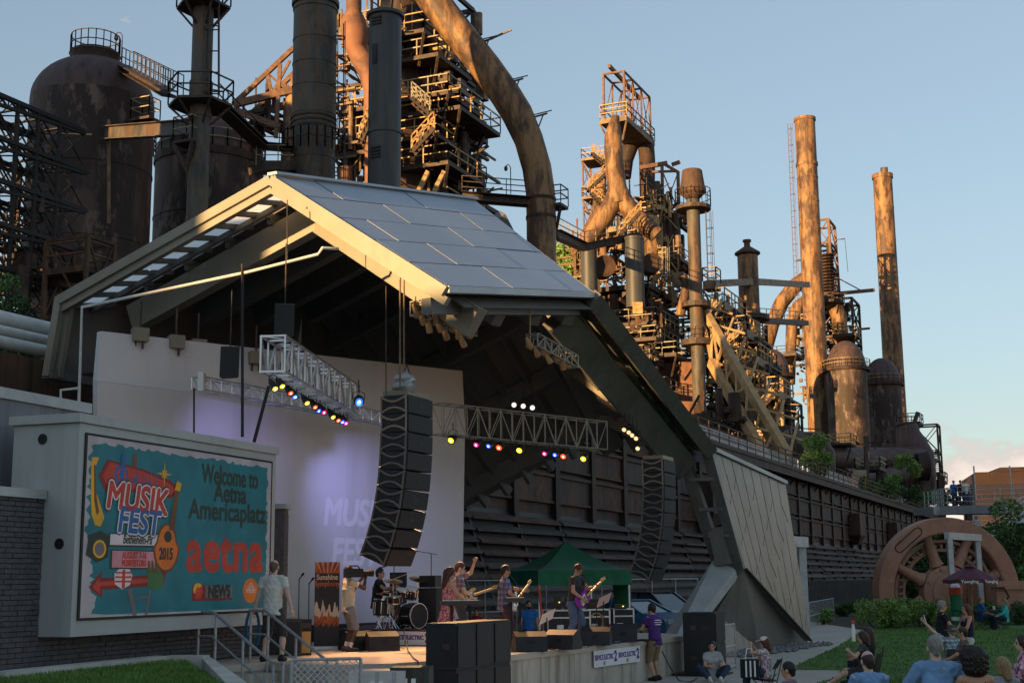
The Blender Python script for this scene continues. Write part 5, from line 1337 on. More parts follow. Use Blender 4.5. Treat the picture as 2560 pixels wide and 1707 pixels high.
for i, px in enumerate((575, 712)):
    b = thing('fabric_bag', 'black cloth hoist bag hanging %s' % ('above the slim truss' if i == 0 else 'above the bright truss end'), 'bag', W(px, 860, 28) * 1)
    py = 905 if i == 0 else 800; p = W(px, py, 29 if i == 0 else 27.2)
    MB().prism([p + V((-.2, -.1, -.33)), p + V((.2, -.1, -.36)), p + V((.17, .12, -.3)), p + V((-.18, .14, -.35))], (.01, 0, .66)).build('bag', 'black', b)
    MB().tube(p + ZZ * .2, p + ZZ * 1.6, .015, n=6).build('chain', 'steel', b)
# coloured lamps
for nm, c in dict(yellow=(1.0, .72, .02), magenta=(1.0, .02, .22), blue=(.01, .10, .9), red=(1.0, .07, .01), warm=(1.0, .55, .18), pale=(1, .9, .7)).items(): em('lens_' + nm, c, .8 if nm not in ('warm', 'pale') else .45)
em('lens_core', (1, .9, .72), .75)
def par(px, py, Y, col, label, aim, r=.085, hang=.28, can='black_satin'):
    p = W(px, py, Y); a = V(aim).normalized()
    th = thing('stage_light', label, 'stage light', p * 1, group='coloured stage lights')
    MB().lathe(p, [(r * 1.02, 0), (r * 1.02, -.12), (r * .75, -.22), (r * .4, -.3), (.01, -.3)], 14, axis=a).build('can', can, th, 40)
    MB().lathe(p, [(.001, .012), (r * .5, .008), (r * .84, -.004), (r * .84, -.012), (.001, -.012)], 16, axis=a).build('lens', 'lens_' + col, th)
    s = V((a.y, -a.x, 0)).normalized() * r * 1.2; b = p - a * .14
    MB().lathe(p, [(.001, .017), (r * .3, .013), (r * .32, .006), (.001, .006)], 10, axis=a).build('bulb', 'lens_core', th)
    MB().path([b + s, b + s + ZZ * .16, b + ZZ * .2, b - s + ZZ * .16, b - s], .01, 6).build('yoke', 'steel_black', th); MB().tube(b + ZZ * .2, b + ZZ * (.2 + hang), .012, n=6).build('clamp', 'steel_black', th)
    return th
ORD = ['first', 'second', 'third', 'fourth', 'fifth', 'sixth', 'seventh', 'eighth', 'ninth', 'tenth', 'eleventh', 'twelfth']
rl = [(1127, 1101, 'yellow'), (1190, 1112, 'magenta'), (1221, 1115, 'blue'), (1247, 1119, 'red'), (1298, 1126, 'yellow'), (1361, 1134, 'magenta'), (1387, 1137, 'blue'), (1408, 1141, 'red'), (1458, 1147, 'yellow')]
for i, (x, y, c_) in enumerate(rl):
    Y = 33.4 + 3.4 * (x - 1092) / 413
    par(x, y, Y, c_, '%s stage light, %s from the left under the tan right truss' % (c_, ORD[i]), (-.35, -.75, -.55), .105 if c_ in ('yellow', 'red') else .085, .18)
ll = [(688, 972, 'yellow'), (706, 966, 'yellow'), (727, 983, 'red'), (738, 992, 'blue'), (768, 1008, 'yellow'), (788, 1018, 'red'), (797, 1027, 'blue'), (810, 1031, 'magenta'), (833, 1043, 'yellow'), (846, 1051, 'red'), (856, 1055, 'blue'), (865, 1058, 'magenta')]
for i, (x, y, c_) in enumerate(ll):
    Y = 26.9 + 5.9 * (x - 682) / 193
    par(x, y, Y, c_, '%s stage light, %s from the near end below the bright left truss' % (c_, ORD[i]), (.45, -.55, -.7), .075, .22)
par(898, 1004, 31.5, 'blue', 'single deep blue lamp between bright truss and line array', (.2, -.8, -.4), .12)
for i, (x, y) in enumerate(((1560, 1074), (1572, 1081), (1580, 1088), (1590, 1096), (1594, 1121))): par(x, y, 38.2, 'warm', 'warm white lamp, %s from the top in the dim right corner cluster' % ORD[i], (-.3, -.8, -.4), .085)
for i, (x, y) in enumerate(((1285, 1012), (1308, 1015), (1331, 1019))): par(x, y, 37, 'pale', 'round pale lamp, %s of three above the tan truss' % ORD[i], (-.1, -1, -.1), .09)
for i in range(10):
    x = 1045 + i * 14.5; y = 790 + i * 6 + (i % 3) * 14; Y = 28.5 + i * .2
    par(x, y, Y, 'pale' if i == 9 else 'yellow' if i == 20 else 'warm', 'sunlit lamp housing, %s along the short left eave truss' % ORD[i], (.3 - .1 * (i % 4), .5, -.7), .07, .1, 'steel_tan')  # tan cans carry the sunlit gold in their colour
for i in range(7):
    x = 1328 + i * 16; y = 868 + i * 8 + (i % 2) * 14; Y = 31.5 + i * .28
    par(x, y, Y, 'warm', 'sunlit lamp housing, %s along the short right eave truss' % ORD[i], (.3 - .15 * (i % 3), .5, -.5), .065, .1, 'steel_tan')  # same tan here, sun gold put into the can colour
for i, (px, py) in enumerate(((1172, 790), (1325, 800), (1000, 740), (1010, 760))):
    h = thing('hoist_chain', 'slack hoist chain %s' % ('at the right end of the short left truss', 'at the left end of the short right truss', 'above the left line array', 'beside the left line array chain')[i], 'chain', W(px, py, 29.5) * 1)
    Y = (30.4, 31.5, 28, 28.2)[i]; y0_, y1_ = ((765, 822), (770, 850), (700, 965), (700, 965))[i]
    MB().tube(W(px, y0_, Y), W(px, y1_, Y), .02, n=6).build('links', 'yellow_rail' if i < 2 else 'steel_brown', h)
for i, px in enumerate((350, 440, 495, 640)):
    h = thing('heater_box', 'brown box heater hung below the roof, %s from the left' % ORD[i], 'heater', W(px, 850, 29) * 1)
    p = W(px, (838, 856, 866, 895)[i], 30 + i * .8)
    MB().box(p, (.34, .34, .3), .5).build('box', 'tan_rim', h); 
    for k in (-.08, .08): MB().bar(p + V((k, -.05, -.15)), p + V((k, -.05, -.32)), .04).build('prong', 'steel', h)
    MB().bar(p + ZZ * .15, p + ZZ * .8, .04).build('hanger', 'steel', h)

def line_array(label, top, n_, bh, wu, dn_, tilt0, curve):
    th = thing('line_array', label, 'loudspeaker', top * 1, group='hanging line arrays')
    p = V(top); ang = tilt0
    for i in range(n_):
        ca, sa = math.cos(ang), math.sin(ang)
        fwd = N * ca - ZZ * sa; upv = ZZ * ca + N * sa
        c = p - upv * bh / 2
        cb = MB().obox(c, U * wu / 2, fwd * dn_ / 2, upv * (bh / 2 - .008)).build('cabinet', 'speaker', th)
        MB().obox(c + fwd * (dn_ / 2 + .012), U * (wu / 2 - .03), fwd * .012, upv * (bh / 2 - .02)).build('grille', 'grille', cb)
        rim = 'tan_rim' if i < 2 else 'arc_rim'
        for sgn, zz_ in ((1, .42), (-1, -.42)):
            pts = [c - U * (wu / 2 + .012) + fwd * (dn_ * (t / 8 - .5) * .95) + upv * (bh * (zz_ - sgn * .26 * math.sin(math.pi * t / 8))) for t in range(9)]
            MB().path(pts, .026, 6).build('side_arc', rim, cb, 40)
        for f_ in (-.47, .47): MB().bar(c - U * (wu / 2 + .01) + fwd * dn_ * f_ - upv * bh / 2, c - U * (wu / 2 + .01) + fwd * dn_ * f_ + upv * bh / 2, .035).build('side_strap', rim, cb)
        MB().obox(c + fwd * (dn_ / 2 + .026), U * .06, fwd * .003, upv * .025).build('badge', 'steel', cb)
        p = p - upv * bh + (-fwd) * 0; ang += curve * (0.3 + 1.6 * i / n_)
    MB().obox(V(top) + ZZ * .06, U * wu * .45, N * dn_ * .48, ZZ * .05).build('fly_bar', 'tan_rim', th)
    for s in (-.3, .3): MB().tube(V(top) + N * s * dn_ + ZZ * .1, V(top) + ZZ * .75, .012, n=6).build('sling', 'steel', th)
    return th
la = W(1000, 992, 28.4) + U * .3
line_array('large black line array of loudspeakers hanging left before the white wall', la, 9, .385, 1.15, .62, R(-1), R(3.2))
lb_ = W(1640, 1150, 37.8) + U * .2
line_array('smaller-looking black line array hanging right before the trestle wall', lb_, 9, .36, 1.1, .60, R(-1), R(3.2))
wr = thing('wrapped_hoist', 'chain hoist wrapped in shiny foil above the left line array', 'hoist', W(1010, 955, 28.3) * 1)
p = W(1010, 958, 28.3)
rg = random.Random(8); m = MB(); ring_ = []
for i in range(7):
    ring_.append((.01 if i in (0, 6) else .22 + rg.uniform(-.05, .05), -.24 + i * .08))
m.lathe(p, ring_, 9); m.v = [tuple(V(q) + V((rg.uniform(-.03, .03), rg.uniform(-.03, .03), rg.uniform(-.03, .03)))) for q in m.v]
m.build('foil', 'galv', wr); MB().tube(p + ZZ * .2, p + ZZ * 2.0, .012, n=6).build('chain', 'steel_brown', wr)

def cabinet(name, label, corner, ln, lu, h_, mat='speaker', cat='loudspeaker', group=None, handles=0, front='N'):
    th = thing(name, label, cat, corner * 1, group=group); c = V(corner)
    q = [c, c - N * ln, c - N * ln + U * lu, c + U * lu]
    MB().prism(q, ZZ * h_).build('cabinet', mat, th)
    MB().obox(c + U * lu / 2 + ZZ * h_ / 2 + N * .012, U * (lu / 2 - .035), N * .012, ZZ * (h_ / 2 - .035)).build('grille', 'grille', th)
    for k in range(handles): MB().obox(c - U * .006 - N * (ln * (.32 + .36 * k)) + ZZ * h_ * .5, N * .07, U * .006, ZZ * .05).build('handle', 'steel', th)
    return th
cz = W(1140, 1557, 23.0); hs_ = (cz.z - gz(0, 23)) / 2
for r_ in range(2):
    for k in range(3):
        cabinet('subwoofer', 'black subwoofer cabinet in front of the stage, %s row, %s from the left' % (('lower', 'upper')[r_], ORD[k]), V((cz.x, cz.y, gz(0, 23) + r_ * (hs_ + .002))) + U * k * .74, .56, .73, hs_ - .004, group='subwoofers before the stage', handles=1)
c_ = W(1786, 1530, 34.3); gzz = gz(5, 34.3)
for r_ in range(2): cabinet('loudspeaker', 'tall black loudspeaker right of the stage, %s cabinet of the stack' % ('lower', 'upper')[r_], V((c_.x, c_.y, gzz + .06 + r_ * ((c_.z - gzz - .06) / 2))), .82, .9, (c_.z - gzz - .06) / 2 - .004, handles=2)
pt = thing('pallet', 'low dark pallet under the right loudspeaker stack', 'pallet', c_ * 1)
MB().prism([V((c_.x, c_.y, gzz)) + N * .15 - U * .15, V((c_.x, c_.y, gzz)) - N * 1.1 - U * .15, V((c_.x, c_.y, gzz)) - N * 1.1 + U * 1, V((c_.x, c_.y, gzz)) + N * .15 + U * 1], ZZ * .055).build('board', 'black', pt)

def SP(px, Y, z=SZ): return V((XG(px, Y), Y, z))
def wedge(label, px, Y, rz, s=1.0):
    p = SP(px, Y); th = thing('monitor_wedge', label, 'stage monitor', p, rz, group='stage monitor wedges')
    w_ = .33 * s
    MB().prism([(-w_, -.28, 0), (-w_, .26, 0), (-w_, .28, .12 * s), (-w_, .02, .40 * s), (-w_, -.22, .30 * s)], (2 * w_, 0, 0)).build('cabinet', 'speaker', th, world=False)
    MB().add([(-w_ + .03, .29, .14 * s), (w_ - .03, .29, .14 * s), (w_ - .03, .035, .41 * s), (-w_ + .03, .035, .41 * s)], [(0, 1, 2, 3)]).build('grille', 'grille', th, world=False)
    MB().box((0, -.262, .2), (.12, .01, .06)).build('handle', 'black', th, world=False)
wedge('black monitor wedge at the stage edge right of the subwoofers', 1322, 28.6, R(10)); wedge('black monitor wedge facing the purple guitar player, second at the edge', 1405, 29.3, R(-25)); wedge('black monitor wedge at the stage edge, third from the subwoofers', 1488, 31.0, R(-10)); wedge('black monitor wedge near the right end of the stage', 1555, 32.6, R(-5))
wedge('black monitor wedge before the drum riser banner', 955, 29.3, R(20)); wedge('black monitor wedge right behind the camera operator', 897, 29.6, R(40))
# drum riser and its banner
ri = thing('drum_riser', 'low black carpeted drum riser at the back of the stage', 'riser', SP(985, 32)); rc = [SP(845, 32.4), SP(1085, 31.0), SP(1130, 34.6), SP(925, 35.6)]
MB().prism(rc, ZZ * .33).build('box', 'black', ri); MB().prism([p + ZZ * .33 for p in rc], ZZ * .02).build('carpet', 'umbrella', ri)
RZ = SZ + .35
def sponsor(label, a, b, h_, parent_loc, reps=1):
    a = V(a); b = V(b); ex = (b - a).normalized(); nrm = V((ex.y, -ex.x, 0)); L_ = (b - a).length
    th = thing('sponsor_banner', label, 'banner', a.lerp(b, .5) * 1, group='sponsor banners')
    MB().prism([a, b, b + ZZ * h_, a + ZZ * h_], nrm * .008).build('sheet', 'banner_white', th)
    for k in range(reps):
        o = a + ex * (L_ * (k + .42) / reps) + nrm * .0095
        text_on('lettering', 'SERVICE ELECTRIC', o + ZZ * h_ * .55, ex, ZZ, h_ * .42, 'banner_purple', th, bold=.008, sx=min(1, L_ / reps / h_ / 4.4))
        text_on('lettering', '2', a + ex * (L_ * (k + .9) / reps) + nrm * .0095 + ZZ * h_ * .52, ex, ZZ, h_ * .85, 'banner_purple', th, bold=.02)
        MB().obox(o + ZZ * h_ * .2, ex * .05, nrm * .002, ZZ * .04).build('mark', 'yellow_rail', th)
    return th
a = SP(972, 31.6) + ZZ * .02; b = SP(1080, 30.95) + ZZ * .02; sponsor('white sponsor banner with purple lettering on the drum riser front', a, b, .30, a)
e0 = V((.95, 29.25, 0)); e1 = V((4.55, 36, 0))
def edge(px):
    d0 = (px - 1280) / FPX
    for i in range(400):
        q = V((2.6, 32.3, 0)).lerp(e1, i / 400) if i else V((2.6, 32.3, 0))
        r_ = CR.transposed() @ V((q.x, q.y, -1.2)); 
        if r_.x / -r_.z >= d0: return q
    return e1
ed = (V((2.6, 32.3, 0)) - V((.95, 29.25, 0))).normalized(); en = V((ed.y, -ed.x, 0))
ba = V((.95, 29.25, .50)) + ed * 1.55 + en * .05
sponsor('long white sponsor banner with purple lettering, twice printed, on the concrete stage front', ba, ba + ed * 2.55, .36, ba, 2)
# roll-up banner
p = SP(818, 30.2); rb_ = thing('rollup_banner', 'tall dark roll-up banner with orange sunburst and skyline lettering', 'banner', p)
ex = V((.97, .24, 0)).normalized(); nr = V((ex.y, -ex.x, 0)); hb, wb = 1.86, .54
MB().prism([p - ex * wb / 2 + ZZ * .05, p + ex * wb / 2 + ZZ * .05, p + ex * wb / 2 + ZZ * hb, p - ex * wb / 2 + ZZ * hb], nr * .01).build('sheet', 'banner_dark', rb_)
MB().prism([p - ex * wb / 2 + ZZ * 1.45 + nr * .011, p + ex * wb / 2 + ZZ * 1.45 + nr * .011, p + ex * wb / 2 + ZZ * hb + nr * .011, p - ex * wb / 2 + ZZ * hb + nr * .011], nr * .002).build('sunburst', 'banner_orange', rb_)
for i in range(9):
    x = -wb / 2 + .03 + i * .06; a = p + ex * x + nr * .0145
    MB().add([a + ZZ * hb * .999, a + ex * .022 + ZZ * hb * .999, p + nr * .0145 + ex * (x * .45) + ZZ * 1.58], [(0, 1, 2)]).build('sun_ray', 'banner_dark' if i % 2 else 'banner_cream', rb_)
MB().prism([p - ex * wb / 2 + ZZ * 1.2 + nr * .0145, p + ex * wb / 2 + ZZ * 1.2 + nr * .0145, p + ex * wb / 2 + ZZ * 1.62 + nr * .0145, p - ex * wb / 2 + ZZ * 1.62 + nr * .0145], nr * .001).build('name_field', 'banner_dark', rb_)
text_on('lettering', 'Sunshine', p + ZZ * 1.53 + nr * .018, ex, ZZ, .165, 'banner_cream', rb_, bold=.004, sx=.8); text_on('lettering', 'Symphony', p + ZZ * 1.39 + nr * .018, ex, ZZ, .165, 'banner_orange', rb_, bold=.004, sx=.8)
rg = random.Random(5)
for mat_, z0_, hh in (('banner_cream', .72, .36), ('banner_orange', .58, .26)):
    pts = [p - ex * wb / 2 + ZZ * z0_ + nr * (.012 if hh > .3 else .014)]
    for i in range(25): pts.append(p + ex * (-wb / 2 + wb * i / 24) + nr * (.012 if hh > .3 else .014) + ZZ * (z0_ + hh * (.25 + rg.random() * .75) * (.7 + .3 * math.sin(i))))
    pts.append(p + ex * wb / 2 + ZZ * z0_ + nr * (.012 if hh > .3 else .014))
    m = MB()
    for i in range(1, len(pts) - 2): m.add([pts[i], pts[i + 1], V((pts[i + 1].x, pts[i + 1].y, p.z + z0_ - rg.random() * .12)), V((pts[i].x, pts[i].y, p.z + z0_ - rg.random() * .12))], [(0, 1, 2, 3)])
    m.build('skyline_print', mat_, rb_)['kind'] = 'stuff'
MB().obox(p + ZZ * .03, ex * .3, nr * .1, ZZ * .03).build('base', 'alu', rb_)
# amps
am = thing('amplifier', 'black speaker cabinet standing left of the tan combo amplifier', 'amplifier', SP(733, 27.6)); q = SP(733, 27.6)
MB().box(q + ZZ * .36, (.34, .3, .72), .3).build('cabinet', 'case_olive', am); MB().box(q + V((.04, -.16, .36)), (.28, .02, .6), .3).build('grille', 'grille', am)
am = thing('amplifier', 'combo amplifier with tan grille cloth beside the black cabinet', 'amplifier', SP(764, 27.9)); q = SP(764, 27.9)
MB().box(q + ZZ * .35, (.24, .26, .70), .3).build('cabinet', 'black', am); MB().box(q + V((.04, -.135, .25)), (.2, .02, .42), .3).build('grille_cloth', 'amp_tan', am); MB().box(q + V((.04, -.135, .58)), (.2, .02, .1), .3).build('control_panel', 'steel', am)
def micstand(label, p, h_, boom=None, base_r=.12, mic=True):
    th = thing('microphone_stand', label, 'microphone stand', p * 1, group='microphone stands'); p = V(p)
    MB().lathe(p, [(base_r, 0), (base_r, .02), (.03, .03)], 14).build('base', 'black', th, 40)
    t = p + ZZ * h_; MB().tube(p, t, .011, n=6).build('pole', 'black_satin', th)
    e = t
    if boom is not None:
        e = t + V(boom); MB().tube(t - V(boom) * .4, e, .009, n=6).build('boom', 'black_satin', th)
    if mic:
        d = V(boom).normalized() if boom is not None else V((.5, -.2, .6)).normalized(); MB().lathe(e, [(.012, -.02), (.014, .09), (.026, .11), (.028, .15), (.01, .18)], 10, axis=d).build('microphone', 'black_satin', th, 40)
micstand('straight microphone stand left of the roll-up banner, outer one', SP(748, 30.4), 1.5); micstand('straight microphone stand nearer the roll-up banner', SP(773, 30.1), 1.4)
micstand('tall boom microphone stand over the drums', SP(985, 33.6, RZ), 1.5, (-.22, 0, -.06)); micstand('tall boom microphone stand with long arm right of the drums', SP(1078, 34), 2.1, (-.35, 0, .06)); micstand('boom microphone in front of the plaid-shirted bass player', SP(1300, 29.8), 1.25, (-.25, .2, .35)); micstand('boom microphone before the purple guitar player', SP(1490, 31.4), 1.2, (-.22, 0, .25))
# drums
dk_ = thing('drum_kit', 'black and chrome drum kit on the riser', 'drum kit', SP(1000, 32.6, RZ))
def drum(name, c, r, h_, axis, mat='black_satin'):
    a = V(axis).normalized(); o = MB().lathe(c, [(r * .97, -h_ / 2), (r, -h_ / 2), (r, h_ / 2), (r * .97, h_ / 2)], 24, axis=a).build(name, mat, dk_, 40)
    for s in (-1, 1):
        MB().lathe(V(c) + a * s * h_ / 2, [(r * .98, -.015), (r * 1.05, -.015), (r * 1.05, .015), (r * .98, .015), (r * .98, -.015)], 24, axis=a).build('hoop', 'chrome', o, 40)
        MB().lathe(V(c) + a * s * (h_ / 2 + .004), [(.001, 0), (r * .97, 0), (r * .97, s * .002), (.001, s * .002)], 24, axis=a).build('head', 'black' if name == 'bass_drum' else 'paper', o, 40)
    for i in range(8):
        x_ = a.cross(ZZ) if abs(a.z) < .9 else V((1, 0, 0)); x_.normalize(); y_ = a.cross(x_); d = x_ * math.cos(i * .785) + y_ * math.sin(i * .785)
        MB().bar(V(c) + d * (r + .012) - a * h_ * .35, V(c) + d * (r + .012) + a * h_ * .35, .02).build('lug', 'chrome', o)
dp = lambda px, Y, z: SP(px, Y, RZ + z)
drum('bass_drum', dp(1032, 32.3, .29), .28, .4, (.75, -.65, 0)); drum('floor_tom', dp(956, 32.2, .48), .2, .38, (.05, 0, 1)); drum('snare_drum', dp(985, 32.0, .66), .18, .15, (.05, -.1, 1)); drum('rack_tom', dp(1003, 32.3, .78), .14, .22, (.15, -.35, 1)); drum('rack_tom', dp(1027, 32.5, .8), .15, .22, (.2, -.35, 1))
brass = mk('brass', (.55, .36, .10), rough=.25, metal=1.0)
for px, Y, z, r, tl_ in ((960, 32.1, .80, .19, (.1, -.2, 1)), (983, 32.3, 1.08, .23, (.1, -.25, 1)), (1045, 32.7, 1.12, .22, (.2, -.3, 1)), (975, 32.0, .83, .18, (0, -.1, 1))):
    c = dp(px, Y, z); MB().lathe(c, [(r, 0), (r * .3, .02), (.03, .03), (.001, .035)], 28, axis=tl_).build('cymbal', 'brass', dk_, 40); MB().tube(V((c.x, c.y, RZ)), c, .012, n=6).build('cymbal_stand', 'chrome', dk_)
    for k in range(3): MB().tube(V((c.x, c.y, RZ + .3)), V((c.x + .22 * math.cos(k * 2.1), c.y + .22 * math.sin(k * 2.1), RZ)), .009, n=5).build('stand_leg', 'chrome', dk_)
for k in range(6): c = dp(940 + k * 18, 32.0 + .05 * k, .3); MB().tube(c, c + V((.15 * (-1) ** k, -.1, -.29)), .010, n=5).build('stand_leg', 'chrome', dk_)
MB().lathe(dp(945, 32.7, 0), [(.16, .45), (.17, .5), (.15, .54), (.001, .55)], 16).build('stool_seat', 'black', dk_, 40); MB().tube(dp(945, 32.7, 0), dp(945, 32.7, .46), .03).build('stool_post', 'chrome', dk_)
sc_ = thing('bass_stack', 'black bass amplifier stack right of the drum kit', 'amplifier', SP(1072, 32.8, RZ)); q = SP(1076, 32.9, RZ)
MB().box(q + ZZ * .46, (.5, .4, .92), -.4).build('cabinet', 'speaker', sc_); MB().box(q + V((0, 0, 1.07)), (.42, .35, .28), -.4).build('head_unit', 'black_satin', sc_); MB().box(q + V((-.05, -.205, .46)), (.45, .01, .8), -.4).build('grille', 'grille', sc_)
sc_ = thing('monitor_cabinet', 'black cabinet standing behind the drummer', 'loudspeaker', SP(996, 34.6, RZ)); q = SP(996, 34.2, RZ); MB().box(q + ZZ * .75, (.4, .35, 1.1)).build('cabinet', 'black', sc_); MB().box(q + V((0, -.18, .75)), (.35, .01, 1.0)).build('grille', 'grille', sc_)
# keyboards
def keyboard(label, p, ex, L_, D_, z):
    ex = V(ex).normalized(); ey = V((-ex.y, ex.x, 0)); p = V(p); th = thing('keyboard', label, 'keyboard', p * 1, group='keyboards on stands'); c = p + ZZ * z
    MB().obox(c, ex * L_ / 2, ey * D_ / 2, ZZ * .045).build('body', 'car_black', th); kn = int(L_ * .86 / .03)
    m = MB()
    for i in range(kn): m.obox(c + ex * (-L_ * .43 + .03 * (i + .5)) - ey * D_ * .2 + ZZ * .05, ex * .0135, ey * D_ * .25, ZZ * .008)
    m.build('white_keys', 'paper', th)['kind'] = 'stuff'
    m = MB()
    for i in range(kn):
        if i % 7 not in (2, 6): m.obox(c + ex * (-L_ * .43 + .03 * (i + 1)) - ey * D_ * .1 + ZZ * .063, ex * .007, ey * D_ * .15, ZZ * .008)
    m.build('black_keys', 'black', th)['kind'] = 'stuff'
    MB().obox(c + ey * D_ * .3 + ZZ * .047, ex * L_ * .12, ey * D_ * .1, ZZ * .004).build('display', 'led_tealite', th)
    for s in (-1, 1):
        for e in (-1, 1): MB().bar(c + ex * e * L_ * .22 - ey * s * D_ * .4 - ZZ * .05, p + ex * e * L_ * .22 + ey * s * D_ * .55, .035).build('stand_leg', 'black', th)
keyboard('dark keyboard on X stand before the woman in pink', SP(1152, 27.3), (.98, .2, 0), .82, .3, 1.0); keyboard('small keyboard on stand before the bass player', SP(1288, 29.4), (.98, .2, 0), .45, .22, 1.02)
# cases behind the guitarist
def flight(label, px, Y, z0_, w_, d_, h_, mat='case_black', top=False):
    q = SP(px, Y, z0_); th = thing('flight_case', label, 'case', q, R(8), group='flight cases')
    MB().box((0, 0, h_ / 2 + .08), (w_, d_, h_)).build('shell', mat, th, world=False); e = .018
    for x in (-1, 1):
        for y in (-1, 1): MB().bar((x * w_ / 2, y * d_ / 2, .08), (x * w_ / 2, y * d_ / 2, h_ + .08), e * 2).build('edge', 'alu', th, world=False)
        for zc in (.08, h_ + .08, .08 + h_ * .72): MB().bar((-w_ / 2, x * d_ / 2, zc), (w_ / 2, x * d_ / 2, zc), e * 2).build('edge', 'alu', th, world=False); 
    for x in (-1, 1):
        for y in (-1, 1): MB().lathe((x * w_ * .38, y * d_ * .35, .04), [(.01, -.02), (.04, -.02), (.04, .02), (.01, .02)], 10, axis=(1, 0, 0)).build('castor', 'rubber', th, world=False)
    MB().box((-w_ * .2, -d_ / 2 - .005, .08 + h_ * .35), (.16, .008, .12)).build('label_plate', 'paper', th, world=False)
flight('large black flight case with silver edges behind the purple guitar', 1415, 34.0, SZ, 1.05, .6, .62); flight('square black amplifier rack right of the guitarist', 1490, 34.6, SZ, .55, .5, .62); flight('black rack case at the right back of the stage', 1552, 35.0, SZ, .5, .5, .62)
for i, (px, w_, h_) in enumerate(((1392, .18, .32), (1420, .2, .28), (1486, .42, .25), (1550, .3, .12))):
    Y = 34.0 if i < 2 else 34.7; q = SP(px, Y, SZ + .70); th = thing('amplifier', 'dark equipment box on the flight cases, %s from the left' % ORD[i], 'amplifier', q); MB().box(q + ZZ * (h_ / 2 + .005), (w_, .25, h_)).build('body', 'black_satin', th); MB().box(q + V((0, -.13, h_ / 2)), (w_ * .8, .01, h_ * .4)).build('panel', 'steel', th)
    MB().lathe(q + V((.05, -.14, h_ * .6)), [(.001, 0), (.015, 0), (.015, .01), (.001, .01)], 8, axis=(0, -1, 0)).build('indicator', 'lens_yellow', th)
def musicstand(label, px, Y, h_, mat):
    q = SP(px, Y); th = thing('music_stand', label, 'music stand', q, group='music stands'); MB().tube(q, q + ZZ * h_, .012, n=6).build('pole', 'black', th)
    for k in range(3): MB().tube(q + ZZ * .2, q + V((.2 * math.cos(k * 2.1), .2 * math.sin(k * 2.1), .01)), .01, n=5).build('leg', 'black', th)
    d = V((.8, .5, .35)).normalized(); s = V((.25, -.4, .8)).normalized(); MB().obox(q + ZZ * (h_ + .02), d * .2, s * .12, d.cross(s) * .006).build('desk', 'black', th); MB().obox(q + ZZ * (h_ + .02) - d.cross(s).normalized() * (.012 if d.cross(s).y > 0 else -.012), d * .19, s * .13, d.cross(s) * .002).build('sheet', mat, th)
musicstand('music stand with white sheet between bass player and guitarist', 1366, 30.6, .62, 'paper'); musicstand('music stand with pinkish sheet right of the guitarist', 1508, 31.8, .95, 'pink_paper')
cs_ = thing('coiled_cable', 'orange and yellow coiled cable hanging on the amplifier rack', 'cable', SP(1490, 34.2)); q = SP(1487, 34.2, SZ + .42)
for k in range(4): MB().path([q + V((.17 * math.cos(t / 16 * 6.283) + .01 * k, -.03 * k, .2 * math.sin(t / 16 * 6.283))) for t in range(17)], .012, 6).build('loop', 'amp_tan', cs_, 40)
fl_ = thing('floor_cables', 'tangle of dark cables and pedals along the stage edge', 'cables', SP(1450, 31)); rg = random.Random(17)
for k in range(16):
    q = SP(1300 + 20 * k, 28.3 + .32 * k, SZ + .012); MB().path([q + V((rg.uniform(-.5, .5), rg.uniform(-.4, .4), 0)) for _ in range(6)], .011, 5).build('cable', 'black', fl_)
for k, mat_ in enumerate(('red_pole', 'amp_tan', 'steel', 'blue_hose')): MB().box(SP(1330 + 70 * k, 29.2 + .8 * k, SZ + .03), (.14, .1, .05)).build('pedal', mat_, fl_)
sp_c = thing('cable', 'thin black cable running from the drum riser down the stage front', 'cable', SP(1010, 30)); MB().path([SP(1010, 31.2, RZ), SP(1020, 29, SZ + .02), SP(1035, 26, SZ + .02), V((XG(1045, 25.1), 25.1, SZ + .02)), V((XG(1060, 24.3), 24.3, .3))], .012, 6).build('cable', 'black', sp_c)
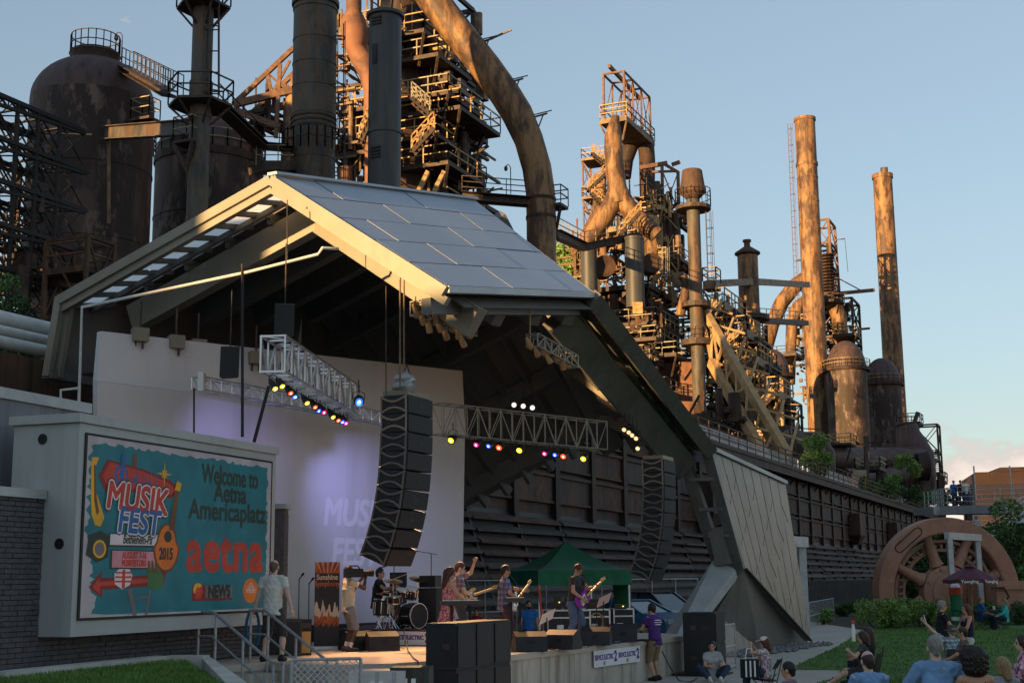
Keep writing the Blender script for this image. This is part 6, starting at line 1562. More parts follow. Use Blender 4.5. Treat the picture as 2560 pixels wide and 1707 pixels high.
# cases and barrier before the stage
for i, (px, py, w_, mat_) in enumerate(((950, 1673, .9, 'alu'), (1030, 1665, .62, 'case_olive'))):
    q = W(px, py, 22.2); g0 = gz(q.x, 22.2); th = thing('road_case', ('silver ribbed road case behind the mesh gate', 'olive road case beside the subwoofers')[i], 'case', V((q.x, q.y, g0)), R(-4)); h_ = q.z - g0
    MB().box((0, 0, h_ / 2), (w_, .55, h_)).build('shell', mat_, th, world=False)
    for x in (-.3, 0, .3): MB().box((x * w_, -.28, h_ / 2), (.06, .03, h_ * .96)).build('rib', 'galv' if i == 0 else 'steel', th, world=False)
    MB().box((0, -.285, h_ * .75), (.2, .012, .1)).build('label_plate', 'paper', th, world=False)
def mesh_mat(name, c, sc, th_):
    m = bpy.data.materials.new(name); m.use_nodes = True; t = m.node_tree; b = t.nodes['Principled BSDF']; b.inputs['Base Color'].default_value = (*c, 1); b.inputs['Metallic'].default_value = .5; b.inputs['Roughness'].default_value = .45
    uv = t.nodes.new('ShaderNodeUVMap'); se = t.nodes.new('ShaderNodeSeparateXYZ'); t.links.new(uv.outputs[0], se.inputs[0]); outs = []
    for sgn in (1, -1):
        a = t.nodes.new('ShaderNodeMath'); a.operation = 'MULTIPLY_ADD'; a.inputs[1].default_value = sgn; t.links.new(se.outputs['Y'], a.inputs[0]); t.links.new(se.outputs['X'], a.inputs[2])
        q = t.nodes.new('ShaderNodeMath'); q.operation = 'MULTIPLY'; q.inputs[1].default_value = sc; t.links.new(a.outputs[0], q.inputs[0]); f = t.nodes.new('ShaderNodeMath'); f.operation = 'FRACT'; t.links.new(q.outputs[0], f.inputs[0]); l = t.nodes.new('ShaderNodeMath'); l.operation = 'LESS_THAN'; l.inputs[1].default_value = th_; t.links.new(f.outputs[0], l.inputs[0]); outs.append(l)
    mx = t.nodes.new('ShaderNodeMath'); mx.operation = 'MAXIMUM'; t.links.new(outs[0].outputs[0], mx.inputs[0]); t.links.new(outs[1].outputs[0], mx.inputs[1])
    tb = t.nodes.new('ShaderNodeBsdfTransparent'); ms = t.nodes.new('ShaderNodeMixShader'); t.links.new(mx.outputs[0], ms.inputs['Fac']); t.links.new(tb.outputs[0], ms.inputs[1]); t.links.new(b.outputs[0], ms.inputs[2]); t.links.new(ms.outputs[0], t.nodes['Material Output'].inputs['Surface']); MT[name] = m
mesh_mat('chainlink', (.5, .5, .5), 12.0, .16); mesh_mat('chainlink_dark', (.25, .25, .26), 11.0, .06)
def netting(th, p, q, h_, mat):
    o = MB().add([p, q, V(q) + ZZ * h_, V(p) + ZZ * h_], [(0, 1, 2, 3)]).build('mesh', mat, th); uv = o.data.uv_layers.new(name='UVMap'); L_ = (V(q) - V(p)).length
    co = {0: (0, 0), 1: (L_, 0), 2: (L_, h_), 3: (0, h_)}
    for lp in o.data.loops:
        v = o.data.vertices[lp.vertex_index].co; d_ = (V((v.x, v.y, 0)) - V((o.data.vertices[0].co.x, o.data.vertices[0].co.y, 0))).length; uv.data[lp.index].uv = (d_, v.z)
    return o
def gate(name, label, a, b, zb_, h_, mat, n_=1, net='chainlink', r=.022, cat='fence'):
    a = V(a); b = V(b); a.z = zb_; b.z = zb_; th = thing(name, label, cat, a.lerp(b, .5)); 
    for k in range(n_ + 1): p = a.lerp(b, k / n_); MB().tube(p, p + ZZ * h_, r, n=8).build('post', mat, th, 40)
    for hh in (.08, h_ * .52, h_): MB().tube(a + ZZ * hh, b + ZZ * hh, r * .9, n=8).build('rail', mat, th, 40)
    netting(th, a + ZZ * .05, b + ZZ * .05, h_ - .06, net); return th
gate('mesh_gate', 'low galvanised mesh gate in front of the stage steps', W(728, 1650, 18), W(902, 1648, 18.2), .30, W(810, 1648, 18).z - .30, 'galv', 1, 'chainlink', .022, 'gate')
gate('temporary_fence', 'long wire mesh fence behind the stage before the trestle', V((XG(1130, 46), 46, 0)), V((XG(1745, 57), 57, 0)), .2, 2.2, 'galv', 9, 'chainlink_dark')
gate('crowd_barrier', 'galvanised crowd barrier beside the path, right of the slanting leg', g(2025, 1572), g(2086, 1548), gz(0, 50), 1.15, 'galv', 1)
gate('crowd_barrier', 'short galvanised barrier between loudspeaker stack and leg base', V((XG(1806, 36), 36, 0)), V((XG(1832, 37), 37, 0)), gz(0, 36), 1.15, 'galv', 1)
# ================================================================== tent and cars behind the stage
tn_c = V((XG(1415, 42.5), 42.5, gz(0, 42))); tn = thing('canopy_tent', 'green pop-up canopy tent behind the stage', 'tent', tn_c, R(20)); hw = 1.5; ez = 2.55; vz = 2.1; pz_t = W(1420, 1352, 42.5).z - tn_c.z
def cv(x, y, z): return V((x, y, z))
K_ = 8; m = MB(); 
for sx, sy, ax in ((0, -1, 0), (1, 0, 1), (0, 1, 0), (-1, 0, 1)):
    rows_ = []
    for i in range(K_ + 1):
        f = i / K_; row = []
        zc = ez + (pz_t - ez) * (f ** 1.45)
        for j in range(K_ + 1):
            g_ = (j / K_ * 2 - 1) * (1 - f) * hw; o = (1 - f) * hw
            x, y = (g_, sy * o) if ax == 0 else (sx * o, g_); sag = .10 * math.sin(math.pi * j / K_) * (1 - f) * f * 2
            row.append((x, y, zc - sag))
        rows_.append(row)
    vs = [p for r_ in rows_ for p in r_]; m.add(vs, [(i * (K_ + 1) + j, i * (K_ + 1) + j + 1, (i + 1) * (K_ + 1) + j + 1, (i + 1) * (K_ + 1) + j) for i in range(K_) for j in range(K_)])
m.build('canopy', 'tent_green', tn, 60, world=False)
m = MB()
for (ax_, ay_), (bx_, by_) in (((-1, -1), (1, -1)), ((1, -1), (1, 1)), ((1, 1), (-1, 1)), ((-1, 1), (-1, -1))):
    for i in range(12):
        p = V((ax_, ay_)).lerp(V((bx_, by_)), i / 12) * hw; q = V((ax_, ay_)).lerp(V((bx_, by_)), (i + 1) / 12) * hw; w1 = .02 * math.sin(i * 1.7); w2 = .02 * math.sin((i + 1) * 1.7)
        m.add([(p.x, p.y, ez), (q.x, q.y, ez), (q.x * (1 + w2), q.y * (1 + w2), vz), (p.x * (1 + w1), p.y * (1 + w1), vz)], [(0, 1, 2, 3)])
m.build('valance', 'tent_green', tn, world=False)
for x in (-1, 1):
    for y in (-1, 1): MB().box((x * (hw - .05), y * (hw - .05), ez / 2), (.05, .05, ez)).build('leg', 'alu', tn, world=False)
m = MB()
for i in range(14):
    f0, f1_ = i / 14, (i + 1) / 14; wv = lambda f: .06 * math.sin(f * 22)
    pa = lambda f, z: (hw - .02 + wv(f), -hw + .02 + f * 1.3 * (1 - .35 * (1 - z / vz)), z)
    m.add([pa(f0, vz), pa(f1_, vz), pa(f1_, .1), pa(f0, .1)], [(0, 1, 2, 3)])
m.build('side_curtain', 'tent_green', tn, 50, world=False)
rp_ = thing('red_pole', 'thin red pole leaning by the tent leg', 'pole', SP(1352, 38)); MB().tube(W(1346, 1460, 38.9), W(1358, 1572, 38.9), .03).build('pole', 'red_pole', rp_, 40)
def car(label, loc, rz, mat, suv=False):
    th = thing('parked_car', label, 'car', loc, rz, group='cars parked behind the stage'); h_ = 1.65 if suv else 1.45; hl = 2.25
    side = [(-hl, .35), (-hl, .95), (-hl + .15, 1.02), (1.05, 1.02), (hl - .1, .82), (hl, .7), (hl, .35)]
    m = MB(); wv = [.86 if z < .6 else .88 if z < .9 else .82 for x, z in side]
    vs = [(x, -w_, z) for (x, z), w_ in zip(side, wv)] + [(x, w_, z) for (x, z), w_ in zip(side, wv)]; k = len(side)
    m.add(vs, [tuple(range(k)), tuple(reversed(range(k, 2 * k)))] + [(i, (i + 1) % k, k + (i + 1) % k, k + i) for i in range(k)]); m.build('body', mat, th, world=False)
    cb = [(-1.9 if suv else -1.5, 1.02, .80), (-1.6 if suv else -.95, h_ - .03, .62), (.1, h_ - .02, .62), (1.0, 1.02, .80)]
    m = MB(); vs = [(x, -w_, z) for x, z, w_ in cb] + [(x, w_, z) for x, z, w_ in cb]; m.add(vs, [(0, 1, 2, 3), (7, 6, 5, 4), (0, 4, 5, 1), (1, 5, 6, 2), (2, 6, 7, 3), (3, 7, 4, 0)]); m.build('glazing', 'glass_dark', th, world=False)
    MB().box((-.75 if suv else -.42, 0, h_), (1.75 if suv else 1.12, 1.26, .05)).build('roof', mat, th, world=False)
    for s in (-1, 1):
        MB().bar((.1, s * .63, h_ - .01), (1.02, s * .81, 1.02), .07).build('pillar', mat, th, world=False); MB().bar((-1.6 if suv else -.95, s * .63, h_ - .01), (-1.92 if suv else -1.5, s * .81, 1.02), .09).build('pillar', mat, th, world=False); MB().bar((-.5, s * .63, h_ - .01), (-.5, s * .81, 1.02), .06).build('pillar', mat, th, world=False)
        for x in (-1.4, 1.4):
            wh = MB().lathe((x, s * .8, .33), [(.2, -.1), (.33, -.1), (.33, .1), (.2, .1)], 20, axis=(0, 1, 0)).build('wheel', 'rubber', th, 40, world=False); MB().lathe((x, s * .82, .33), [(.001, -.1), (.2, -.1), (.2, .09), (.001, .09)], 14, axis=(0, 1, 0)).build('rim', 'alu', wh, 40, world=False)
        MB().box((hl - .04, s * .62, .72), (.1, .3, .12)).build('headlight', 'galv', th, world=False); MB().box((-hl, s * .66, .85), (.06, .22, .16)).build('tail_light', 'red_pole', th, world=False); MB().box((.78, s * .95, 1.05), (.1, .16, .12)).build('mirror', mat, th, world=False)
car('black parked car whose windscreen shows beside the slanting leg', V((XG(1650, 51.5), 51.5, gz(0, 51))), R(-48), 'car_black', True); car('blue parked car next to the black one, behind the stage racks', V((XG(1585, 49.5), 49.5, gz(0, 49))), R(-48), 'car_blue'); car('white parked car glimpsed through the gap of the leg base', V((XG(1822, 52), 52, gz(0, 52))), R(130), 'car_white', True)
# ================================================================== flywheel, frames, fences on the right
WY = 66.0; wc = W(2366, 1482, WY); wr_ = rp(184, WY); wax = V((.16, -.987, 0)).normalized()
fw_ = thing('flywheel', 'giant red-brown cast iron flywheel half sunk beyond the hedge', 'flywheel', V((wc.x, wc.y, 0)))
MB().lathe(wc, [(wr_ * .80, -.42), (wr_ * .985, -.42), (wr_, -.38), (wr_, .38), (wr_ * .985, .42), (wr_ * .80, .42), (wr_ * .78, .36), (wr_ * .78, -.36), (wr_ * .80, -.42)], 72, axis=wax).build('rim', 'wheel_red', fw_, 35)
for r0_, r1_, o in ((.67, .71, -.25), (.55, .59, -.35)):
    MB().lathe(wc + wax * o, [(wr_ * r0_, -.12), (wr_ * r1_, -.12), (wr_ * r1_, .12), (wr_ * r0_, .12), (wr_ * r0_, -.12)], 64, axis=wax).build('inner_ring', 'wheel_red', fw_, 35)
hub = MB().lathe(wc, [(.001, .5), (wr_ * .22, .5), (wr_ * .25, .45), (wr_ * .25, .40), (wr_ * .34, .36), (wr_ * .36, .30), (wr_ * .36, -.3), (.001, -.3)], 48, axis=wax).build('hub', 'wheel_red', fw_, 35)
ws = V((-wax.y, wax.x, 0)).normalized()
for i in range(8):
    a = R(18 + 45 * i); d = ws * math.cos(a) + ZZ * math.sin(a); MB().path([wc + d * wr_ * .38, wc + d * wr_ * .45, wc + d * wr_ * .72, wc + d * wr_ * .82], [.36, .27, .21, .34], 12).build('spoke', 'wheel_red', fw_, 50)
    MB().lathe(wc + d * wr_ * .32 + wax * .36, [(.001, .08), (.09, .08), (.09, -.02)], 6, axis=wax).build('bolt', 'wheel_red', hub)
m = MB()
for i in range(44):
    a = i / 44 * 6.2832; d = ws * math.cos(a) + ZZ * math.sin(a); t_ = ws * -math.sin(a) + ZZ * math.cos(a); m.obox(wc + d * wr_ * .62 - wax * .26, d * .10, t_ * .05, wax * .08)
m.build('gear_teeth', 'wheel_red', fw_)
sl_ = []
for k in range(24):
    t = k / 24 * 6.2832; dx = .62 * math.copysign(1, math.cos(t)) + .2 * math.cos(t); dz = .2 * math.sin(t); a = R(128); rad = ws * math.cos(a) + ZZ * math.sin(a); tan = ws * -math.sin(a) + ZZ * math.cos(a); sl_.append(wc + rad * (wr_ * .89 + dz) + tan * dx + wax * .43)
MB().path(sl_ + [sl_[0]], .025, 6, caps=False).build('cast_oval', 'rust_dark', fw_)
hs2 = thing('engine_casing', 'red-brown cast casing beside the flywheel at the right edge', 'machinery', base(2530, 1500, 63)); q = V((W(2490, 1455, 63).x, 63, 0))
MB().prism([q, q + V((9, 1.5, 0)), q + V((8, 4, 0)), q + V((-.5, 2.5, 0))], ZZ * W(2500, 1452, 63).z).build('casing', 'wheel_red', hs2); MB().bar(q + V((0, -.05, 1.9)), q + V((9, 1.45, 1.9)), .12, .2).build('flange', 'wheel_red', hs2)
MB().path([W(2478, 1470, 62.8), W(2510, 1468, 62.8), W(2522, 1490, 62.8), W(2508, 1512, 62.8)], .05, 6).build('bent_pipe', 'rust_dark', hs2, 40)
def goal(label, pxl, pxr, ptop, Y, w_, skew):
    a = base(pxl, 1450, Y); b = base(pxr, 1450, Y + skew); zt_ = W(pxl, ptop, Y).z; th = thing('steel_portal', label, 'frame', a.lerp(b, .5) * 1)
    MB().bar(a, V((a.x, a.y, zt_)), w_).build('post', 'galv', th); MB().bar(b, V((b.x, b.y, zt_)), w_).build('post', 'galv', th); MB().bar(V((a.x - w_ / 2, a.y, zt_ + w_ / 2)), V((b.x + w_ / 2, b.y, zt_ + w_ / 2)), w_ * .98, w_ * 1.4).build('lintel', 'galv', th)
goal('grey steel portal frame standing before the flywheel', 2380, 2450, 1345, 60.5, .22, 3.5); goal('grey steel portal frame just right of the slanting leg', 1984, 2008, 1362, 51.5, .28, 1.5)
sf = thing('slatted_fence', 'dark vertical slat fence between leg and flywheel', 'fence', base(2110, 1500, 80)); a = base(2020, 1450, 74); b = base(2250, 1450, 90); a.z = b.z = .3; dd = (b - a); k_ = 80
for hh in (.4, 1.7): MB().bar(a + ZZ * hh, b + ZZ * hh, .06, .1).build('rail', 'fence_dark', sf)
ss = None
for i in range(k_):
    p = a.lerp(b, (i + .5) / k_) - V(sf.location)
    if ss is None: ss = MB().box((0, -.05, 1.0), (.19, .03, 1.9), math.atan2(dd.y, dd.x)).build('slat', 'fence_dark', sf, world=False); ss.location = p
    else: inst(ss, sf, p)
# ================================================================== plants
def leaf_cloud(name, mat, parent, blobs, n, size, seed, squash=.8):
    rg = np.random.default_rng(seed); vs = []; fs = []; tot = sum(b[3] ** 2 for b in blobs)
    for (x, y, z, r) in blobs:
        k = int(n * r * r / tot); d = rg.normal(size=(k, 3)); d /= np.linalg.norm(d, axis=1)[:, None]; rad = r * (.45 + .6 * rg.random(k) ** .6); c = np.array([x, y, z]) + d * rad[:, None] * np.array([1, 1, squash])
        u = rg.normal(size=(k, 3)); u /= np.linalg.norm(u, axis=1)[:, None]; v = np.cross(u, rg.normal(size=(k, 3))); v /= np.linalg.norm(v, axis=1)[:, None] + 1e-9; s = size * (.6 + .8 * rg.random(k))[:, None]
        q = np.stack([c - u * s, c + v * s * .45, c + u * s, c - v * s * .45], 1).reshape(-1, 3); b0 = len(vs); vs += q.tolist(); fs += [(b0 + 4 * i, b0 + 4 * i + 1, b0 + 4 * i + 2, b0 + 4 * i + 3) for i in range(k)]
    o = MB(); o.v = [tuple(p) for p in vs]; o.f = fs; o.mi = [0] * len(fs); inv = MATW[parent.name].inverted(); me = bpy.data.meshes.new(name); me.from_pydata([tuple(inv @ V(p)) for p in o.v], [], fs); me.materials.append(MT[mat]); return link(name, me, parent)
def shrub(name, label, cat, p, blobs, n, size, mat, seed, stems=4, trunk=.03):
    p = V(p); th = thing(name, label, cat, p * 1); rg = random.Random(seed); bl = [(p.x + x, p.y + y, p.z + z, r) for x, y, z, r in blobs]
    leaf_cloud('foliage' if cat != 'tree' else 'crown', mat, th, bl, n, size, seed)
    if cat == 'tree':
        top = max(b[2] for b in blobs); MB().path([p - ZZ * .1, p + V((.05, 0, top * .4)), p + V((0, .05, top * .9))], [trunk * 1.4, trunk, trunk * .4], 10).build('trunk', 'bark', th, 50)
        for b in blobs[:7]: MB().path([p + ZZ * top * .35, p + V((b[0] * .6, b[1] * .6, b[2] * .75)), p + V((b[0], b[1], b[2]))], [trunk * .5, trunk * .35, trunk * .12], 7).build('limb', 'bark', th, 50)
    else:
        for k in range(stems): b = blobs[k % len(blobs)]; MB().path([p + V((b[0] * .4, b[1] * .4, -.05)), p + V((b[0] * .8, b[1] * .8, b[2] * .6)), p + V((b[0], b[1], b[2]))], [trunk, trunk * .7, trunk * .3], 6).build('stem', 'bark', th, 50)
    return th
def rb(n, rx, ry, z0_, z1_, r0_, r1_, seed): rg = random.Random(seed); return [(rg.uniform(-rx, rx), rg.uniform(-ry, ry), rg.uniform(z0_, z1_), rg.uniform(r0_, r1_)) for _ in range(n)]
for i, (px, Y, sc, mat_) in enumerate(((2195, 57, 1.0, 'leaf_light'), (2245, 57.5, 1.1, 'leaf'), (2300, 58, 1.05, 'leaf_light'), (2350, 59, .9, 'leaf'), (2470, 60, .7, 'leaf'), (2535, 60, .7, 'leaf_dark'))):
    shrub('garden_shrub', 'leafy green garden shrub before the flywheel, %s from the left' % ORD[i], 'shrub', V((XG(px, Y), Y, gz(0, Y))), rb(14, .75 * sc, .6, .3, .95 * sc, .28, .45, 70 + i), 3600, .055, mat_, 80 + i)
for i, (px, py) in enumerate(((2050, 1560), (2110, 1540), (1995, 1555))):
    p = g(px, py); shrub('ornamental_grass', 'tuft of ornamental grass by the path, %s' % ('beside the crowd barrier', 'beyond the crowd barrier', 'tucked behind the leg')[i], 'plant', p, rb(6, .5, .4, .15, .55, .2, .35, 90 + i), 1200, .08, 'leaf' if i else 'leaf_light', 95 + i)
for i, (px, Y, hgt, rx) in enumerate(((2545, 74, 5.2, 1.5), (2600, 70, 5.5, 1.8), (2520, 82, 3.8, 1.2))):
    shrub('leafy_tree', 'dense green tree at the right picture edge, %s' % ('tallest in view', 'cut off by the frame', 'smaller one behind')[i], 'tree', V((XG(px, Y), Y, .3)), rb(22, rx, rx, hgt * .25, hgt, .5, .95, 100 + i), 7000, .11, 'leaf_dark' if i != 1 else 'leaf', 105 + i, trunk=.14)
def ttop(t, o): q = TR0 + U * t + N * o; return V((q.x, q.y, TT + .25))
for i, (px, o, mat_, hgt, rx, n_) in enumerate(((2050, .1, 'leaf_light', 3.4, .9, 1800), (2268, .1, 'leaf_light', 6.2, 1.7, 2400), (2195, -.2, 'leaf', 2.2, 2.0, 1600), (2240, -.3, 'leaf_dark', 2.6, 2.5, 1800), (2290, .3, 'leaf', 2.6, 2.2, 1600), (2335, .2, 'leaf', 3.0, 2.2, 1400))):
    tt_ = next(t for t in np.arange(60, 215, .5) if (lambda d: 1280 + d.x / -d.z * FPX)(CR.transposed() @ (ttop(t, o) - V((0, 0, CAMZ)))) > px - 2) if px < 2290 else (196 + (px - 2290) * .08)
    shrub('wild_shrub', 'self-sown shrub on the trestle top, %s from the left' % ORD[i], 'shrub', ttop(min(tt_, 200), o), rb(10, rx, rx * .7, hgt * .2, hgt, .5, .9, 120 + i), n_, .16, mat_, 125 + i, trunk=.06)
for i, (px, py, Y) in enumerate(((8, 745, 41), (62, 765, 40), (-35, 710, 42))):
    p = W(px, py, Y); p.z = 8.0
    shrub('wild_shrub', 'dark self-sown bush above the white pipes at far left, %s one' % ORD[i], 'shrub', p, rb(9, .5, .5, .5, W(px, py - 50, Y).z - 8.0, .25, .42, 140 + i), 1500, .07, 'leaf_dark' if i else 'leaf', 145 + i)
for i, (px, py, hgt) in enumerate(((1415, 650, 8), (1440, 640, 7))):
    p = W(px, 760, 200); shrub('hill_tree', 'sunlit tree seen through the gap behind the downcomer, %s' % ('left', 'right')[i], 'tree', V((p.x, p.y, 0)), rb(14, 3, 3, W(px, 720, 200).z, W(px, 615, 200).z, 1.2, 2.0, 150 + i), 3500, .35, 'leaf_light', 155 + i, trunk=.5)
for i, (px, Y, hgt, rx) in enumerate(((2345, 96, 5.2, 2.0), (2400, 98, 5.4, 2.2), (2455, 97, 5.0, 2.2), (2300, 100, 4.4, 2.0))):
    shrub('leafy_tree', 'dark tree beyond the flywheel below the footbridge, %s' % ('left of the portal', 'behind the portal', 'right of the portal', 'leftmost one')[i], 'tree', V((XG(px, Y), Y, .35)), rb(22, rx, rx, .6, hgt, .7, 1.1, 160 + i), 5200, .16, 'leaf_dark', 165 + i, trunk=.16)
rk = MB(); rg = random.Random(6)
for i in range(420):
    t = rg.random(); p = (g(1800, 1640)).lerp(g(2010, 1609), t) + V((rg.uniform(-.1, .9), rg.uniform(-.7, .1), 0)); s = rg.uniform(.05, .13); p.z = gz(p.x, p.y) + s * .3
    vs = [p + V((rg.uniform(.7, 1.2) * s * x, rg.uniform(.7, 1.2) * s * y, rg.uniform(.5, .9) * s * z)) for x, y, z in ((1, 0, 0), (-1, 0, 0), (0, 1, 0), (0, -1, 0), (0, 0, 1), (0, 0, -1))]
    rk.add(vs, [(0, 2, 4), (2, 1, 4), (1, 3, 4), (3, 0, 4), (2, 0, 5), (1, 2, 5), (3, 1, 5), (0, 3, 5)])
tag(rk.build('river_stones', 'stone'), 'grey river stones strewn along the leg base', 'stones', kind='stuff')
# ================================================================== umbrella table
ub = W(2430, 1500, 55.5); ub.z = gz(0, 55.5); um = thing('parasol', 'dark maroon parasol with white lettering over the picnic table', 'parasol', ub); MB().tube((0, 0, 0), (0, 0, 2.55), .028).build('pole', 'wood', um, 40, world=False)
n_ = 8; R0 = 1.12; zt_, ze = 2.5, 1.98; m = MB(); rows_ = []
for i in range(7):
    f = i / 6; rows_.append([(R0 * f * math.cos(k / 32 * 6.2832) * (1 - .06 * f * abs(math.sin(k / 32 * 6.2832 * 4))), R0 * f * math.sin(k / 32 * 6.2832) * (1 - .06 * f * abs(math.sin(k / 32 * 6.2832 * 4))), zt_ - (zt_ - ze) * f ** 1.15 - (.04 * abs(math.sin(k / 32 * 6.2832 * 4)) * f)) for k in range(32)])
vs = [p for r_ in rows_ for p in r_]; m.add(vs, [(i * 32 + k, i * 32 + (k + 1) % 32, (i + 1) * 32 + (k + 1) % 32, (i + 1) * 32 + k) for i in range(6) for k in range(32)])
bot = [(x, y, z - .14) for x, y, z in rows_[-1]]; m.add(rows_[-1] + bot, [(k, (k + 1) % 32, 32 + (k + 1) % 32, 32 + k) for k in range(32)]); m.build('canopy', 'umbrella', um, 40, world=False); MB().lathe((0, 0, 0), [(.28, 2.46), (.12, 2.56), (.03, 2.62), (.001, 2.64)], 16).build('vent_cap', 'umbrella', um, 40, world=False)
for a in (250, 295, 340):
    d = V((math.cos(R(a)), math.sin(R(a)), 0)); ex = V((-d.y, d.x, 0)); text_on('lettering', 'Yuengling', ub + d * (R0 + .012) + ZZ * (ze - .10), ex, ZZ, .17, 'paper', um, bold=.004)
tb_ = thing('picnic_table', 'black picnic table under the maroon parasol', 'table', ub + V((.2, .2, 0))); MB().box((.1, 0, .73), (1.9, .75, .05)).build('table_top', 'black', tb_, world=False)
for x in (-.6, .75): 
    for s in (-1, 1): MB().bar((x, 0, .7), (x + .05, s * .4, 0), .05).build('leg', 'galv', tb_, world=False)
for i, (dx, mat_) in enumerate(((.65, 'paper'), (-.35, 'red_pole'))): cp = thing('drink_cup', ('white paper cup on the picnic table', 'red cup on the picnic table')[i], 'cup', ub + V((.2 + dx, .0, .757))); MB().lathe((0, 0, 0), [(.04, 0), (.055, .16), (.05, .16), (.001, .15)], 14).build('cup', mat_, cp, 40, world=False)
ks = thing('drink_stand', 'green cup-shaped drink stand with red and white top', 'stand', V((XG(2387, 57), 57, gz(0, 57)))); MB().lathe((0, 0, 0), [(.2, 0), (.22, .4), (.24, 1.35), (.001, 1.36)], 20).build('body', 'tent_green', ks, 40, world=False); MB().lathe((0, 0, 0), [(.26, 1.36), (.27, 1.62), (.2, 1.64)], 20).build('top', 'red_pole', ks, 40, world=False); MB().lathe((0, 0, 0), [(.2, 1.64), (.16, 1.75), (.03, 1.86), (.001, 1.88)], 20).build('dome', 'paper', ks, 40, world=False); MB().lathe((0, 0, 0), [(.235, .3), (.245, .45)], 20).build('stripe', 'paper', ks, 40, world=False)
